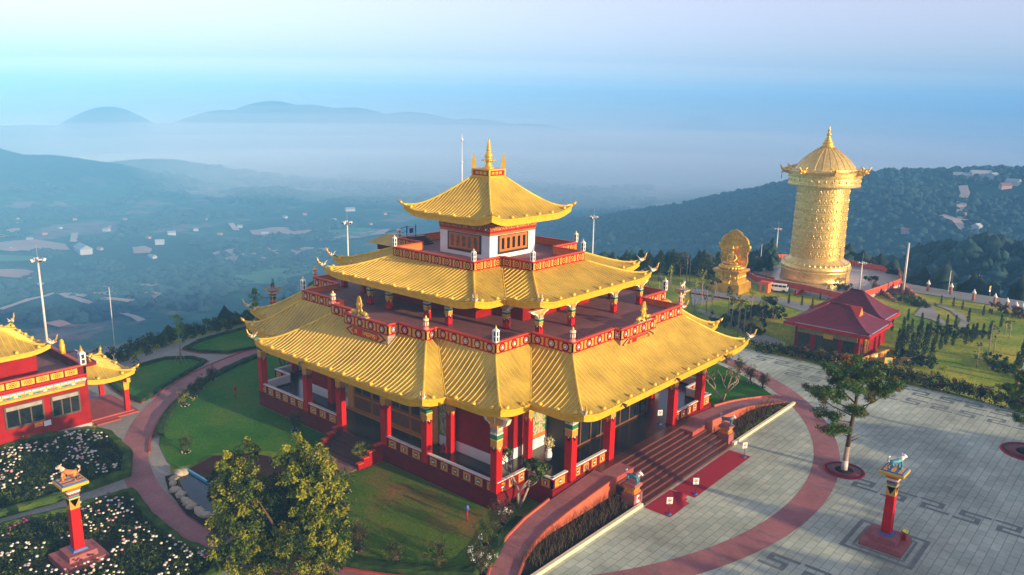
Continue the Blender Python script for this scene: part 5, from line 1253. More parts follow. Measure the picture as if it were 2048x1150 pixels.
# yellow painted garden rails beside the pavilion
M['rail_y'] = mat('ochre_rail', (0.62, 0.33, 0.04), 0.6, 0, 0.15, 2)
def rail(p, q, z0, z1_, h, lab, grp, m_='rail_y', name='garden_railing', spots=True, post=1.6, wallm=None):
    e = empty(name, (p[0], p[1], 0), 0, lab, 'railing', grp); dx, dy = q[0]-p[0], q[1]-p[1]; L = math.hypot(dx, dy); n = max(2, int(L/post)+1)
    b = MB(); ux, uy = dx/L, dy/L; T = Matrix(((ux, -uy, 0, 0), (uy, ux, 0, 0), (0, 0, 1, 0), (0, 0, 0, 1)))
    def sh(x0, x1, y0, y1, a, c, mm):
        za, zb = z0+(z1_-z0)*x0/L, z0+(z1_-z0)*x1/L
        v = [(x0, y0, za+a), (x1, y0, zb+a), (x1, y1, zb+a), (x0, y1, za+a), (x0, y0, za+c), (x1, y0, zb+c), (x1, y1, zb+c), (x0, y1, za+c)]
        b.add(v, [(3, 2, 1, 0), (4, 5, 6, 7), (0, 1, 5, 4), (1, 2, 6, 5), (2, 3, 7, 6), (3, 0, 4, 7)], mm, T=T)
    sh(0, L, -0.1, 0.1, h-0.14, h, m_); sh(0, L, -0.06, 0.06, 0.08, h-0.14, wallm or m_)
    for k in range(n):
        x = L*k/(n-1); x0 = max(0, x-0.1); x1 = min(L, x+0.1); sh(x0, x1, -0.13, 0.13, 0, h+0.12, m_)
        if spots and k < n-1:
            xm = L*(k+0.5)/(n-1); sh(xm-0.35, xm+0.35, -0.075, 0.075, h*0.25, h*0.75, ('teal', 'pink', 'white', 'orange')[k % 4])
    b.build('rail_panels', e); return e
rail((21.3, 58.0), (23.0, 66.0), zP, zP, 1.1, 'ochre railing with coloured panels along the pavilion side wall', 'ochre garden railings')
rail((23.6, 60.8), (26.5, 66.0), zP, zP-0.5, 1.0, 'ochre railing stepping down the bank right of the pavilion', 'ochre garden railings')
rail((18.6, 55.2), (14.2, 55.6), zP, zP, 1.0, 'short ochre railing in front of the pavilion windows', 'ochre garden railings')

# ================================================================== PRAYER WHEEL TOWER
TX, TY, TZ = -6.4, 113.0, -4.0
tw = empty('prayer_wheel_tower', (TX, TY, TZ), 0, 'giant golden prayer wheel tower with domed cap and tall spire', 'tower')
def relief_mat():
    m = bpy.data.materials.new('embossed_gilt'); m.use_nodes = True; t = m.node_tree; L = t.links.new; bs = t.nodes['Principled BSDF']
    bs.inputs['Metallic'].default_value = 0.6; bs.inputs['Roughness'].default_value = 0.32
    tc = t.nodes.new('ShaderNodeTexCoord'); n = t.nodes.new('ShaderNodeTexNoise'); n.inputs['Scale'].default_value = 1.3; n.inputs['Detail'].default_value = 6; n.inputs['Roughness'].default_value = 0.7; n.inputs['Distortion'].default_value = 1.5
    L(tc.outputs['Object'], n.inputs['Vector']); r = t.nodes.new('ShaderNodeValToRGB'); e = r.color_ramp.elements; e[0].position = 0.35; e[0].color = (0.70, 0.44, 0.08, 1); e[1].position = 0.62; e[1].color = (0.98, 0.74, 0.26, 1)
    L(n.outputs['Fac'], r.inputs['Fac']); L(r.outputs['Color'], bs.inputs['Base Color'])
    bp = t.nodes.new('ShaderNodeBump'); bp.inputs['Strength'].default_value = 0.5; bp.inputs['Distance'].default_value = 0.12; L(n.outputs['Fac'], bp.inputs['Height']); L(bp.outputs['Normal'], bs.inputs['Normal']); return m
M['gilt'] = relief_mat()
b = MB(); n = 64
b.lathe([(8.2, 0), (8.3, 0.2), (8.15, 0.5), (8.1, 1.9), (8.25, 2.1), (8.3, 2.4)], 'gilt', n); b.lathe([(8.3, 2.4), (8.45, 2.9), (8.1, 3.5), (7.3, 4.1), (6.5, 4.6), (6.3, 4.9)], 'gilt', n)
base_ = b.build('lotus_base', tw)
b = MB(); N = 40
for k in range(N):
    a = 2*math.pi*k/N; c, s = math.cos(a), math.sin(a); b.ball((7.75*c, 7.75*s, 3.45), 0.62, 'gilt', 7, 5, (0.75, 0.75, 0.95))
b.build('lotus_petals', base_)
b = MB(); prof = [(6.3, 4.9)]; nb = 8; z0 = 5.0; z1 = 20.1
for k in range(nb):
    a = z0+(z1-z0)*k/nb; c = z0+(z1-z0)*(k+1)/nb; r0 = 6.25-0.03*k
    prof += [(r0+0.10, a), (r0+0.10, a+0.14), (r0-0.02, a+0.2), (r0-0.02, c-0.06)]
prof += [(6.0, 20.2)]
b.lathe(prof, 'gilt', n, smooth=False); drum = b.build('drum', tw)
b = MB(); rr_ = random.Random(4)
for k in range(nb):
    a = z0+(z1-z0)*k/nb; hgt = (z1-z0)/nb; r0 = 6.25-0.03*k
    m_ = 26
    for j in range(m_):
        t0 = 2*math.pi*j/m_+0.02*k; 
        for (da, zc, sz) in ((0.0, 0.5, 0.30), (0.05, 0.28, 0.2), (-0.05, 0.30, 0.2), (0.0, 0.80, 0.14), (0.10, 0.62, 0.13)):
            t = t0+da; q_ = 0.85+0.3*rr_.random(); b.ball((r0*math.cos(t), r0*math.sin(t), a+0.1+zc*hgt*0.95), sz*q_*0.95, 'gilt', 6, 4, (0.6, 0.6, 1.2))
        b.box(-0.04, 0.04, -0.05, 0.05, 0.25, hgt-0.1, 'gilt', T=Matrix.Translation((r0*math.cos(t0+math.pi/m_), r0*math.sin(t0+math.pi/m_), a)))
b.build('drum_reliefs', drum)
b = MB(); b.lathe([(6.0, 20.1), (6.6, 20.2), (8.4, 20.3), (8.45, 20.6), (8.3, 20.8), (8.3, 22.1), (8.55, 22.2), (8.6, 22.6), (8.45, 22.8), (8.75, 22.95), (8.8, 23.3), (8.6, 23.45), (8.0, 23.5)], 'gilt', n, smooth=False); 
for k in range(32): a = 2*math.pi*k/32; b.ball((8.32*math.cos(a), 8.32*math.sin(a), 21.45), 0.3, 'gilt', 6, 4, (.6, .6, 1))
cor = b.build('cornice', tw)
b = MB(); dome = [(7.9, 23.4)]+[(7.6*math.cos(t)**0.9 if t < 1.2 else 7.6*math.cos(t), 23.5+3.6*math.sin(t)) for t in [0.05, 0.25, 0.45, 0.65, 0.85, 1.05, 1.25]]+[(1.9, 27.3)]
dome = [(7.3, 23.4), (7.0, 23.9), (6.4, 24.7), (5.5, 25.6), (4.4, 26.5), (3.2, 27.3), (2.2, 27.9), (1.5, 28.2)]
b.lathe(dome, 'gilt', n); 
for k in range(24):
    a = 2*math.pi*k/24; b.tube([(r_*math.cos(a), r_*math.sin(a), z_+0.05) for r_, z_ in dome], 0.06, 'gilt', 5)
b.build('dome', tw)
b = MB(); b.lathe([(r_, 28.1+(z_-27.4)*0.64) for r_, z_ in [(1.6, 27.4), (1.55, 27.9), (1.65, 28.1), (1.3, 28.3), (1.25, 28.9), (1.35, 29.1), (1.0, 29.3), (0.9, 29.9), (0.95, 30.0), (0.65, 30.2), (0.6, 30.7), (0.65, 30.8), (0.4, 31.0), (0.35, 31.4), (0.6, 31.7), (0.55, 32.1), (0.25, 32.5), (0.22, 32.9), (0.38, 33.1), (0.3, 33.5), (0.1, 33.9), (0.18, 34.2), (0.02, 34.6)]], 'gold', 20); b.build('spire', tw)
hd = None
for k in range(8):
    a = R(22.5+45*k+10)
    if hd is None:
        b = MB(); b.tube([(-0.6, 0, -0.1), (0.4, 0, 0.0), (1.2, 0, 0.15)], [0.55, 0.62, 0.5], 'gold', 9); b.tube([(1.0, 0, 0.1), (1.7, 0, 0.3), (2.0, 0, 0.85), (2.4, 0, 1.0)], [0.4, 0.28, 0.16, 0.06], 'gold', 8); b.tube([(1.0, 0, -0.2), (1.6, 0, -0.3), (1.8, 0, -0.15)], [0.3, 0.2, 0.08], 'gold', 7)
        for s in (-1, 1): b.tube([(0.6, s*0.35, 0.4), (0.1, s*0.6, 0.9), (-0.3, s*0.6, 1.05)], [0.22, 0.14, 0.03], 'gold', 6)
        b.tube([(1.7, 0, -0.3), (1.7, 0, -1.4)], 0.05, 'black', 5); b.lathe([(0.02, -1.7), (0.14, -1.6), (0.08, -1.4)], 'black', 6, cx=1.7); hd = b.build('dragon_head', tw); o = hd
    else: o = hd.copy(); COL.objects.link(o)
    o.location = (8.5*math.cos(a), 8.5*math.sin(a), 23.3); o.rotation_euler = (0, 0, a)
tw.scale = (0.87, 0.87, 1.0)
# platform with walls
b = MB(); PLF = [(7.2, 95.5), (-3.5, 98.5), (-13.5, 99.0), (-22, 108.0), (-24, 126), (-14, 136), (6, 131), (9.5, 120), (8.6, 108)]
b.prism(PLF, -9, TZ-0.02, 'concrete'); o = b.build('platform_paving'); tag(o, kind='structure')
M['plat_stone'] = mat('platform_stone', (0.34, 0.31, 0.28), 0.5, 0, 0.12, 0.4)
drape([(x, y) for x, y in shrink(PLF, 0.985)], TZ-0.01, 'plat_stone', 'platform_paving')
b = MB(); b.add([(TX+11*math.cos(2*math.pi*k/48), TY+11*math.sin(2*math.pi*k/48), TZ+0.0) for k in range(48)], [tuple(range(48))], mat('polished_ring', (0.42, 0.30, 0.18), 0.25, 0, 0.12, 0.5)); tag(b.build('polished_paving'), kind='structure')
M['rose_rail'] = mat('rose_rail', (0.45, 0.13, 0.09), 0.7, 0, 0.2, 1)
gp = 'red parapets of the tower platform'
for i in range(len(PLF)):
    p, q_ = PLF[i], PLF[(i+1) % len(PLF)]
    lab = ['front edge of the platform before the tower base', 'front left edge of the platform, facing the pavilion', 'left front corner of the platform, behind the seated statue', 'left edge of the platform beside a lamp', 'far left edge of the platform', 'far edge of the platform behind the tower', 'far right edge of the platform', 'right edge of the platform above the stairway', 'right front end of the platform beside a tall pole'][i]
    rail(p, q_, TZ, TZ, 1.25, 'rose red parapet along the '+lab, gp, 'rose_rail', 'platform_parapet', False, 2.2, 'red_cap')
# broad stairway falling from the platform to the right
sw = empty('platform_stairway', (8.6, 108, TZ), 0, 'brown stairway with stone balustrades going down right from the tower platform', 'stairway')
g1 = Vector(G0(1775, 575, TZ)[:2]); g2 = Vector(G0(1842, 632, -6.0)[:2]); d = (g2-g1); L = d.length; d.normalize(); nn = Vector((-d.y, d.x)); T = Matrix(((d.x, nn.x, 0, g1.x-8.6), (d.y, nn.y, 0, g1.y-108), (0, 0, 1, 0), (0, 0, 0, 1)))
b = MB(); N = 22
for k in range(N): b.box(L*k/N, L*(k+1)/N, -2.6, 2.6, -4, -2.4*(k+1)/N, 'step'); b.box(L*k/N+0.0, L*k/N+0.12, -2.6, 2.6, -2.4*(k+1)/N, -2.4*(k+1)/N+0.03, 'step_nose')
b.f = [f for f in b.f]; b2 = b
b.v = [tuple(T @ Vector(v)) for v in b.v]; b.build('steps', sw)
for s in (-1, 1):
    b = MB(); v = [(0, s*2.6, -4), (L, s*2.6, -6), (L, s*2.6, -1.3), (0, s*2.6, 1.1), (0, s*3.0, -4), (L, s*3.0, -6), (L, s*3.0, -1.3), (0, s*3.0, 1.1)]
    b.add(v, [(0, 1, 2, 3), (7, 6, 5, 4), (3, 2, 6, 7), (0, 3, 7, 4), (1, 5, 6, 2)], mat('brown_balustrade', (0.16, 0.085, 0.065), 0.8, 0, 0.3, 1.5), T=T)
    for k in range(8): x = L*k/7.0*0.98+0.1; b.box(x-0.18, x+0.18, s*2.8-0.25, s*2.8+0.25, -2.4*x/L-1, 1.4-2.4*x/L, 'rose_rail', T=T)
    b.build('stair_balustrade', sw)

# ================================================================== SEATED STATUE
bd = empty('seated_statue', (-15.2, 90.2, -4.6), R(0), 'golden crowned deity seated on a tall stepped throne before an arched backplate', 'statue')
M['bgold'] = mat('statue_gold', (0.80, 0.45, 0.05), 0.33, 0.65, 0.22, 0.8, 0.35, 2.5)
b = MB()
for za, zb, w0, w1, d0, d1 in ((0, 1.9, 3.3, 3.2, 2.9, 2.8), (1.9, 2.3, 2.9, 2.75, 2.5, 2.4), (2.3, 3.9, 2.45, 2.35, 2.1, 2.0), (3.9, 4.3, 2.6, 2.9, 2.3, 2.5), (4.3, 4.6, 2.9, 2.9, 2.5, 2.5)): b.frustum(w0, w1, za, zb, 'bgold', d0=d0, d1=d1)
for s in (-0.9, 0.9): b.tube([(s, -2.95, 0.2), (s, -2.6, 2.2), (s+0.1, -2.2, 2.6), (s, -2.2, 3.8), (s, -2.6, 4.3)], 0.14, 'gold_rib', 6)
for k in range(5): b.ball((-1.8+0.9*k, -2.15, 3.1), 0.33, 'bgold', 7, 5, (1, 0.5, 1.2)); b.ball((2.4, -1.6+0.8*k, 3.1), 0.33, 'bgold', 7, 5, (0.5, 1, 1.2))
b.box(1.0, 1.5, -3.05, -2.85, 0, 1.5, 'black')
thr = b.build('throne', bd)
b = MB()
for k in range(22): a = 2*math.pi*k/22; b.ball((2.25*math.cos(a), 1.9*math.sin(a), 4.95), 0.42, 'bgold', 7, 5, (1, 1, 1.0))
b.lathe([(2.1, 4.6), (2.35, 4.8), (2.0, 5.2), (2.1, 5.45), (1.9, 5.5)], 'bgold', 24, T=Matrix.Scale(0.85, 4, (0, 1, 0))); b.build('lotus_seat', thr)
# backplate: stepped arch outline with scrolls
prof = [(-2.6, 4.9), (-2.9, 6.2), (-2.7, 7.4), (-2.9, 8.3), (-3.3, 8.7), (-3.35, 9.3), (-2.9, 9.7), (-2.8, 10.3), (-2.4, 10.9), (-1.9, 11.3), (-1.5, 11.4), (-1.1, 12.0), (-0.5, 12.3), (0, 12.5)]
prof = prof+[(-x, z) for x, z in prof[-2::-1]]
b = MB(); n = len(prof); v = [(x, 0.8, z) for x, z in prof]+[(x, 1.35, z) for x, z in prof]
hole = None
b.add(v, [tuple(range(n)), tuple(range(2*n-1, n-1, -1))]+[(i, (i+1) % n, n+(i+1) % n, n+i)[::-1] for i in range(n)], 'bgold')
b.tube([(x, 0.78, z) for x, z in prof[1:-1]], 0.16, 'bgold', 6)
rr_ = random.Random(9)
for k in range(150):
    t = rr_.random(); i = int(t*(n-1)); x = prof[i][0]*(0.5+0.45*rr_.random()); z = 7.8+(prof[i][1]-7.8)*(0.6+0.36*rr_.random()); b.ball((x, 0.76, z), 0.14+0.12*rr_.random(), 'bgold', 6, 4)
for s in (-1, 1): b.tube([(s*2.4, 1.0, 8.9), (s*3.1, 0.9, 9.0), (s*3.35, 0.8, 9.5), (s*3.0, 0.7, 9.7)], [0.35, 0.3, 0.25, 0.12], 'bgold', 8)
b.build('backplate', bd)
# the figure: one continuous skinned body, cross-legged, hands in the lap
def skinned(name, verts, edges, radii, m_, parent, sub=2, root=0):
    me = bpy.data.meshes.new(name); me.from_pydata(verts, edges, []); o = bpy.data.objects.new(name, me); COL.objects.link(o)
    sk = o.modifiers.new('s', 'SKIN'); ss = o.modifiers.new('u', 'SUBSURF'); ss.levels = sub; ss.render_levels = sub
    lay = me.skin_vertices[0] if len(me.skin_vertices) else None
    for i, r_ in enumerate(radii): me.skin_vertices[0].data[i].radius = (r_, r_) if not isinstance(r_, tuple) else r_
    me.skin_vertices[0].data[root].use_root = True
    dg = bpy.context.evaluated_depsgraph_get(); m2 = bpy.data.meshes.new_from_object(o.evaluated_get(dg)); bpy.data.objects.remove(o)
    m2.materials.clear(); m2.materials.append(M[m_] if isinstance(m_, str) else m_); m2.name = name
    for p in m2.polygons: p.use_smooth = True
    o = bpy.data.objects.new(name, m2); COL.objects.link(o); o.parent = parent; return o
B0 = 5.5
V_ = [(0, 0.1, B0+0.35), (0, 0.05, B0+1.0), (0, 0, B0+1.6), (0, 0, B0+2.05), (0, -0.02, B0+2.35), (0, -0.05, B0+2.75),
      (0.62, 0, B0+1.9), (0.95, -0.05, B0+1.25), (0.65, -0.65, B0+0.75), (0.15, -0.95, B0+0.62),
      (-0.62, 0, B0+1.9), (-0.95, -0.05, B0+1.25), (-0.65, -0.65, B0+0.75), (-0.15, -0.95, B0+0.62),
      (0.6, -0.2, B0+0.28), (1.55, -0.7, B0+0.3), (0.5, -1.15, B0+0.22), (-0.5, -1.1, B0+0.18),
      (-0.6, -0.2, B0+0.28), (-1.55, -0.7, B0+0.3), (-0.5, -1.3, B0+0.34), (0.5, -1.25, B0+0.36)]
E_ = [(0, 1), (1, 2), (2, 3), (3, 4), (4, 5), (3, 6), (6, 7), (7, 8), (8, 9), (3, 10), (10, 11), (11, 12), (12, 13), (0, 14), (14, 15), (15, 16), (16, 17), (0, 18), (18, 19), (19, 20), (20, 21)]
R_ = [0.55, 0.42, 0.5, 0.38, 0.17, 0.30, 0.25, 0.2, 0.16, 0.12, 0.25, 0.2, 0.16, 0.12, 0.42, 0.33, 0.22, 0.14, 0.42, 0.33, 0.22, 0.14]
body = skinned('body', V_, E_, R_, 'bgold', bd)
b = MB(); b.lathe([(0.33, B0+2.85), (0.38, B0+2.95), (0.34, B0+3.05), (0.2, B0+3.35), (0.22, B0+3.5), (0.05, B0+3.9)], 'bgold', 12)
for k in range(5): a = -math.pi/2+(k-2)*0.6; b.tube([(0.34*math.cos(a), 0.34*math.sin(a), B0+2.95), (0.42*math.cos(a), 0.42*math.sin(a), B0+3.5)], [0.13, 0.02], 'bgold', 6)
b.build('crown', body)
b = MB(); b.ball((0, -0.33, B0+2.70), 0.05, 'bgold', 6, 4, (0.8, 1.2, 1.4)); 
for s in (-1, 1): b.ball((s*0.11, -0.31, B0+2.80), 0.035, 'dark_red', 6, 4, (1.4, 0.5, 0.6)); b.ball((s*0.31, -0.03, B0+2.68), 0.07, 'bgold', 6, 4, (0.5, 0.8, 1.9))
b.ball((0, -0.30, B0+2.59), 0.05, 'dark_red', 6, 4, (1.5, 0.5, 0.5)); b.build('face', body)
# fingers folded in the lap
b = MB()
for s in (-1, 1):
    for j in range(5): 
        y = -1.0-0.06*j; b.tube([(s*0.18, y, B0+0.66), (-s*0.02, y-0.02, B0+0.70+0.01*j), (-s*(0.12+0.03*(j % 3)), y, B0+0.66)], [0.045, 0.04, 0.028], 'bgold', 6)
b.build('hands', body)

# ================================================================== LAMP POLES
def lamp(x, y, z, h, lab, heads=4, r=0.14, grp='tall white lamp poles round the grounds'):
    e = empty('lamp_pole', (x, y, z), 0, lab, 'lamp pole', grp)
    b = MB(); b.tube([(0, 0, 0), (0, 0, h*0.5), (0, 0, h)], [r*1.2, r, r*0.75], 'metal_pole', 9); b.box(-0.3, 0.3, -0.3, 0.3, 0, 0.25, 'concrete'); b.build('pole', e)
    if heads:
        b = MB(); b.box(-0.75, 0.75, -0.04, 0.04, h-0.55, h-0.47, 'metal_pole'); b.box(-0.04, 0.04, -0.75, 0.75, h-0.47, h-0.39, 'metal_pole'); b.tube([(0, 0, h), (0, 0, h+1.6)], [0.02, 0.01], 'metal_pole', 4); b.build('cross_arm', e)
        for k in range(heads):
            a = k*math.pi/2; T = Matrix.Translation((0.7*math.cos(a), 0.7*math.sin(a), h-0.35)) @ Matrix.Rotation(a, 4, 'Z') @ Matrix.Rotation(0.5, 4, 'Y'); b = MB(); b.box(-0.12, 0.16, -0.24, 0.24, -0.18, 0.18, 'metal_pole', T=T); b.box(0.16, 0.18, -0.2, 0.2, -0.14, 0.14, 'black', T=T); b.build('lamp_head', e)
    return e
lamp(-53.1, -25.1, -3.0, 15.1, 'tall lamp pole standing behind the left hall')
_g = at_dist(696, 505, 133); lamp(_g[0], _g[1], hz(_g[0], _g[1]), 0.5+(at_dist(693, 447, 133)[2]-hz(_g[0], _g[1])), 'lamp pole rising behind the left end of the middle roof')
_g = at_dist(1185, 505, 150); lamp(_g[0], _g[1], hz(_g[0], _g[1]), 0.5+(at_dist(1188, 436, 150)[2]-hz(_g[0], _g[1])), 'lamp pole rising behind the right end of the middle roof')
lamp(5.9, 104.5, TZ, 6.5, 'short lamp pole on the platform in front of the prayer wheel tower'); lamp(-21.2, 127.0, TZ, 8.0, 'lamp pole on the platform left of the prayer wheel tower')
lamp(-21.5, 119.0, -4.6, 5.4, 'slim bare pole between the seated statue and the tower', 0, 0.08); lamp(11.9, 113, -4.6, 10.6, 'tall bare tapering pole beside the platform stairway', 0, 0.22)
g = GT(1954, 585); lamp(g[0], g[1], g[2], 6.2, 'lamp pole by the road before the dark wood', 2, 0.09)
g = GT(1896, 585); lamp(g[0], g[1], g[2], 4.6, 'short pole by the road right of the platform', 0, 0.08)
g = GT(241, 712); lamp(g[0]-4, g[1]+1, -3.5, 11.5, 'thin dull pole at the valley edge left of the lawn', 0, 0.06)
# spot lamps on the eaves
for px, py in ((672, 743), (1235, 812), (1365, 752), (1448, 706)): pass
for x, y, a in ((-3.9, -20.4, -90), (23.1, -9.0, 0), (23.1, -0.5, 0), (23.1, 8.5, 0)):
    e = MB(); T = Matrix.Translation((x, y, 8.55)) @ Matrix.Rotation(R(a), 4, 'Z'); e.tube([(0, 0, 0), (0.3, 0, -0.1)], [0.09, 0.16], 'black', 8, T=T); e.build('eave_spotlight', temple)
# ================================================================== VEGETATION
def leaf_mat(name, c, c2=None, sc=2.0, trans=0.25):
    m = mat(name, c, 0.65, 0, 0.3, sc, col2=c2, spec=0.25)
    b = m.node_tree.nodes['Principled BSDF']
    return m
M['lf_gold'] = leaf_mat('leaf_yellow_green', (0.16, 0.19, 0.008), (0.29, 0.27, 0.012))
M['lf_mid'] = leaf_mat('leaf_mid_green', (0.045, 0.085, 0.008), (0.10, 0.14, 0.010))
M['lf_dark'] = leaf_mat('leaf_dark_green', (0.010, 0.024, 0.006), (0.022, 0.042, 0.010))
M['lf_bright'] = leaf_mat('leaf_bright_green', (0.10, 0.22, 0.01), (0.20, 0.34, 0.02))
M['lf_lime'] = leaf_mat('leaf_lime', (0.22, 0.26, 0.01), (0.36, 0.34, 0.02))
M['lf_pine'] = leaf_mat('pine_needles', (0.04, 0.10, 0.015), (0.09, 0.18, 0.02))
M['lf_pine2'] = leaf_mat('pine_needles_sunny', (0.10, 0.10, 0.012), (0.16, 0.13, 0.02))  # yellower needle copy with sunlight painted into its colour
M['lf_rust'] = leaf_mat('dry_needles', (0.20, 0.07, 0.02), (0.28, 0.10, 0.03))
M['lf_cyp'] = leaf_mat('cypress_green', (0.012, 0.034, 0.012), (0.03, 0.06, 0.018))
M['lf_olive'] = leaf_mat('leaf_olive', (0.06, 0.05, 0.02), (0.13, 0.10, 0.04))
M['lf_pink'] = leaf_mat('leaf_purple', (0.06, 0.015, 0.02), (0.12, 0.03, 0.04))
M['bark'] = mat('bark_brown', (0.10, 0.055, 0.03), 0.9, 0, 0.3, 6, 0.5, 20)
M['bark_pale'] = mat('bark_pale', (0.34, 0.26, 0.20), 0.85, 0, 0.2, 5, 0.3, 20)
M['whitewash'] = mat('whitewash', (0.60, 0.57, 0.52), 0.9, 0, 0.1, 5)
M['petal_w'] = mat('petal_white', (0.72, 0.70, 0.66), 0.6, 0, 0.1, 3); M['petal_p'] = mat('petal_pink', (0.62, 0.30, 0.34), 0.6, 0, 0.1, 3)
M['petal_y'] = mat('petal_cream', (0.72, 0.66, 0.36), 0.6, 0, 0.1, 3); M['petal_m'] = mat('petal_magenta', (0.30, 0.02, 0.18), 0.6, 0, 0.3, 3)
def leaves(clumps, per, size, mats, name, parent, seed=0, asp=0.55, droop=0.0, flat=1.0):
    """clumps: array (x,y,z,radius,matindex); many leaf-sized rhombs round every clump centre"""
    rs = np.random.RandomState(seed); C = np.asarray(clumps, float); n = len(C)*per
    K = np.repeat(np.arange(len(C)), per); P = rs.normal(size=(n, 3)); P /= np.linalg.norm(P, axis=1)[:, None]; P *= (rs.rand(n)**0.5)[:, None]
    ctr = C[K, :3]+P*C[K, 3][:, None]*np.array([1, 1, flat])
    d = P*0.8+rs.normal(size=(n, 3))*0.7; d[:, 2] -= droop; d /= np.linalg.norm(d, axis=1)[:, None]
    w = np.cross(d, rs.normal(size=(n, 3))); w /= np.linalg.norm(w, axis=1)[:, None]
    s = size*(0.6+0.8*rs.rand(n))[:, None]
    V = np.stack([ctr-d*s*0.5, ctr+w*s*asp*0.5, ctr+d*s*0.5, ctr-w*s*asp*0.5], 1).reshape(-1, 3)
    F = np.arange(n*4).reshape(-1, 4)
    return np_mesh(name, V, F, mats, C[K, 4].astype(int), parent)
def clump_cloud(blobs, n, seed, rc=(0.35, 0.7), nm=3, wts=(0.4, 0.35, 0.25)):
    rs = np.random.RandomState(seed); out = []; tot = sum(b_[3]**2 for b_ in blobs)
    for bx_, by_, bz_, br, sz in blobs:
        for k in range(max(3, int(n*br**2/tot))):
            p = rs.normal(size=3); p /= np.linalg.norm(p); p *= br*(0.55+0.5*rs.rand()); 
            out.append((bx_+p[0], by_+p[1], bz_+p[2]*sz, rs.uniform(*rc), rs.choice(nm, p=wts)))
    return out
def limbs(o_parent, segs, m_='bark', name='trunk'):
    b = MB()
    for pts, rad in segs: b.tube(pts, rad, m_, 7)
    return b.build(name, o_parent)
# ---- big fig tree in the foreground
t = empty('broadleaf_tree', (11.1, -32.8, 0), 0, 'big leafy tree with yellow green leaves in the near foreground', 'tree')
segs = [([(0, 0, 0), (0.1, 0, 1.5), (0, 0.1, 2.6)], [0.32, 0.26, 0.22])]
for a, r_, z_ in ((0.3, 2.2, 6.5), (1.6, 2.0, 6.0), (2.7, 2.6, 6.8), (3.9, 2.8, 5.5), (5.2, 2.4, 6.2), (0.9, 1.0, 7.4)): segs.append(([(0, 0.1, 2.2), (0.5*r_*math.cos(a), 0.5*r_*math.sin(a), (2.4+z_)/2), (r_*math.cos(a), r_*math.sin(a), z_)], [0.15, 0.09, 0.03]))
limbs(t, segs)
dirx = Vector((CR.x, CR.y)).normalized(); toc = Vector((CAM[0]-9.6, CAM[1]+33.4)).normalized()
def rel(a, f, z): return (dirx.x*a+toc.x*f, dirx.y*a+toc.y*f, z)
bl = []
for a, f, z, r_, sz in ((2.0, 0.2, 6.6, 1.7, 1.1), (2.9, 0.2, 5.4, 1.7, 1.0), (2.6, 0.8, 3.8, 2.0, 1.0), (0.9, 0.2, 7.6, 1.3, 1.0), (1.4, 0.8, 5.2, 1.6, 1.1), (3.5, 0, 4.4, 1.4, 1.0), (1.2, 1.4, 2.6, 1.8, 1.0), (2.6, 1.4, 1.6, 1.7, 0.9), (0.3, -0.8, 6.4, 1.4, 1.0),
                        (-2.6, -0.4, 6.5, 1.4, 1.0), (-3.5, -0.2, 5.2, 1.5, 1.0), (-2.6, 0.5, 4.6, 1.6, 1.1), (-1.7, -1.0, 7.2, 1.0, 1), (-3.2, 0.6, 3.3, 1.5, 0.9), (-2.2, 1.3, 2.2, 1.7, 0.9), (-0.8, 1.8, 1.2, 1.5, 0.8), (-4.1, 0.2, 4.3, 1.0, .9), (-3.0, 1.5, 0.9, 1.3, .8), (3.6, 1.0, 2.6, 1.3, .9), (-1.6, 0.6, 5.0, 1.5, 1.1), (-2.0, 1.6, 3.2, 1.7, 1.0), (-3.4, 1.2, 1.6, 1.6, .9), (0.8, 1.8, 1.2, 1.8, 1.0), (-1.2, 2.2, 0.8, 1.6, .9), (3.2, 1.8, 0.8, 1.5, .9), (1.6, 0.2, 6.4, 1.4, 1.0)):
    p = rel(a*0.88+(0.4 if a > 0.6 else -0.45), f-(0.0 if a > 0 else 0.8), z+(0.95 if a > 0 else 0.5)); bl.append((*p, r_*0.95, sz))
cl = clump_cloud([q_ for q_ in bl if not -0.55 < (q_[0]*dirx.x+q_[1]*dirx.y) < 0.1], 820, 3, (0.24, 0.52), 3, (0.40, 0.38, 0.22))
cl += [(*rel(rs_.uniform(-2.6, 2.4), rs_.uniform(-1.2, 0.5), rs_.uniform(1.6, 6.4)), 0.6, 2) for rs_ in [random.Random(77)] for _ in range(190)]  # dark leaves in the crown's middle paint its inner shade
leaves(cl, 66, 0.22, ['lf_gold', 'lf_mid', 'lf_dark'], 'crown', t, 5, 0.5, 0.5)
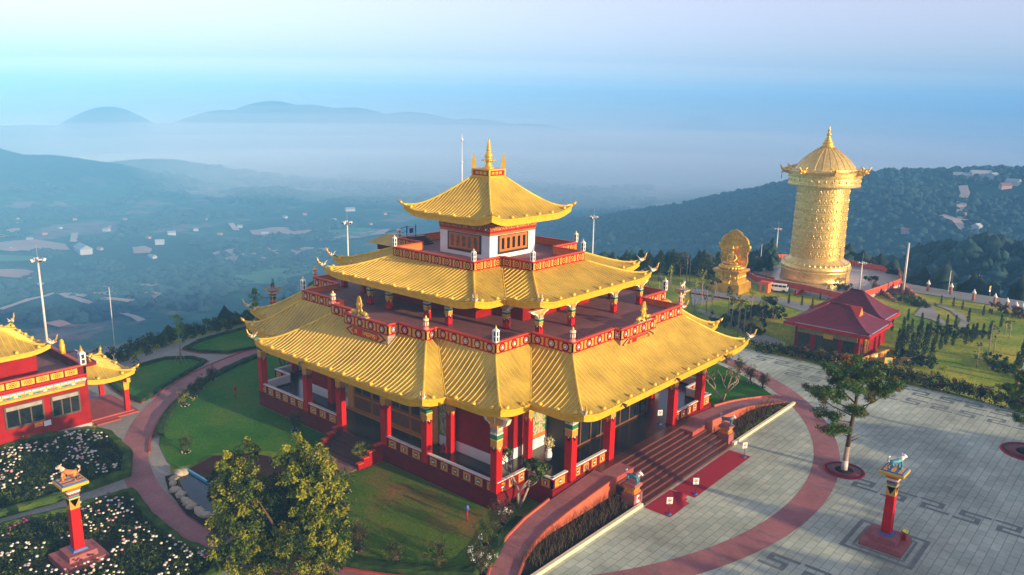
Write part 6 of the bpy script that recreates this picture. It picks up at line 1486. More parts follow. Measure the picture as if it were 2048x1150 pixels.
# ---- pines
def pine(loc, lab, seed, sc=1.0, rz=0.0):
    e = empty('pine_tree', loc, rz, lab, 'pine tree', 'pines in the forecourt tree pits', sc); rs = random.Random(seed)
    tr = [(0, 0, 0), (0.05, 0.02, 2.2), (0.2, -0.05, 4.5), (0.3, 0.05, 6.5), (0.35, 0.1, 8.2), (0.3, 0.1, 9.4)]
    b = MB(); b.tube(tr[1:], [0.20, 0.17, 0.14, 0.10, 0.05], 'bark', 9); tk = b.build('trunk', e)
    b = MB(); b.tube([(0, 0, 0), (0.02, 0, 1.0), (0.05, 0.02, 2.2)], [0.27, 0.23, 0.205], 'bark_pale', 9); b.tube([(0, 0, 0.02), (0.015, 0, 0.9)], [0.285, 0.245], 'whitewash', 9); b.build('painted_foot', e)
    cls = []; b = MB()
    for (h, a, L_, up, sz) in ((4.4, 175, 2.6, 0.5, .75), (3.5, 200, 2.9, 0.4, .7), (5.0, 150, 3.6, 1.6, 1.0), (5.6, 195, 3.4, 2.0, 1.1), (6.2, 120, 2.2, 1.5, 1.0), (4.9, 20, 2.6, 2.3, .95), (5.6, -20, 2.9, 2.6, .95), (6.6, 60, 2.0, 1.6, .9), (7.0, 240, 2.2, 1.2, 1.1), (7.6, 170, 2.0, 1.3, 1.1), (8.2, 300, 1.6, 1.0, .9), (8.6, 90, 1.3, 1.0, .9), (4.0, 215, 2.2, 0.3, .6), (6.9, 0, 1.6, 1.4, .8), (5.2, 250, 2.2, 0.9, .8)):
        A = R(a)+YAW-math.pi/2-rz; q = 0.3; ex = L_*math.cos(A); ey = L_*math.sin(A); x0 = 0.25
        b.tube([(x0*0.8, 0, h), (x0+ex*0.5, ey*0.5, h+up*0.35), (x0+ex, ey, h+up)], [0.075, 0.05, 0.02], 'bark', 5)
        for j in range(int(19*sz)):
            f_ = 0.55+0.5*rs.random(); cls.append((x0+ex*f_+rs.uniform(-.7, .7)*sz, ey*f_+rs.uniform(-.7, .7)*sz, h+up*f_+0.15+rs.uniform(-.25, .3), rs.uniform(0.32, 0.58), 2 if ((h == 8.6 and rs.random() < 0.4) or rs.random() < 0.02) else (1 if rs.random() < 0.3 else 0)))
    for (h, a, L_) in ((2.6, 10, 1.3), (2.9, -8, 0.8), (3.0, 150, 0.9)): A = R(a)+YAW-math.pi/2; b.tube([(0.1, 0, h), (0.1+L_*math.cos(A), L_*math.sin(A), h+0.5)], [0.05, 0.02], 'bark', 5)
    b.build('branches', tk)
    leaves(cls, 115, 0.28, ['lf_pine', 'lf_pine2', 'lf_rust'], 'crown', e, seed, 0.2, -0.3, 0.7); return e
pine((34.8, 9.9, 0.1), 'single pine with a whitewashed foot standing in the maroon pit', 11, 1.04)
pine((46.8, 26.6, 0.1), 'pine partly cut off by the right edge of the photo', 12, 0.86, 2.0)
# ---- slender young trees
def slender(loc, h, lab, crown, seed, cr=0.8, ch=2.2, grp='young slender trees with props', bark='bark_pale', props=True, white=True, dens=26):
    e = empty('young_tree', loc, rnd.random()*6, lab, 'tree', grp); rs = random.Random(seed)
    b = MB(); b.tube([(0, 0, 0), (0.04, 0.02, h*0.5), (0.0, 0.05, h*0.9)], [0.09, 0.07, 0.03], bark, 6)
    for k in range(5): a = rs.random()*6.3; z = h*(0.5+0.08*k); b.tube([(0.02, 0.02, z), (cr*0.6*math.cos(a), cr*0.6*math.sin(a), z+0.7)], [0.03, 0.012], bark, 4)
    b.build('trunk', e)
    if props:
        b = MB()
        for k in range(3): a = 2.09*k+0.4; b.tube([(0.9*math.cos(a), 0.9*math.sin(a), 0), (0.05, 0.02, 1.9)], 0.03, 'bark_pale', 4)
        b.build('props', e)
    cl = [(cr*0.6*rs.gauss(0, 0.6), cr*0.6*rs.gauss(0, 0.6), h-ch*0.5+ch*0.5*rs.uniform(-1, 1), rs.uniform(0.2, 0.42)*max(0.6, cr), rs.choice((0, 0, 1))) for k in range(dens)]
    leaves(cl, 26, 0.2, list(crown), 'crown', e, seed, 0.5); return e
def slender_px(bx_, by_, ty, lab, crown, seed, **kw):
    g = GT(bx_, by_); q = pix_dir(bx_, by_); D = math.hypot(g[0]-CAM[0], g[1]-CAM[1]); h = max(2.0, at_dist(bx_, ty, D)[2]-g[2]); return slender(g, h, lab, crown, seed, **kw)
slender_px(362, 728, 628, 'young tree with bright green crown on the almond lawn at left', ('lf_bright', 'lf_mid'), 21, cr=0.75, ch=3.0)
_g = at_dist(512, 655, 112); slender((_g[0], _g[1], 0), at_dist(512, 578, 112)[2], 'bright green young tree rising behind the far left roof corners', ('lf_bright', 'lf_mid'), 22, cr=0.8, ch=2.8, dens=40)
yt = [(1422, 635, 578, 1), (1388, 628, 556, 1), (1402, 612, 540, 0), (1475, 672, 600, 2), (1487, 668, 597, 1), (1462, 655, 585, 2), (1478, 660, 590, 0), (1500, 652, 575, 1), (1412, 628, 558, 2), (1545, 640, 588, 2), (1524, 645, 592, 1), (1430, 590, 545, 0), (1372, 570, 505, 3), (1378, 568, 510, 3), (1340, 580, 530, 0), (1318, 590, 545, 2), (1455, 640, 570, 2)]
yl = ['beside the garden path', 'left of the path behind the right roof', 'with the tall thin crown behind the roof corner', 'nearest the upswept roof tip', 'right beside the one nearest the roof tip', 'in the middle of the propped group', 'thinnest of the propped group', 'before the dark shrubs', 'leaning over the path', 'beside the pavilion lawn', 'at the edge of the pavilion lawn', 'in front of the seated statue', 'bare and pale before the dark conifers', 'bare, right of the other pale bare one', 'beside the pale pillar', 'behind the pointed roof tips', 'under the seated statue']
for k, (x, y, ty, c) in enumerate(yt):
    slender_px(x, y, ty, 'slender young tree '+yl[k], [('lf_lime', 'lf_mid'), ('lf_lime', 'lf_bright'), ('lf_olive', 'lf_mid'), ('lf_olive', 'lf_olive')][c], 40+k, dens=8 if c == 3 else 18, cr=0.7 if c < 3 else 0.4, ch=2.0, props=c < 3)
for k, (x, y, ty, l_) in enumerate(((1953, 735, 682, 'lowest on the lawn bank'), (1977, 710, 640, 'halfway up the lawn bank'), (1987, 707, 655, 'second of the pair halfway up the bank'), (2018, 678, 640, 'upper one near the right edge'), (2010, 668, 628, 'highest on the bank near the right edge'), (1862, 700, 660, 'leaning one behind the cypresses'))):
    slender_px(x, y, ty, 'thin bare young tree on the right slope, '+l_, ('lf_mid', 'lf_olive'), 70+k, dens=6, cr=0.6, ch=1.6, props=False)
# ---- bare frangipani by the left hall, and the leafy one at the temple corner
def branching(e, seed, n0, h, spread, m_, r0=0.11, depth=3, leafm=None, per=18, lsz=0.26):
    rs = random.Random(seed); b = MB(); tips = []
    def grow(p, d, L, r, k):
        q = p+d*L; mid = p+d*L*0.5+Vector((rs.uniform(-.1, .1), rs.uniform(-.1, .1), 0.05))*L; b.tube([p, mid, q], [r, r*0.85, r*0.7], m_, 6)
        if k == 0: tips.append(q); return
        for j in range(2 if k > 1 else 3):
            a = rs.random()*6.28; nd = (d+Vector((math.cos(a), math.sin(a), 0.15))*rs.uniform(0.5, 0.9)).normalized(); nd.z = max(nd.z, 0.12); grow(q, nd, L*rs.uniform(0.55, 0.75), r*0.65, k-1)
    for k in range(n0): a = 6.28*k/n0+rs.random(); grow(Vector((0, 0, 0)), Vector((math.cos(a)*spread, math.sin(a)*spread, 1)).normalized(), h*0.42, r0, depth)
    b.build('trunk', e)
    if leafm: leaves([(t_.x, t_.y, t_.z+0.05, 0.32, rs.choice(range(len(leafm)))) for t_ in tips], per, lsz, leafm, 'crown', e, seed, 0.45)
    return tips
g = G0(268, 752); e = empty('bare_frangipani', (g[0], g[1], 0), 0.4, 'bare tan frangipani bending over the corner of the almond lawn', 'tree'); branching(e, 31, 2, 3.6, 0.8, 'bark_pale', 0.12, 3)
g = G0(1050, 1008); e = empty('frangipani', (17.9, -15.4, 0.05), 0.4, 'pale trunked leafy frangipani at the near corner of the temple verandah', 'tree'); branching(e, 34, 3, 4.6, 0.42, 'bark_pale', 0.12, 3, ['lf_dark', 'lf_mid'], 24, 0.34)
g = GT(1425, 780); e = empty('bare_frangipani', (19.0, 17.5, 0.05), 1.0, 'bare branching frangipani at the right end of the verandah', 'tree'); branching(e, 36, 3, 4.2, 0.5, 'bark_pale', 0.11, 4, ['lf_olive', 'lf_mid'], 3, 0.2)
g = G0(500, 745); e = empty('purple_tree', (-24.5, -9.0, 0), 0, 'small dark purple leaved tree behind the left end of the verandah', 'tree'); branching(e, 37, 3, 3.6, 0.5, 'bark', 0.1, 3, ['lf_pink', 'lf_dark'], 60, 0.3)
# ---- trained shrubs with a collar of white stones
shp = [(716, 1100, 1.9, 'lf_pink', 'nearest the big tree on the worn lawn'), (792, 1128, 1.6, 'lf_olive', 'in the near left of the worn lawn border'), (878, 1140, 2.2, 'lf_olive', 'with spreading stems at the near edge of the worn lawn'), (962, 1150, 2.4, 'lf_olive', 'covered in white blossom by the ramp hedge'), (972, 1090, 2.2, 'lf_mid', 'beside the ramp hedge, second from the corner'), (1003, 1050, 2.0, 'lf_pink', 'at the temple corner, behind the worn lawn'), (726, 925, 1.9, 'lf_lime', 'flowering, at the foot of the side stair'), (686, 1040, 1.9, 'lf_olive', 'at the left edge of the worn lawn'), (692, 985, 1.9, 'lf_mid', 'between the side stair and the big tree'), (655, 1095, 1.7, 'lf_pink', 'touching the big tree crown'),
       (372, 905, 1.6, 'lf_mid', 'at the near tip of the left lawn'), (370, 812, 1.7, 'lf_lime', 'in the hedge of the left lawn, middle one'), (388, 795, 1.7, 'lf_pink', 'in the hedge of the left lawn, reddish'), (402, 780, 1.5, 'lf_olive', 'in the hedge of the left lawn, third'), (425, 760, 1.5, 'lf_olive', 'in the hedge of the left lawn, farthest'), (590, 862, 1.8, 'lf_mid', 'on the left lawn before the verandah steps'),
       (1500, 765, 1.9, 'lf_olive', 'in the garden right of the temple, nearest the ring'), (1478, 745, 1.7, 'lf_olive', 'in the garden right of the temple, second'), (1525, 775, 1.7, 'lf_olive', 'in the garden right of the temple at the ramp'), (1452, 725, 1.6, 'lf_olive', 'in the garden right of the temple, farthest')]
for k, (x, y, h, m_, l_) in enumerate(shp):
    g = G0(x, y); e = empty('trained_shrub', (g[0], g[1], 0.05), k*1.1, 'twiggy shrub '+l_, 'shrub', 'trained shrubs in the temple lawns'); rs = random.Random(k)
    b = MB()
    for j in range(7): a = j*0.9; r_ = 0.25+0.3*rs.random(); b.tube([(0.03*math.cos(a), 0.03*math.sin(a), 0), (0.12*math.cos(a), 0.12*math.sin(a), h*0.4), (r_*math.cos(a), r_*math.sin(a), h*0.85)], [0.03, 0.018, 0.008], 'bark', 4)
    b.build('stems', e)
    cl = [(0.33*h*0.6*rs.gauss(0, 0.9), 0.33*h*0.6*rs.gauss(0, 0.9), h*(0.62+0.19*rs.gauss(0, 1)), 0.22, rs.choice((0, 0, 0, 1, 1, 1, 2))) for j in range(80)]
    leaves(cl, 26, 0.10, [m_, 'lf_dark', 'petal_w' if k in (3, 5) else 'lf_mid'], 'crown', e, k, 0.5)
    b = MB()
    for j in range(7): a = 2*math.pi*j/7; b.ball((0.36*math.cos(a), 0.42*math.sin(a), 0.04), 0.07+0.04*rs.random(), 'grey_stone', 6, 4, (1, 1, 0.7), 0.3, rs)
    bb_ = b
    bb_.ball((0, 0, -0.1), 0.3, 'soil', 8, 4, (1.3, 1.3, 0.5)); b.build('stone_collar', e)
# ---- cypresses on the right bank
def cyp(name='cypress'):
    e = empty(name, (0, 0, 0)); rs = random.Random(5); b = MB(); b.tube([(0, 0, 0), (0, 0, 0.7)], [0.06, 0.04], 'bark', 5); b.build('trunk', e)
    cl = []
    for j in range(34): t = (j+0.5)/34; r_ = 0.38*(1-t)**0.7*min(1, t*5+0.4); a = j*2.4; cl.append((r_*0.7*math.cos(a), r_*0.7*math.sin(a), 0.25+2.65*t, 0.14+r_*0.45, 0))
    leaves(cl, 20, 0.22, ['lf_cyp'], 'crown', e, 8, 0.35, -0.8); return e
c0 = cyp(); tr0 = tree_of(c0)
cyps = [(1858, 678, 1), (1840, 680, 1.1), (1822, 668, .9), (1805, 672, 1.1), (1812, 690, 1.2), (1832, 705, 1.5), (1848, 712, 1.6), (1820, 720, 1.5), (1800, 715, 1.5), (1790, 735, 1.4), (1860, 738, 1.5), (1842, 655, .9), (1874, 655, .8), (1893, 655, .8), (1910, 656, .8), (1930, 690, 1.2), (1942, 686, 1.1), (1890, 690, 1.0), (1905, 692, .9), (1950, 680, 1.0), (1964, 678, .9), (1978, 680, 1.1), (1882, 608, .6), (1906, 614, .65), (1924, 620, .6), (1966, 632, .7), (2001, 655, .8), (1936, 645, .9), (1815, 642, .8), (1783, 662, .8), (1655, 655, .8), (1624, 618, .7), (1603, 612, .7), (1640, 600, .5), (1577, 608, .7), (1870, 690, 1.0), (1880, 700, 1.0), (1852, 690, 1.2), (1795, 700, 1.2), (2040, 735, 1.3), (2030, 750, 1.2), (2046, 715, 1.3)]
CPL = ['small dark cypress on the garden bank right of the pavilion']
first = True
for x, y, s in cyps:
    g = GT(x, y)
    if first: o = c0; o.location = g; first = False
    else: o = copy_thing(c0, g, rnd.random()*6, sub=tr0)
    o.scale = (s*0.95, s*0.95, s*0.98)
    lab = 'dark cone shaped cypress in the planted bank right of the tiled pavilion' if x > 1700 else 'little cypress on the grass left of the tiled pavilion'
    if y < 640 and x > 1860: lab = 'tiny cypress on the open grass slope below the road'
    same_ = sorted(c_[0] for c_ in cyps if (c_[0] > 1700) == (x > 1700) and (c_[1] < 640 and c_[0] > 1860) == (y < 640 and x > 1860)); lab = lab.replace('dark cone shaped cypress in the planted bank', 'dark cypress on the bank')+', %s from the left' % ORD[same_.index(x)]
    tag(o, lab, 'cypress', 'cypresses on the garden banks')
# ---- dense shrub masses and hedges along the forecourt edge
def shrub_mass(pts, h, w, name, lab, grp, mats, dens=5, seed=0, lsz=0.28, cat='hedge', terrain=True):
    rs = random.Random(seed); cl = []; base = None
    for i in range(len(pts)-1):
        a, c = Vector(pts[i][:2]), Vector(pts[i+1][:2]); n = max(1, int((c-a).length*dens))
        for j in range(n):
            p = a.lerp(c, rs.random()); x, y = p.x+rs.gauss(0, w*0.4), p.y+rs.gauss(0, w*0.4); hh_ = h*(0.7+0.5*vnoise(np.array([x]), np.array([y]), 3.0)[0]+0.2*rs.random()); z0_ = hz(x, y) if terrain else 0
            cl.append((x, y, z0_+hh_*rs.uniform(0.15, 0.9), rs.uniform(0.3, 0.55)*min(1, h), rs.choice(range(len(mats)))))
    o = leaves(cl, 30, lsz, mats, name, None, seed, 0.5); return tag(o, lab, cat, grp)
hp = [G0(x, y) for x, y in ((1512, 697), (1580, 708), (1640, 722), (1700, 735), (1760, 748), (1850, 770), (1950, 795), (2048, 822), (2110, 838))]
seglab = ['at its far left end', 'before the pavilion windows', 'below the pavilion corner', 'under the pavilion rail', 'right of the pavilion', 'above the cypress bank', 'along the yellow bank', 'at the right edge of the photo']
for i in range(len(hp)-1):
    shrub_mass([hp[i], hp[i+1]], 1.9 if i != 0 else 1.3, 1.9, 'edge_shrubs', 'dark unclipped shrubs along the forecourt edge '+seglab[i], 'shrubs along the forecourt edge', ['lf_dark', 'lf_dark', 'lf_mid', 'lf_pink' if i % 2 else 'lf_olive'], 16, 100+i, 0.26, 'shrub', False)
fe = empty('edge_fence', (hp[0][0], hp[0][1], 0), 0, 'thin dark metal fence along the far edge of the forecourt', 'fence')
b = MB()
for i in range(len(hp)-1):
    a, c = Vector(hp[i][:2])-Vector(hp[0][:2]), Vector(hp[i+1][:2])-Vector(hp[0][:2])
    for z in (0.35, 0.75): b.tube([(a.x, a.y-0.9, z), (c.x, c.y-0.9, z)], 0.02, 'black', 4)
    n = int((c-a).length/1.6)
    for j in range(n): p = a.lerp(c, j/n); b.tube([(p.x, p.y-0.9, 0), (p.x, p.y-0.9, 0.8)], 0.03, 'black', 4)
b.build('rails_and_posts', fe)
# shrubs behind the temple
for pts, h, l_, m_ in (([(1438, 650), (1480, 640), (1500, 625)], 1.8, 'dark shrub mass between the garden path and the statue road', ['lf_dark', 'lf_dark', 'lf_mid']), ([(1500, 640), (1535, 640), (1560, 632)], 2.2, 'dark shrub mass left of the pavilion lawn', ['lf_dark', 'lf_dark', 'lf_mid']), ([(1470, 655), (1520, 670)], 1.3, 'low olive shrubs along the garden path', ['lf_olive', 'lf_dark']),
                       ([(1670, 585), (1690, 580)], 2.6, 'round bush behind the pavilion roof', ['lf_dark', 'lf_olive']), ([(1860, 665), (1900, 668), (1960, 672)], 1.2, 'dark shrubs under the curved walk', ['lf_dark', 'lf_mid']), ([(1815, 715), (1850, 740)], 1.6, 'dark shrubs among the cypresses', ['lf_dark', 'lf_cyp']),
                       ([(1985, 720), (2035, 760)], 1.7, 'leafy shrubs low on the bank near the right edge', ['lf_dark', 'lf_mid']), ([(2000, 625), (2048, 640)], 2.4, 'dark trees at the upper right edge of the slope', ['lf_dark', 'lf_pink']), ([(1798, 598), (1830, 604), (1850, 618)], 1.0, 'shrubs at the top of the stairway', ['lf_dark', 'lf_mid'])):
    shrub_mass([GT(*p) for p in pts], h, 2.6, 'shrub_mass', l_, 'shrub masses in the lower garden', m_, 7, int(h*100), 0.4, 'shrub')
# valley edge bushes at left
edge = [(-41.5, -24.5), (-44.5, -17), (-46.8, -9), (-47.3, -1), (-48.5, 8), (-50, 18)]
for i in range(len(edge)-1):
    shrub_mass([edge[i], edge[i+1]], 1.7+0.5*(i % 2), 2.4, 'edge_shrubs', 'dark bushes on the valley edge '+['behind the left hall', 'beside the bare frangipani', 'left of the young green tree', 'past the young green tree', 'behind the left roof corners'][i], 'bushes along the valley edge', ['lf_dark', 'lf_dark', 'lf_cyp', 'lf_mid' if i else 'lf_pink'], 11, 200+i, 0.32, 'shrub')
# bushes in the rose beds, and their flowers (nobody could count these)
def rose_bed(P, seed, mag=False):
    rs = np.random.RandomState(seed); xs = [p[0] for p in P]; ys = [p[1] for p in P]; n = 2600
    X = rs.uniform(min(xs), max(xs), n); Y = rs.uniform(min(ys), max(ys), n); PP = shrink(P, 0.95); k = seg_dist(X, Y, PP) < -0.35
    k &= vnoise(X, Y, 2.2) > -0.36; k &= np.hypot(X, Y+41.8) > 2.3
    X = X[k]; Y = Y[k]; h = 0.35+0.4*rs.rand(len(X))
    o = leaves(np.stack([X, Y, h*0.7, 0.22+0.1*rs.rand(len(X)), (rs.rand(len(X)) < 0.25)*1.0], 1), 16, 0.16, ['lf_dark', 'lf_mid'], 'rose_bushes', None, seed, 0.6); tag(o, kind='stuff')
    m = (rs.rand(len(X)) < 0.36) & (vnoise(X, Y, 1.6) > -0.12); fx, fy, fh = X[m], Y[m], h[m]; V = []; F = []; mi = []
    for x, y, z in zip(fx, fy, fh):
        o_ = len(V); r_ = 0.08+0.07*rs.rand(); zt = z+0.28; near = mag and (math.hypot(x+8.5, y+36.0) < 2.6 or vnoise(np.array([x]), np.array([y]), 4)[0] > 0.36)
        q = [(r_, 0, 0), (0, r_, 0), (-r_, 0, 0), (0, -r_, 0)]
        V += [(x+a, y+b_, zt) for a, b_, c in q]+[(x+a*0.7, y+b_*0.7, zt+r_*0.6) for a, b_, c in q]+[(x, y, zt-r_*0.4)]
        F += [(o_, o_+1, o_+5, o_+4), (o_+1, o_+2, o_+6, o_+5), (o_+2, o_+3, o_+7, o_+6), (o_+3, o_, o_+4, o_+7), (o_+4, o_+5, o_+6, o_+7), (o_+8, o_+1, o_, o_+3), (o_+8, o_+3, o_+2, o_+1)]
        mi += [3 if near else int(rs.choice(3, p=(0.66, 0.2, 0.14)))]*7
    o = np_mesh('rose_flowers', V, F, ['petal_w', 'petal_p', 'petal_y', 'petal_m'], mi); tag(o, kind='stuff')
rose_bed(bed1, 1); rose_bed(bed2, 2, True)
# bare twigs in the planters beside the front stair
for s in (-1, 1):
    rs = random.Random(s+5); b = MB()
    for k in range(330):
        x = rs.uniform(22.5, 24.5); y = s*rs.uniform(8.6, 21.5); z = 0.14; a = rs.random()*6.3; h = rs.uniform(0.5, 1.0); p = [(x, y, z), (x+0.15*math.cos(a), y+0.15*math.sin(a), z+h*0.6), (x+0.3*math.cos(a+1), y+0.3*math.sin(a+1), z+h)]
        b.tube(p, [0.022, 0.016, 0.008], 'lf_olive' if k % 3 else 'bark', 3, cap=False)
    o = b.build('planter_twigs'); tag(o, kind='stuff')
    cl = [(24.35+rs.gauss(0, 0.12), s*rs.uniform(9.0, 22.3), 0.25, 0.2, 0) for k in range(70)]
    if s > 0: o = leaves(cl, 22, 0.14, ['lf_mid'], 'planter_edging', None, 3, 0.5); tag(o, kind='stuff')
# flower vase before the right mural
fv = empty('orchid_vase', (16.0, -9.3, DK), 0, 'white vase of cream orchids on the verandah before the mural', 'vase')
b = MB(); b.lathe([(0.18, 0), (0.3, 0.3), (0.32, 0.7), (0.2, 1.0), (0.26, 1.1)], 'white', 14); b.build('vase', fv)
rs = random.Random(1); leaves([(rs.gauss(0, .16), rs.gauss(0, .16), 1.75+rs.gauss(0, .2), 0.3, 0 if j % 5 else 1) for j in range(26)], 24, 0.14, ['petal_y', 'lf_mid'], 'flowers', fv, 4, 0.8)
# fire extinguisher by the inner column, hydrant posts on the lawns
fx_ = empty('fire_extinguisher', (7.9, -14.1, DK), 0, 'red fire extinguisher standing by the inner column of the left verandah', 'extinguisher')
b = MB(); b.lathe([(0.12, 0), (0.13, 0.08), (0.13, 0.55), (0.05, 0.66)], 'red', 10); b.lathe([(0.12, 0), (0.13, 0.08), (0.13, 0.55), (0.05, 0.66)], 'red', 10, cx=0.4); b.box(-0.2, 0.6, -0.2, 0.2, -0.001, 0.02, 'red'); b.build('cylinder', fx_)
b = MB(); b.tube([(0, 0, 0.66), (0.1, 0, 0.75), (0.15, 0, 0.3)], 0.02, 'black', 5); b.build('hose', fx_)
for x, y, l_ in ((-20.6, -17.8, 'red hydrant post on the lawn off the far left verandah corner'), (16.2, -19.6, 'red and blue hydrant post on the worn lawn near the verandah corner')):
    e = empty('hydrant_post', (x, y, 0.05), 0, l_, 'hydrant', 'hydrant posts on the lawns'); b = MB(); b.tube([(0, 0, 0), (0, 0, 0.9)], 0.06, 'red', 8); b.build('stem', e); b = MB(); b.lathe([(0.1, 0.85), (0.15, 0.95), (0.14, 1.25), (0.05, 1.35)], 'red' if x < 0 else 'blue', 9); b.tube([(-0.2, 0, 1.05), (0.2, 0, 1.05)], 0.06, 'red', 7); b.build('valve', e)
# ================================================================== LOWER GARDEN, ROADS, WOODS
M['asphalt'] = mat('pale_road', (0.22, 0.23, 0.23), 0.85, 0, 0.12, 0.5)
def pave_px(pts, dz, m_, name): 
    P = [GT(*p)[:2] for p in pts]; return drape(P, dz, m_, name, step=2.0)
pave_px([(1790, 566), (1850, 572), (1930, 584), (2060, 598), (2060, 626), (1990, 612), (1920, 600), (1860, 590), (1800, 582)], 0.06, 'asphalt', 'road')
pave_px([(1380, 574), (1415, 578), (1480, 590), (1530, 596), (1540, 606), (1500, 603), (1440, 598), (1385, 612)], 0.06, 'asphalt', 'road')
pave_px([(1392, 622), (1400, 618), (1500, 660), (1570, 685), (1590, 705), (1575, 706), (1490, 668)], 0.06, 'plaza2', 'garden_path')
pave_px([(1545, 604), (1600, 622), (1660, 628), (1650, 616), (1600, 606), (1555, 596)], 0.06, 'asphalt', 'road')
pave_px([(1828, 632), (1850, 606), (1866, 612), (1872, 625), (1885, 640), (1896, 650), (1888, 652), (1862, 640)], 0.08, 'plaza2', 'garden_path')
pave_px([(1870, 608), (1895, 614), (1925, 628), (1940, 648), (1934, 655), (1915, 655), (1922, 640), (1900, 622), (1872, 612)], 0.08, 'plaza2', 'garden_path')
def box_thing(px, py, w, d, h, lab, cat, name, m1='white', m2='glass'):
    g = GT(px, py); e = empty(name, g, 0.3, lab, cat)
    return e
# parked van near the statue
g = GT(1556, 583); v_ = empty('parked_van', g, 0.25, 'white van parked between the seated statue and the tower platform', 'van')
b = MB(); b.box(-2.4, 2.4, -0.9, 0.9, 0.35, 1.3, 'white'); b.frustum(2.2, 1.95, 1.3, 2.0, 'white', d0=0.88, d1=0.75); b.build('body', v_)
b = MB()
for k in range(4): b.box(-1.9+k*1.0, -1.05+k*1.0, -0.9, -0.87, 1.35, 1.85, 'glass')
b.add([(2.22, -0.75, 1.35), (2.22, 0.75, 1.35), (2.02, 0.68, 1.9), (2.02, -0.68, 1.9)], [(0, 1, 2, 3)], 'glass'); b.build('windows', v_); v_.scale = (0.8, 0.8, 0.8)
for x in (-1.5, 1.5):
    for y in (-0.85, 0.85): b = MB(); b.lathe([(0.35, -0.12), (0.38, 0), (0.35, 0.12)], 'black', 14, T=Matrix.Translation((x, y, 0.38)) @ Matrix.Rotation(math.pi/2, 4, 'X')); w_ = b.build('wheel', v_)
# two small walled entrances by the van
for px, py, l_ in ((1530, 584, 'small orange gatehouse left of the parked van'),):
    g = GT(px, py); e = empty('gatehouse', g, 0, l_, 'gatehouse'); b = MB(); b.box(-0.9, 0.9, -0.8, 0.8, 0, 2.0, 'orange'); b.box(-1.05, 1.05, -0.95, 0.95, 2.0, 2.15, 'red_cap'); b.build('wall', e); b = MB(); b.box(-0.5, 0.2, -0.83, -0.8, 0.3, 1.6, 'teal'); b.build('door', e)
# low walls round the forecourt of the statue
for (a, c, l_) in (((1500, 552), (1548, 564), 'dark red railing between the statue and the platform'), ((1498, 606), (1380, 588), 'red kerb wall in front of the seated statue'), ((1590, 592), (1625, 583), 'rose parapet stub before the tower'),):
    g1, g2 = GT(*a), GT(*c); rail(g1[:2], g2[:2], g1[2], g2[2], 0.9 if 'kerb' not in l_ else 0.3, l_, 'low red walls round the statue court', 'red_wall', 'low_wall', False, 2.0)
# short capped posts along the road
g0 = None
for k, (x, y) in enumerate(((1855, 583), (1901, 589), (1946, 602), (1988, 611), (2012, 620), (2030, 628), (2043, 632), (2034, 770), (2044, 762))):
    g = GT(x, y)
    if g0 is None:
        g0 = empty('capped_post', g, 0); b = MB(); b.lathe([(0.28, 0), (0.26, 1.6)], mat('brick_post', (0.30, 0.13, 0.08), 0.8, 0, 0.2, 4), 10); b.build('post', g0); b = MB(); b.lathe([(0.45, 1.6), (0.12, 2.2), (0.02, 2.5)], 'white', 10); b.build('cap', g0); t0 = tree_of(g0); o = g0
    else: o = copy_thing(g0, g, 0, sub=t0)
    tag(o, 'brick post with a white conical cap '+['left end of the roadside row', 'second from the left along the road', 'third from the left along the road', 'fourth from the left, lit reddish', 'fifth along the road, before dark trees', 'sixth along the road', 'last of the roadside row', 'low on the bank near the right edge, left', 'low on the bank near the right edge, right'][k], 'post', 'white capped posts by the road')
# paper lanterns / flags hanging by the road
f0 = None
for k, (x, y) in enumerate(((1849, 562), (1899, 566), (1937, 577), (1941, 579), (1979, 588), (2002, 588), (2028, 590), (1386, 545), (1350, 532), (1320, 528), (1455, 560))):
    g = GT(x, y+6)
    if f0 is None:
        f0 = empty('roadside_flag', g, 0); b = MB(); b.tube([(0, 0, 0), (0, 0, 2.4)], 0.03, 'metal_pole', 5); b.build('staff', f0); b = MB()
        for j, mm in enumerate(('white', 'pink', 'gold_rib')): b.box(-0.02, 0.02, 0, 0.5, 1.1+0.4*j, 1.5+0.4*j, mm)
        b.build('banner', f0); t0 = tree_of(f0); o = f0
    else: o = copy_thing(f0, g, k*0.7, sub=t0)
    tag(o, 'small coloured banner on a staff beside the outer road, %s from the left' % ORD[sorted((1849, 1899, 1937, 1941, 1979, 2002, 2028, 1386, 1350, 1320, 1455)).index(x)], 'banner', 'small coloured banners by the roads')
# woods: individual conifers on the near edge, the mass behind as one thing nobody could count
def cone_tree_batch(P, H, W, seed, mats, mi, name, kind='stuff', per=3):
    """irregular layered conifers / rounded trees as jagged low cones made of leaf sprays"""
    rs = np.random.RandomState(seed); V = []; F = []; MI = []; n = len(P); o_ = 0
    k = 7; lev = np.array([0.12, 0.38, 0.36, 0.62, 0.60, 0.82, 1.0]); rad = np.array([0.9, 0.75, 1.0, 0.5, 0.72, 0.32, 0.0])
    for i in range(n):
        h = H[i]; w = W[i]; x, y, z = P[i]; m = mi[i]; rnd_ = m == 1
        ang = rs.rand()*6.28
        for l in range(7):
            rr = rad[l] if not rnd_ else [0.5, 1.0, 0.95, 0.95, 0.8, 0.6, 0.0][l]
            for j in range(6):
                a = ang+j*1.047+0.3*rs.rand(); q = w*rr*(0.65+0.7*rs.rand()); V.append((x+q*math.cos(a), y+q*math.sin(a), z+h*(lev[l]+0.06*(rs.rand()-0.5))))
        for l in range(6):
            for j in range(6): F.append((o_+l*6+j, o_+l*6+(j+1) % 6, o_+(l+1)*6+(j+1) % 6, o_+(l+1)*6+j)); MI.append(m)
        o_ += 42
    o = np_mesh(name, V, F, mats, MI); tag(o, kind=kind) if kind else None; return o
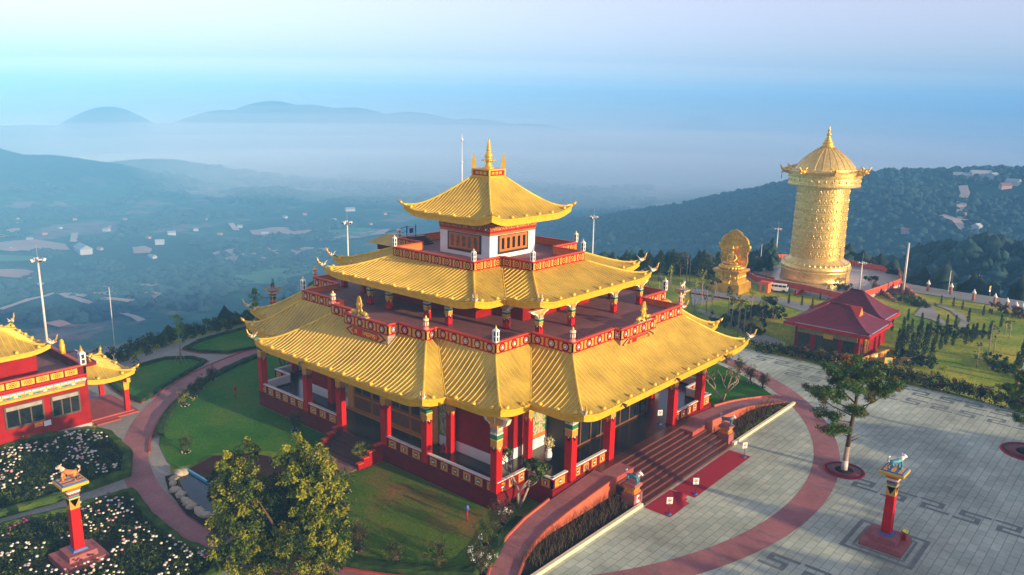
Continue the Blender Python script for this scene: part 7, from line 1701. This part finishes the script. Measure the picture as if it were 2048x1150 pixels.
M['far_dark'] = mat('forest_dark', (0.006, 0.030, 0.030), 0.95, 0, 0.5, 0.03); M['far_mid'] = mat('forest_mid', (0.012, 0.046, 0.044), 0.95, 0, 0.4, 0.03)  # blue of the distant haze is mixed into both forest colours
def grow_wood(name, pxs, n, hr, seed, w=0.34, dmin=None):
    """trees scattered over the ground seen inside a region"""
    rs = np.random.RandomState(seed); P = []; poly = [GT(*p)[:2] for p in pxs]; xs = [p[0] for p in poly]; ys = [p[1] for p in poly]
    X = rs.uniform(min(xs), max(xs), n*6); Y = rs.uniform(min(ys), max(ys), n*6); k = seg_dist(X, Y, poly) < 0; X, Y = X[k][:n], Y[k][:n]; Z = height(X, Y)-0.3
    H = rs.uniform(*hr, len(X)); return cone_tree_batch(np.stack([X, Y, Z], 1), H, H*w*rs.uniform(0.7, 1.2, len(X)), seed, ['far_dark', 'far_mid', 'lf_cyp'], (rs.rand(len(X)) < 0.3)*1+0, name)
def belt(name, poly, n, hr, seed, w=0.33):
    rs = np.random.RandomState(seed); xs = [p[0] for p in poly]; ys = [p[1] for p in poly]
    X = rs.uniform(min(xs), max(xs), n*8); Y = rs.uniform(min(ys), max(ys), n*8); k = seg_dist(X, Y, poly) < 0; X, Y = X[k][:n], Y[k][:n]; Z = height(X, Y)-0.4
    H = rs.uniform(*hr, len(X)); return cone_tree_batch(np.stack([X, Y, Z], 1), H, H*w*rs.uniform(0.7, 1.3, len(X)), seed, ['far_dark', 'far_mid'], (rs.rand(len(X)) < 0.3)*1, name)
def pp(px, py, D): return at_dist(px, py, D)[:2]
belt('woodland', [pp(1150, 500, 172), pp(1200, 500, 177), pp(1330, 500, 178), pp(1480, 500, 180), pp(1550, 500, 196), pp(1560, 500, 216), pp(1330, 500, 204), pp(1150, 500, 198)], 460, (3.0, 6.2), 1, 0.36)
belt('woodland', [pp(1690, 500, 212), pp(1760, 500, 206), pp(1800, 500, 196), pp(1900, 500, 191), pp(2120, 500, 189), pp(2140, 500, 330), pp(1900, 500, 350), pp(1690, 500, 300)], 1300, (4, 8.5), 2, 0.42)
belt('woodland', [(-52, -40), (-52, 20), (-60, 60), (-85, 60), (-90, -40)], 240, (3, 6), 3, 0.4)
# individual conifers in front of the woods
W0 = {}
def single(px, D, top, lab, k, cat='conifer', name='conifer', rnd_=False):
    x, y = pp(px, 520, D); z = hz(x, y); h = max(3.0, at_dist(px, top, D)[2]-z)
    e = empty(name, (x, y, z), k*0.9, lab, cat, 'single trees before the far woods'); b = MB(); b.tube([(0, 0, 0), (0, 0, h*0.6)], [0.16, 0.07], 'bark', 6); b.build('trunk', e)
    rs = random.Random(k); cl = []
    for j in range(46):
        t = (j+0.5)/46; r_ = (h*0.17*(1-t)**0.8 if not rnd_ else h*0.28*math.sqrt(max(0.05, 1-(2*t-0.9)**2)))+0.1; a = j*2.4; cl.append((r_*0.8*math.cos(a), r_*0.8*math.sin(a), h*((0.18 if not rnd_ else 0.45)+(0.8 if not rnd_ else 0.52)*t), 0.3+r_*0.4, 0 if rs.random() < 0.7 else 1))
    leaves(cl, 16, 0.42, ['lf_cyp', 'lf_dark'] if not rnd_ else ['lf_dark', 'lf_olive'], 'crown', e, k, 0.4); return e
ci = [(1225, 174, 505), (1250, 175, 512), (1282, 175, 500), (1300, 176, 508), (1322, 176, 502), (1345, 177, 498), (1362, 176, 505), (1398, 177, 502), (1415, 176, 508), (1436, 178, 503), (1520, 186, 520), (1540, 188, 515), (1745, 205, 520), (1775, 206, 530)]
cl_ = ['farthest left behind the roof tips', 'second from the left behind the roof tips', 'behind the upper pair of roof tips', 'just right of the upper roof tips', 'left of the bare pale trees', 'behind the bare pale trees', 'right of the bare pale trees', 'left of the seated statue', 'close left of the seated statue', 'touching the statue backplate on its left', 'between statue and tower, left one', 'between statue and tower, right one', 'right of the tower base', 'second right of the tower base']
for k, (px, D, top) in enumerate(ci): single(px, D, top, 'dark conifer '+cl_[k], k, rnd_=k in (12, 13, 8, 6), name='conifer' if k not in (12, 13, 8, 6) else 'round_tree', cat='tree')
for k, (px, py, top, l_) in enumerate(((1410, 600, 535, 'brown round crowned tree left of the seated statue'), (1300, 578, 520, 'olive round tree behind the lower right roof tips'), (1528, 655, 600, 'brown leafed tree at the edge of the pavilion lawn'), (1546, 638, 585, 'olive tree before the low red walls'), (1745, 582, 545, 'bushy tree just right of the tower'))):
    g = GT(px, py); e = empty('round_tree', g, k, l_, 'tree', 'broad trees in the lower garden'); D = math.hypot(g[0]-CAM[0], g[1]-CAM[1]); h = at_dist(px, top, D)[2]-g[2]
    tips = branching(e, 60+k, 2, h*0.8, 0.35, 'bark', 0.1, 3, ['lf_olive', 'lf_dark'], 34, 0.4)
# forest on the ridges and through the valley: one stuff mesh per district
def forest(name, n, amin, amax, dmin, dmax, hr, seed, thr=-0.05, w=0.5, cond=None):
    rs = np.random.RandomState(seed); A = rs.uniform(amin, amax, n*3); D = np.sqrt(rs.uniform(dmin**2, dmax**2, n*3))
    px_ = A; q = [pix_dir(p, 400) for p in (0, 1)]
    ang = YAW-np.arctan((px_-1024)/FPX/math.cos(PITCH)); X = CAM[0]+D*np.cos(ang); Y = CAM[1]+D*np.sin(ang)
    k = (vnoise(X, Y, 90)+0.5*vnoise(X, Y, 33) > thr); Z = height(X, Y)
    if cond is not None: k &= cond(X, Y, Z)
    X, Y, Z = X[k][:n], Y[k][:n], Z[k][:n]; H = rs.uniform(*hr, len(X))*(0.8+D[k][:n]/3000)
    return cone_tree_batch(np.stack([X, Y, Z-0.6], 1), H, H*w*rs.uniform(0.7, 1.3, len(X)), seed, ['far_dark', 'far_mid'], np.where(rs.rand(len(X)) < 0.75, 1, 0), name)
forest('slope_forest', 3500, 1050, 2150, 205, 520, (3, 7), 15, -0.45, 0.6)
forest('ridge_forest', 8000, 1150, 2150, 520, 1150, (3, 6.5), 5, -0.45, 0.55, lambda X, Y, Z: Z > -125)
forest('valley_forest', 6500, -60, 1300, 420, 1500, (3, 7), 6, 0.12, 0.8)
forest('valley_forest', 2000, -60, 1300, 1500, 2400, (4, 7), 7, 0.12, 1.0, lambda X, Y, Z: Z < -118)
# ---- fields, tracks and houses of the valley floor
M['field'] = mat('bare_field', (0.40, 0.24, 0.20), 0.95, 0, 0.2, 0.02); M['field_g'] = mat('green_field', (0.05, 0.16, 0.05), 0.95, 0, 0.25, 0.02); M['track'] = mat('pale_track', (0.5, 0.38, 0.30), 0.95, 0, 0.1, 0.02)
def vpatch(pts, m_, name='field', dz=3.0): P = [GT(*p)[:2] for p in pts]; drape(P, dz, m_, name, step=10)
vpatch([(425, 512), (460, 503), (510, 500), (555, 502), (575, 512), (560, 522), (500, 526), (455, 530), (440, 524)], 'field')
vpatch([(500, 466), (540, 460), (590, 459), (625, 466), (600, 473), (540, 476), (505, 473)], 'field'); vpatch([(570, 508), (610, 500), (660, 502), (640, 512), (590, 516)], 'field')
vpatch([(265, 500), (290, 497), (305, 503), (300, 512), (268, 512)], 'field'); vpatch([(270, 575), (310, 570), (330, 585), (318, 612), (305, 600), (285, 590)], 'field')
vpatch([(0, 490), (60, 484), (130, 492), (140, 505), (60, 508), (0, 505)], 'field'); vpatch([(0, 545), (50, 545), (75, 552), (40, 562), (0, 560)], 'field'); vpatch([(0, 470), (30, 460), (42, 462), (30, 475), (0, 480)], 'field')
vpatch([(150, 585), (200, 575), (260, 578), (275, 590), (220, 598), (165, 596)], 'field'); vpatch([(90, 655), (120, 648), (145, 656), (120, 662)], 'field'); vpatch([(640, 480), (720, 470), (780, 462), (770, 472), (700, 482)], 'field')
vpatch([(470, 545), (540, 528), (610, 532), (620, 552), (540, 575), (470, 572)], 'field_g'); vpatch([(0, 515), (60, 517), (90, 520), (50, 528), (0, 528)], 'field_g'); vpatch([(640, 470), (700, 460), (760, 462), (740, 474), (660, 486)], 'field_g')
def track(pts, w, m_='track'):
    P = [GT(*p) for p in pts]; q = []
    for i in range(len(P)-1):
        a, c = Vector(P[i][:2]), Vector(P[i+1][:2]); n = max(2, int((c-a).length/15))
        for j in range(n): q.append(a.lerp(c, j/n))
    L_, R_ = [], []
    for i in range(len(q)):
        d = (q[min(i+1, len(q)-1)]-q[max(i-1, 0)]).normalized(); 
        for lst, s in ((L_, 1), (R_, -1)): x, y = q[i].x-s*d.y*w/2, q[i].y+s*d.x*w/2; lst.append((x, y, hz(x, y)+2.6))
    n = len(q); b = MB(); b.add(L_+R_, [(i, n+i, n+i+1, i+1) for i in range(n-1)], m_); tag(b.build('track'), kind='structure')
track([(0, 625), (60, 605), (118, 588), (160, 596), (240, 605), (290, 612)], 7); track([(150, 470), (148, 486), (140, 490)], 8); track([(462, 450), (478, 468)], 8); track([(1925, 378), (1930, 392), (1922, 410), (1922, 440), (1928, 462)], 7); track([(1882, 440), (1910, 450), (1924, 468), (1940, 474)], 6); track([(60, 560), (140, 600), (270, 640), (300, 660)], 6)
hs = [(37, 445, 1.3, 0), (213, 463, 1.0, 1), (343, 470, 1.2, 1), (297, 478, .8, 2), (320, 490, 1.3, 0), (167, 505, 2.4, 3), (182, 480, .7, 1), (240, 472, .7, 2), (275, 455, .8, 2), (392, 462, .8, 1), (410, 440, .9, 2), (530, 472, 1.1, 0), (515, 485, .8, 1), (668, 442, .8, 0), (700, 422, 1.4, 3), (570, 437, .9, 1), (610, 430, .8, 2), (470, 432, .7, 2), (440, 470, .8, 2), (90, 470, .8, 2), (120, 458, .7, 1), (60, 480, .8, 1), (20, 500, 1.0, 3), (250, 440, .7, 2), (330, 440, .7, 2), (360, 425, .8, 1), (150, 440, .7, 2), (740, 450, .9, 2), (640, 455, .8, 1), (770, 430, .8, 2), (200, 500, .8, 2), (285, 500, .8, 1), (305, 516, 1.0, 3), (480, 455, .8, 1), (220, 455, .7, 2), (1960, 356, 1.5, 3), (1988, 357, 1.2, 3), (1925, 360, 1.4, 3), (1905, 362, 1.0, 2), (2025, 372, 1.2, 1), (2010, 378, 1.1, 2), (1953, 462, 1.0, 0), (1810, 470, .8, 2)]
M['house_w'] = mat('house_white', (0.50, 0.50, 0.50), 0.8, 0, 0.05, 0.1); M['house_p'] = mat('house_pink', (0.50, 0.30, 0.26), 0.8, 0, 0.1, 0.1); M['roof_g'] = mat('roof_grey', (0.32, 0.35, 0.37), 0.6, 0, 0.1, 0.1); M['roof_r'] = mat('roof_rust', (0.30, 0.12, 0.08), 0.8, 0, 0.1, 0.1)
hn = {}
for i, (px, py, s, k) in enumerate(hs):
    g = GT(px, py)
    if k not in hn:
        wl_, rf = (('house_w', 'house_w'), ('house_w', 'roof_g'), ('house_p', 'roof_r'), ('house_w', 'roof_g'))[k]; w, d, h = ((5, 4, 4), (5.5, 4, 3.5), (5, 3.5, 3.2), (7.5, 3.6, 3.2))[k]
        e = empty('house' if k != 3 else 'long_shed', g); b = MB(); b.box(-w, w, -d, d, -2, h, wl_); b.box(-w*0.5, -w*0.1, -d-0.05, -d, 0, h*0.6, 'black'); b.box(w*0.3, w*0.6, -d-0.05, -d, h*0.3, h*0.65, 'black'); b.build('wall', e)
        b = MB(); b.add([(-w-.4, -d-.5, h), (w+.4, -d-.5, h), (w+.4, d+.5, h), (-w-.4, d+.5, h), (-w-.4, 0, h+2.6), (w+.4, 0, h+2.6)], [(0, 1, 5, 4), (2, 3, 4, 5), (1, 2, 5), (3, 0, 4), (3, 2, 1, 0)], rf); b.build('roof', e); hn[k] = (e, tree_of(e)); o = e
    else: o = copy_thing(hn[k][0], g, 0, sub=hn[k][1])
    o.rotation_euler = (0, 0, YAW+math.pi/2+((i*37) % 90-45)/57.3*1.2); ridge = px > 1700; s *= 0.75; o.scale = (s, s, s)
    kd = lambda q_: (0 if q_[1] < 400 else 1) if q_[0] > 1700 else 2+q_[3]
    sm = sorted(q_[0] for q_ in hs if kd(q_) == kd((px, py, s, k))); od = ORD[sm.index(px)]
    tag(o, ('pale building on the skyline of the right ridge' if py < 400 else 'small house on the wooded face of the right ridge' if ridge else ('white gabled house on the valley floor', 'white house with grey roof on the valley floor', 'pinkish rusty roofed house on the valley floor', 'long pale shed on the valley floor')[k])+', %s from the left' % od, 'house' if k != 3 else 'shed', 'houses on the right ridge' if ridge else 'houses scattered on the valley floor')
# tall trees east of the forecourt, outside the picture, that keep the morning sun off the paving
belt('woodland', [(92, -95), (108, -95), (108, 44), (92, 44)], 440, (10.8, 13.4), 12, 0.45)
bpy.context.view_layer.update()
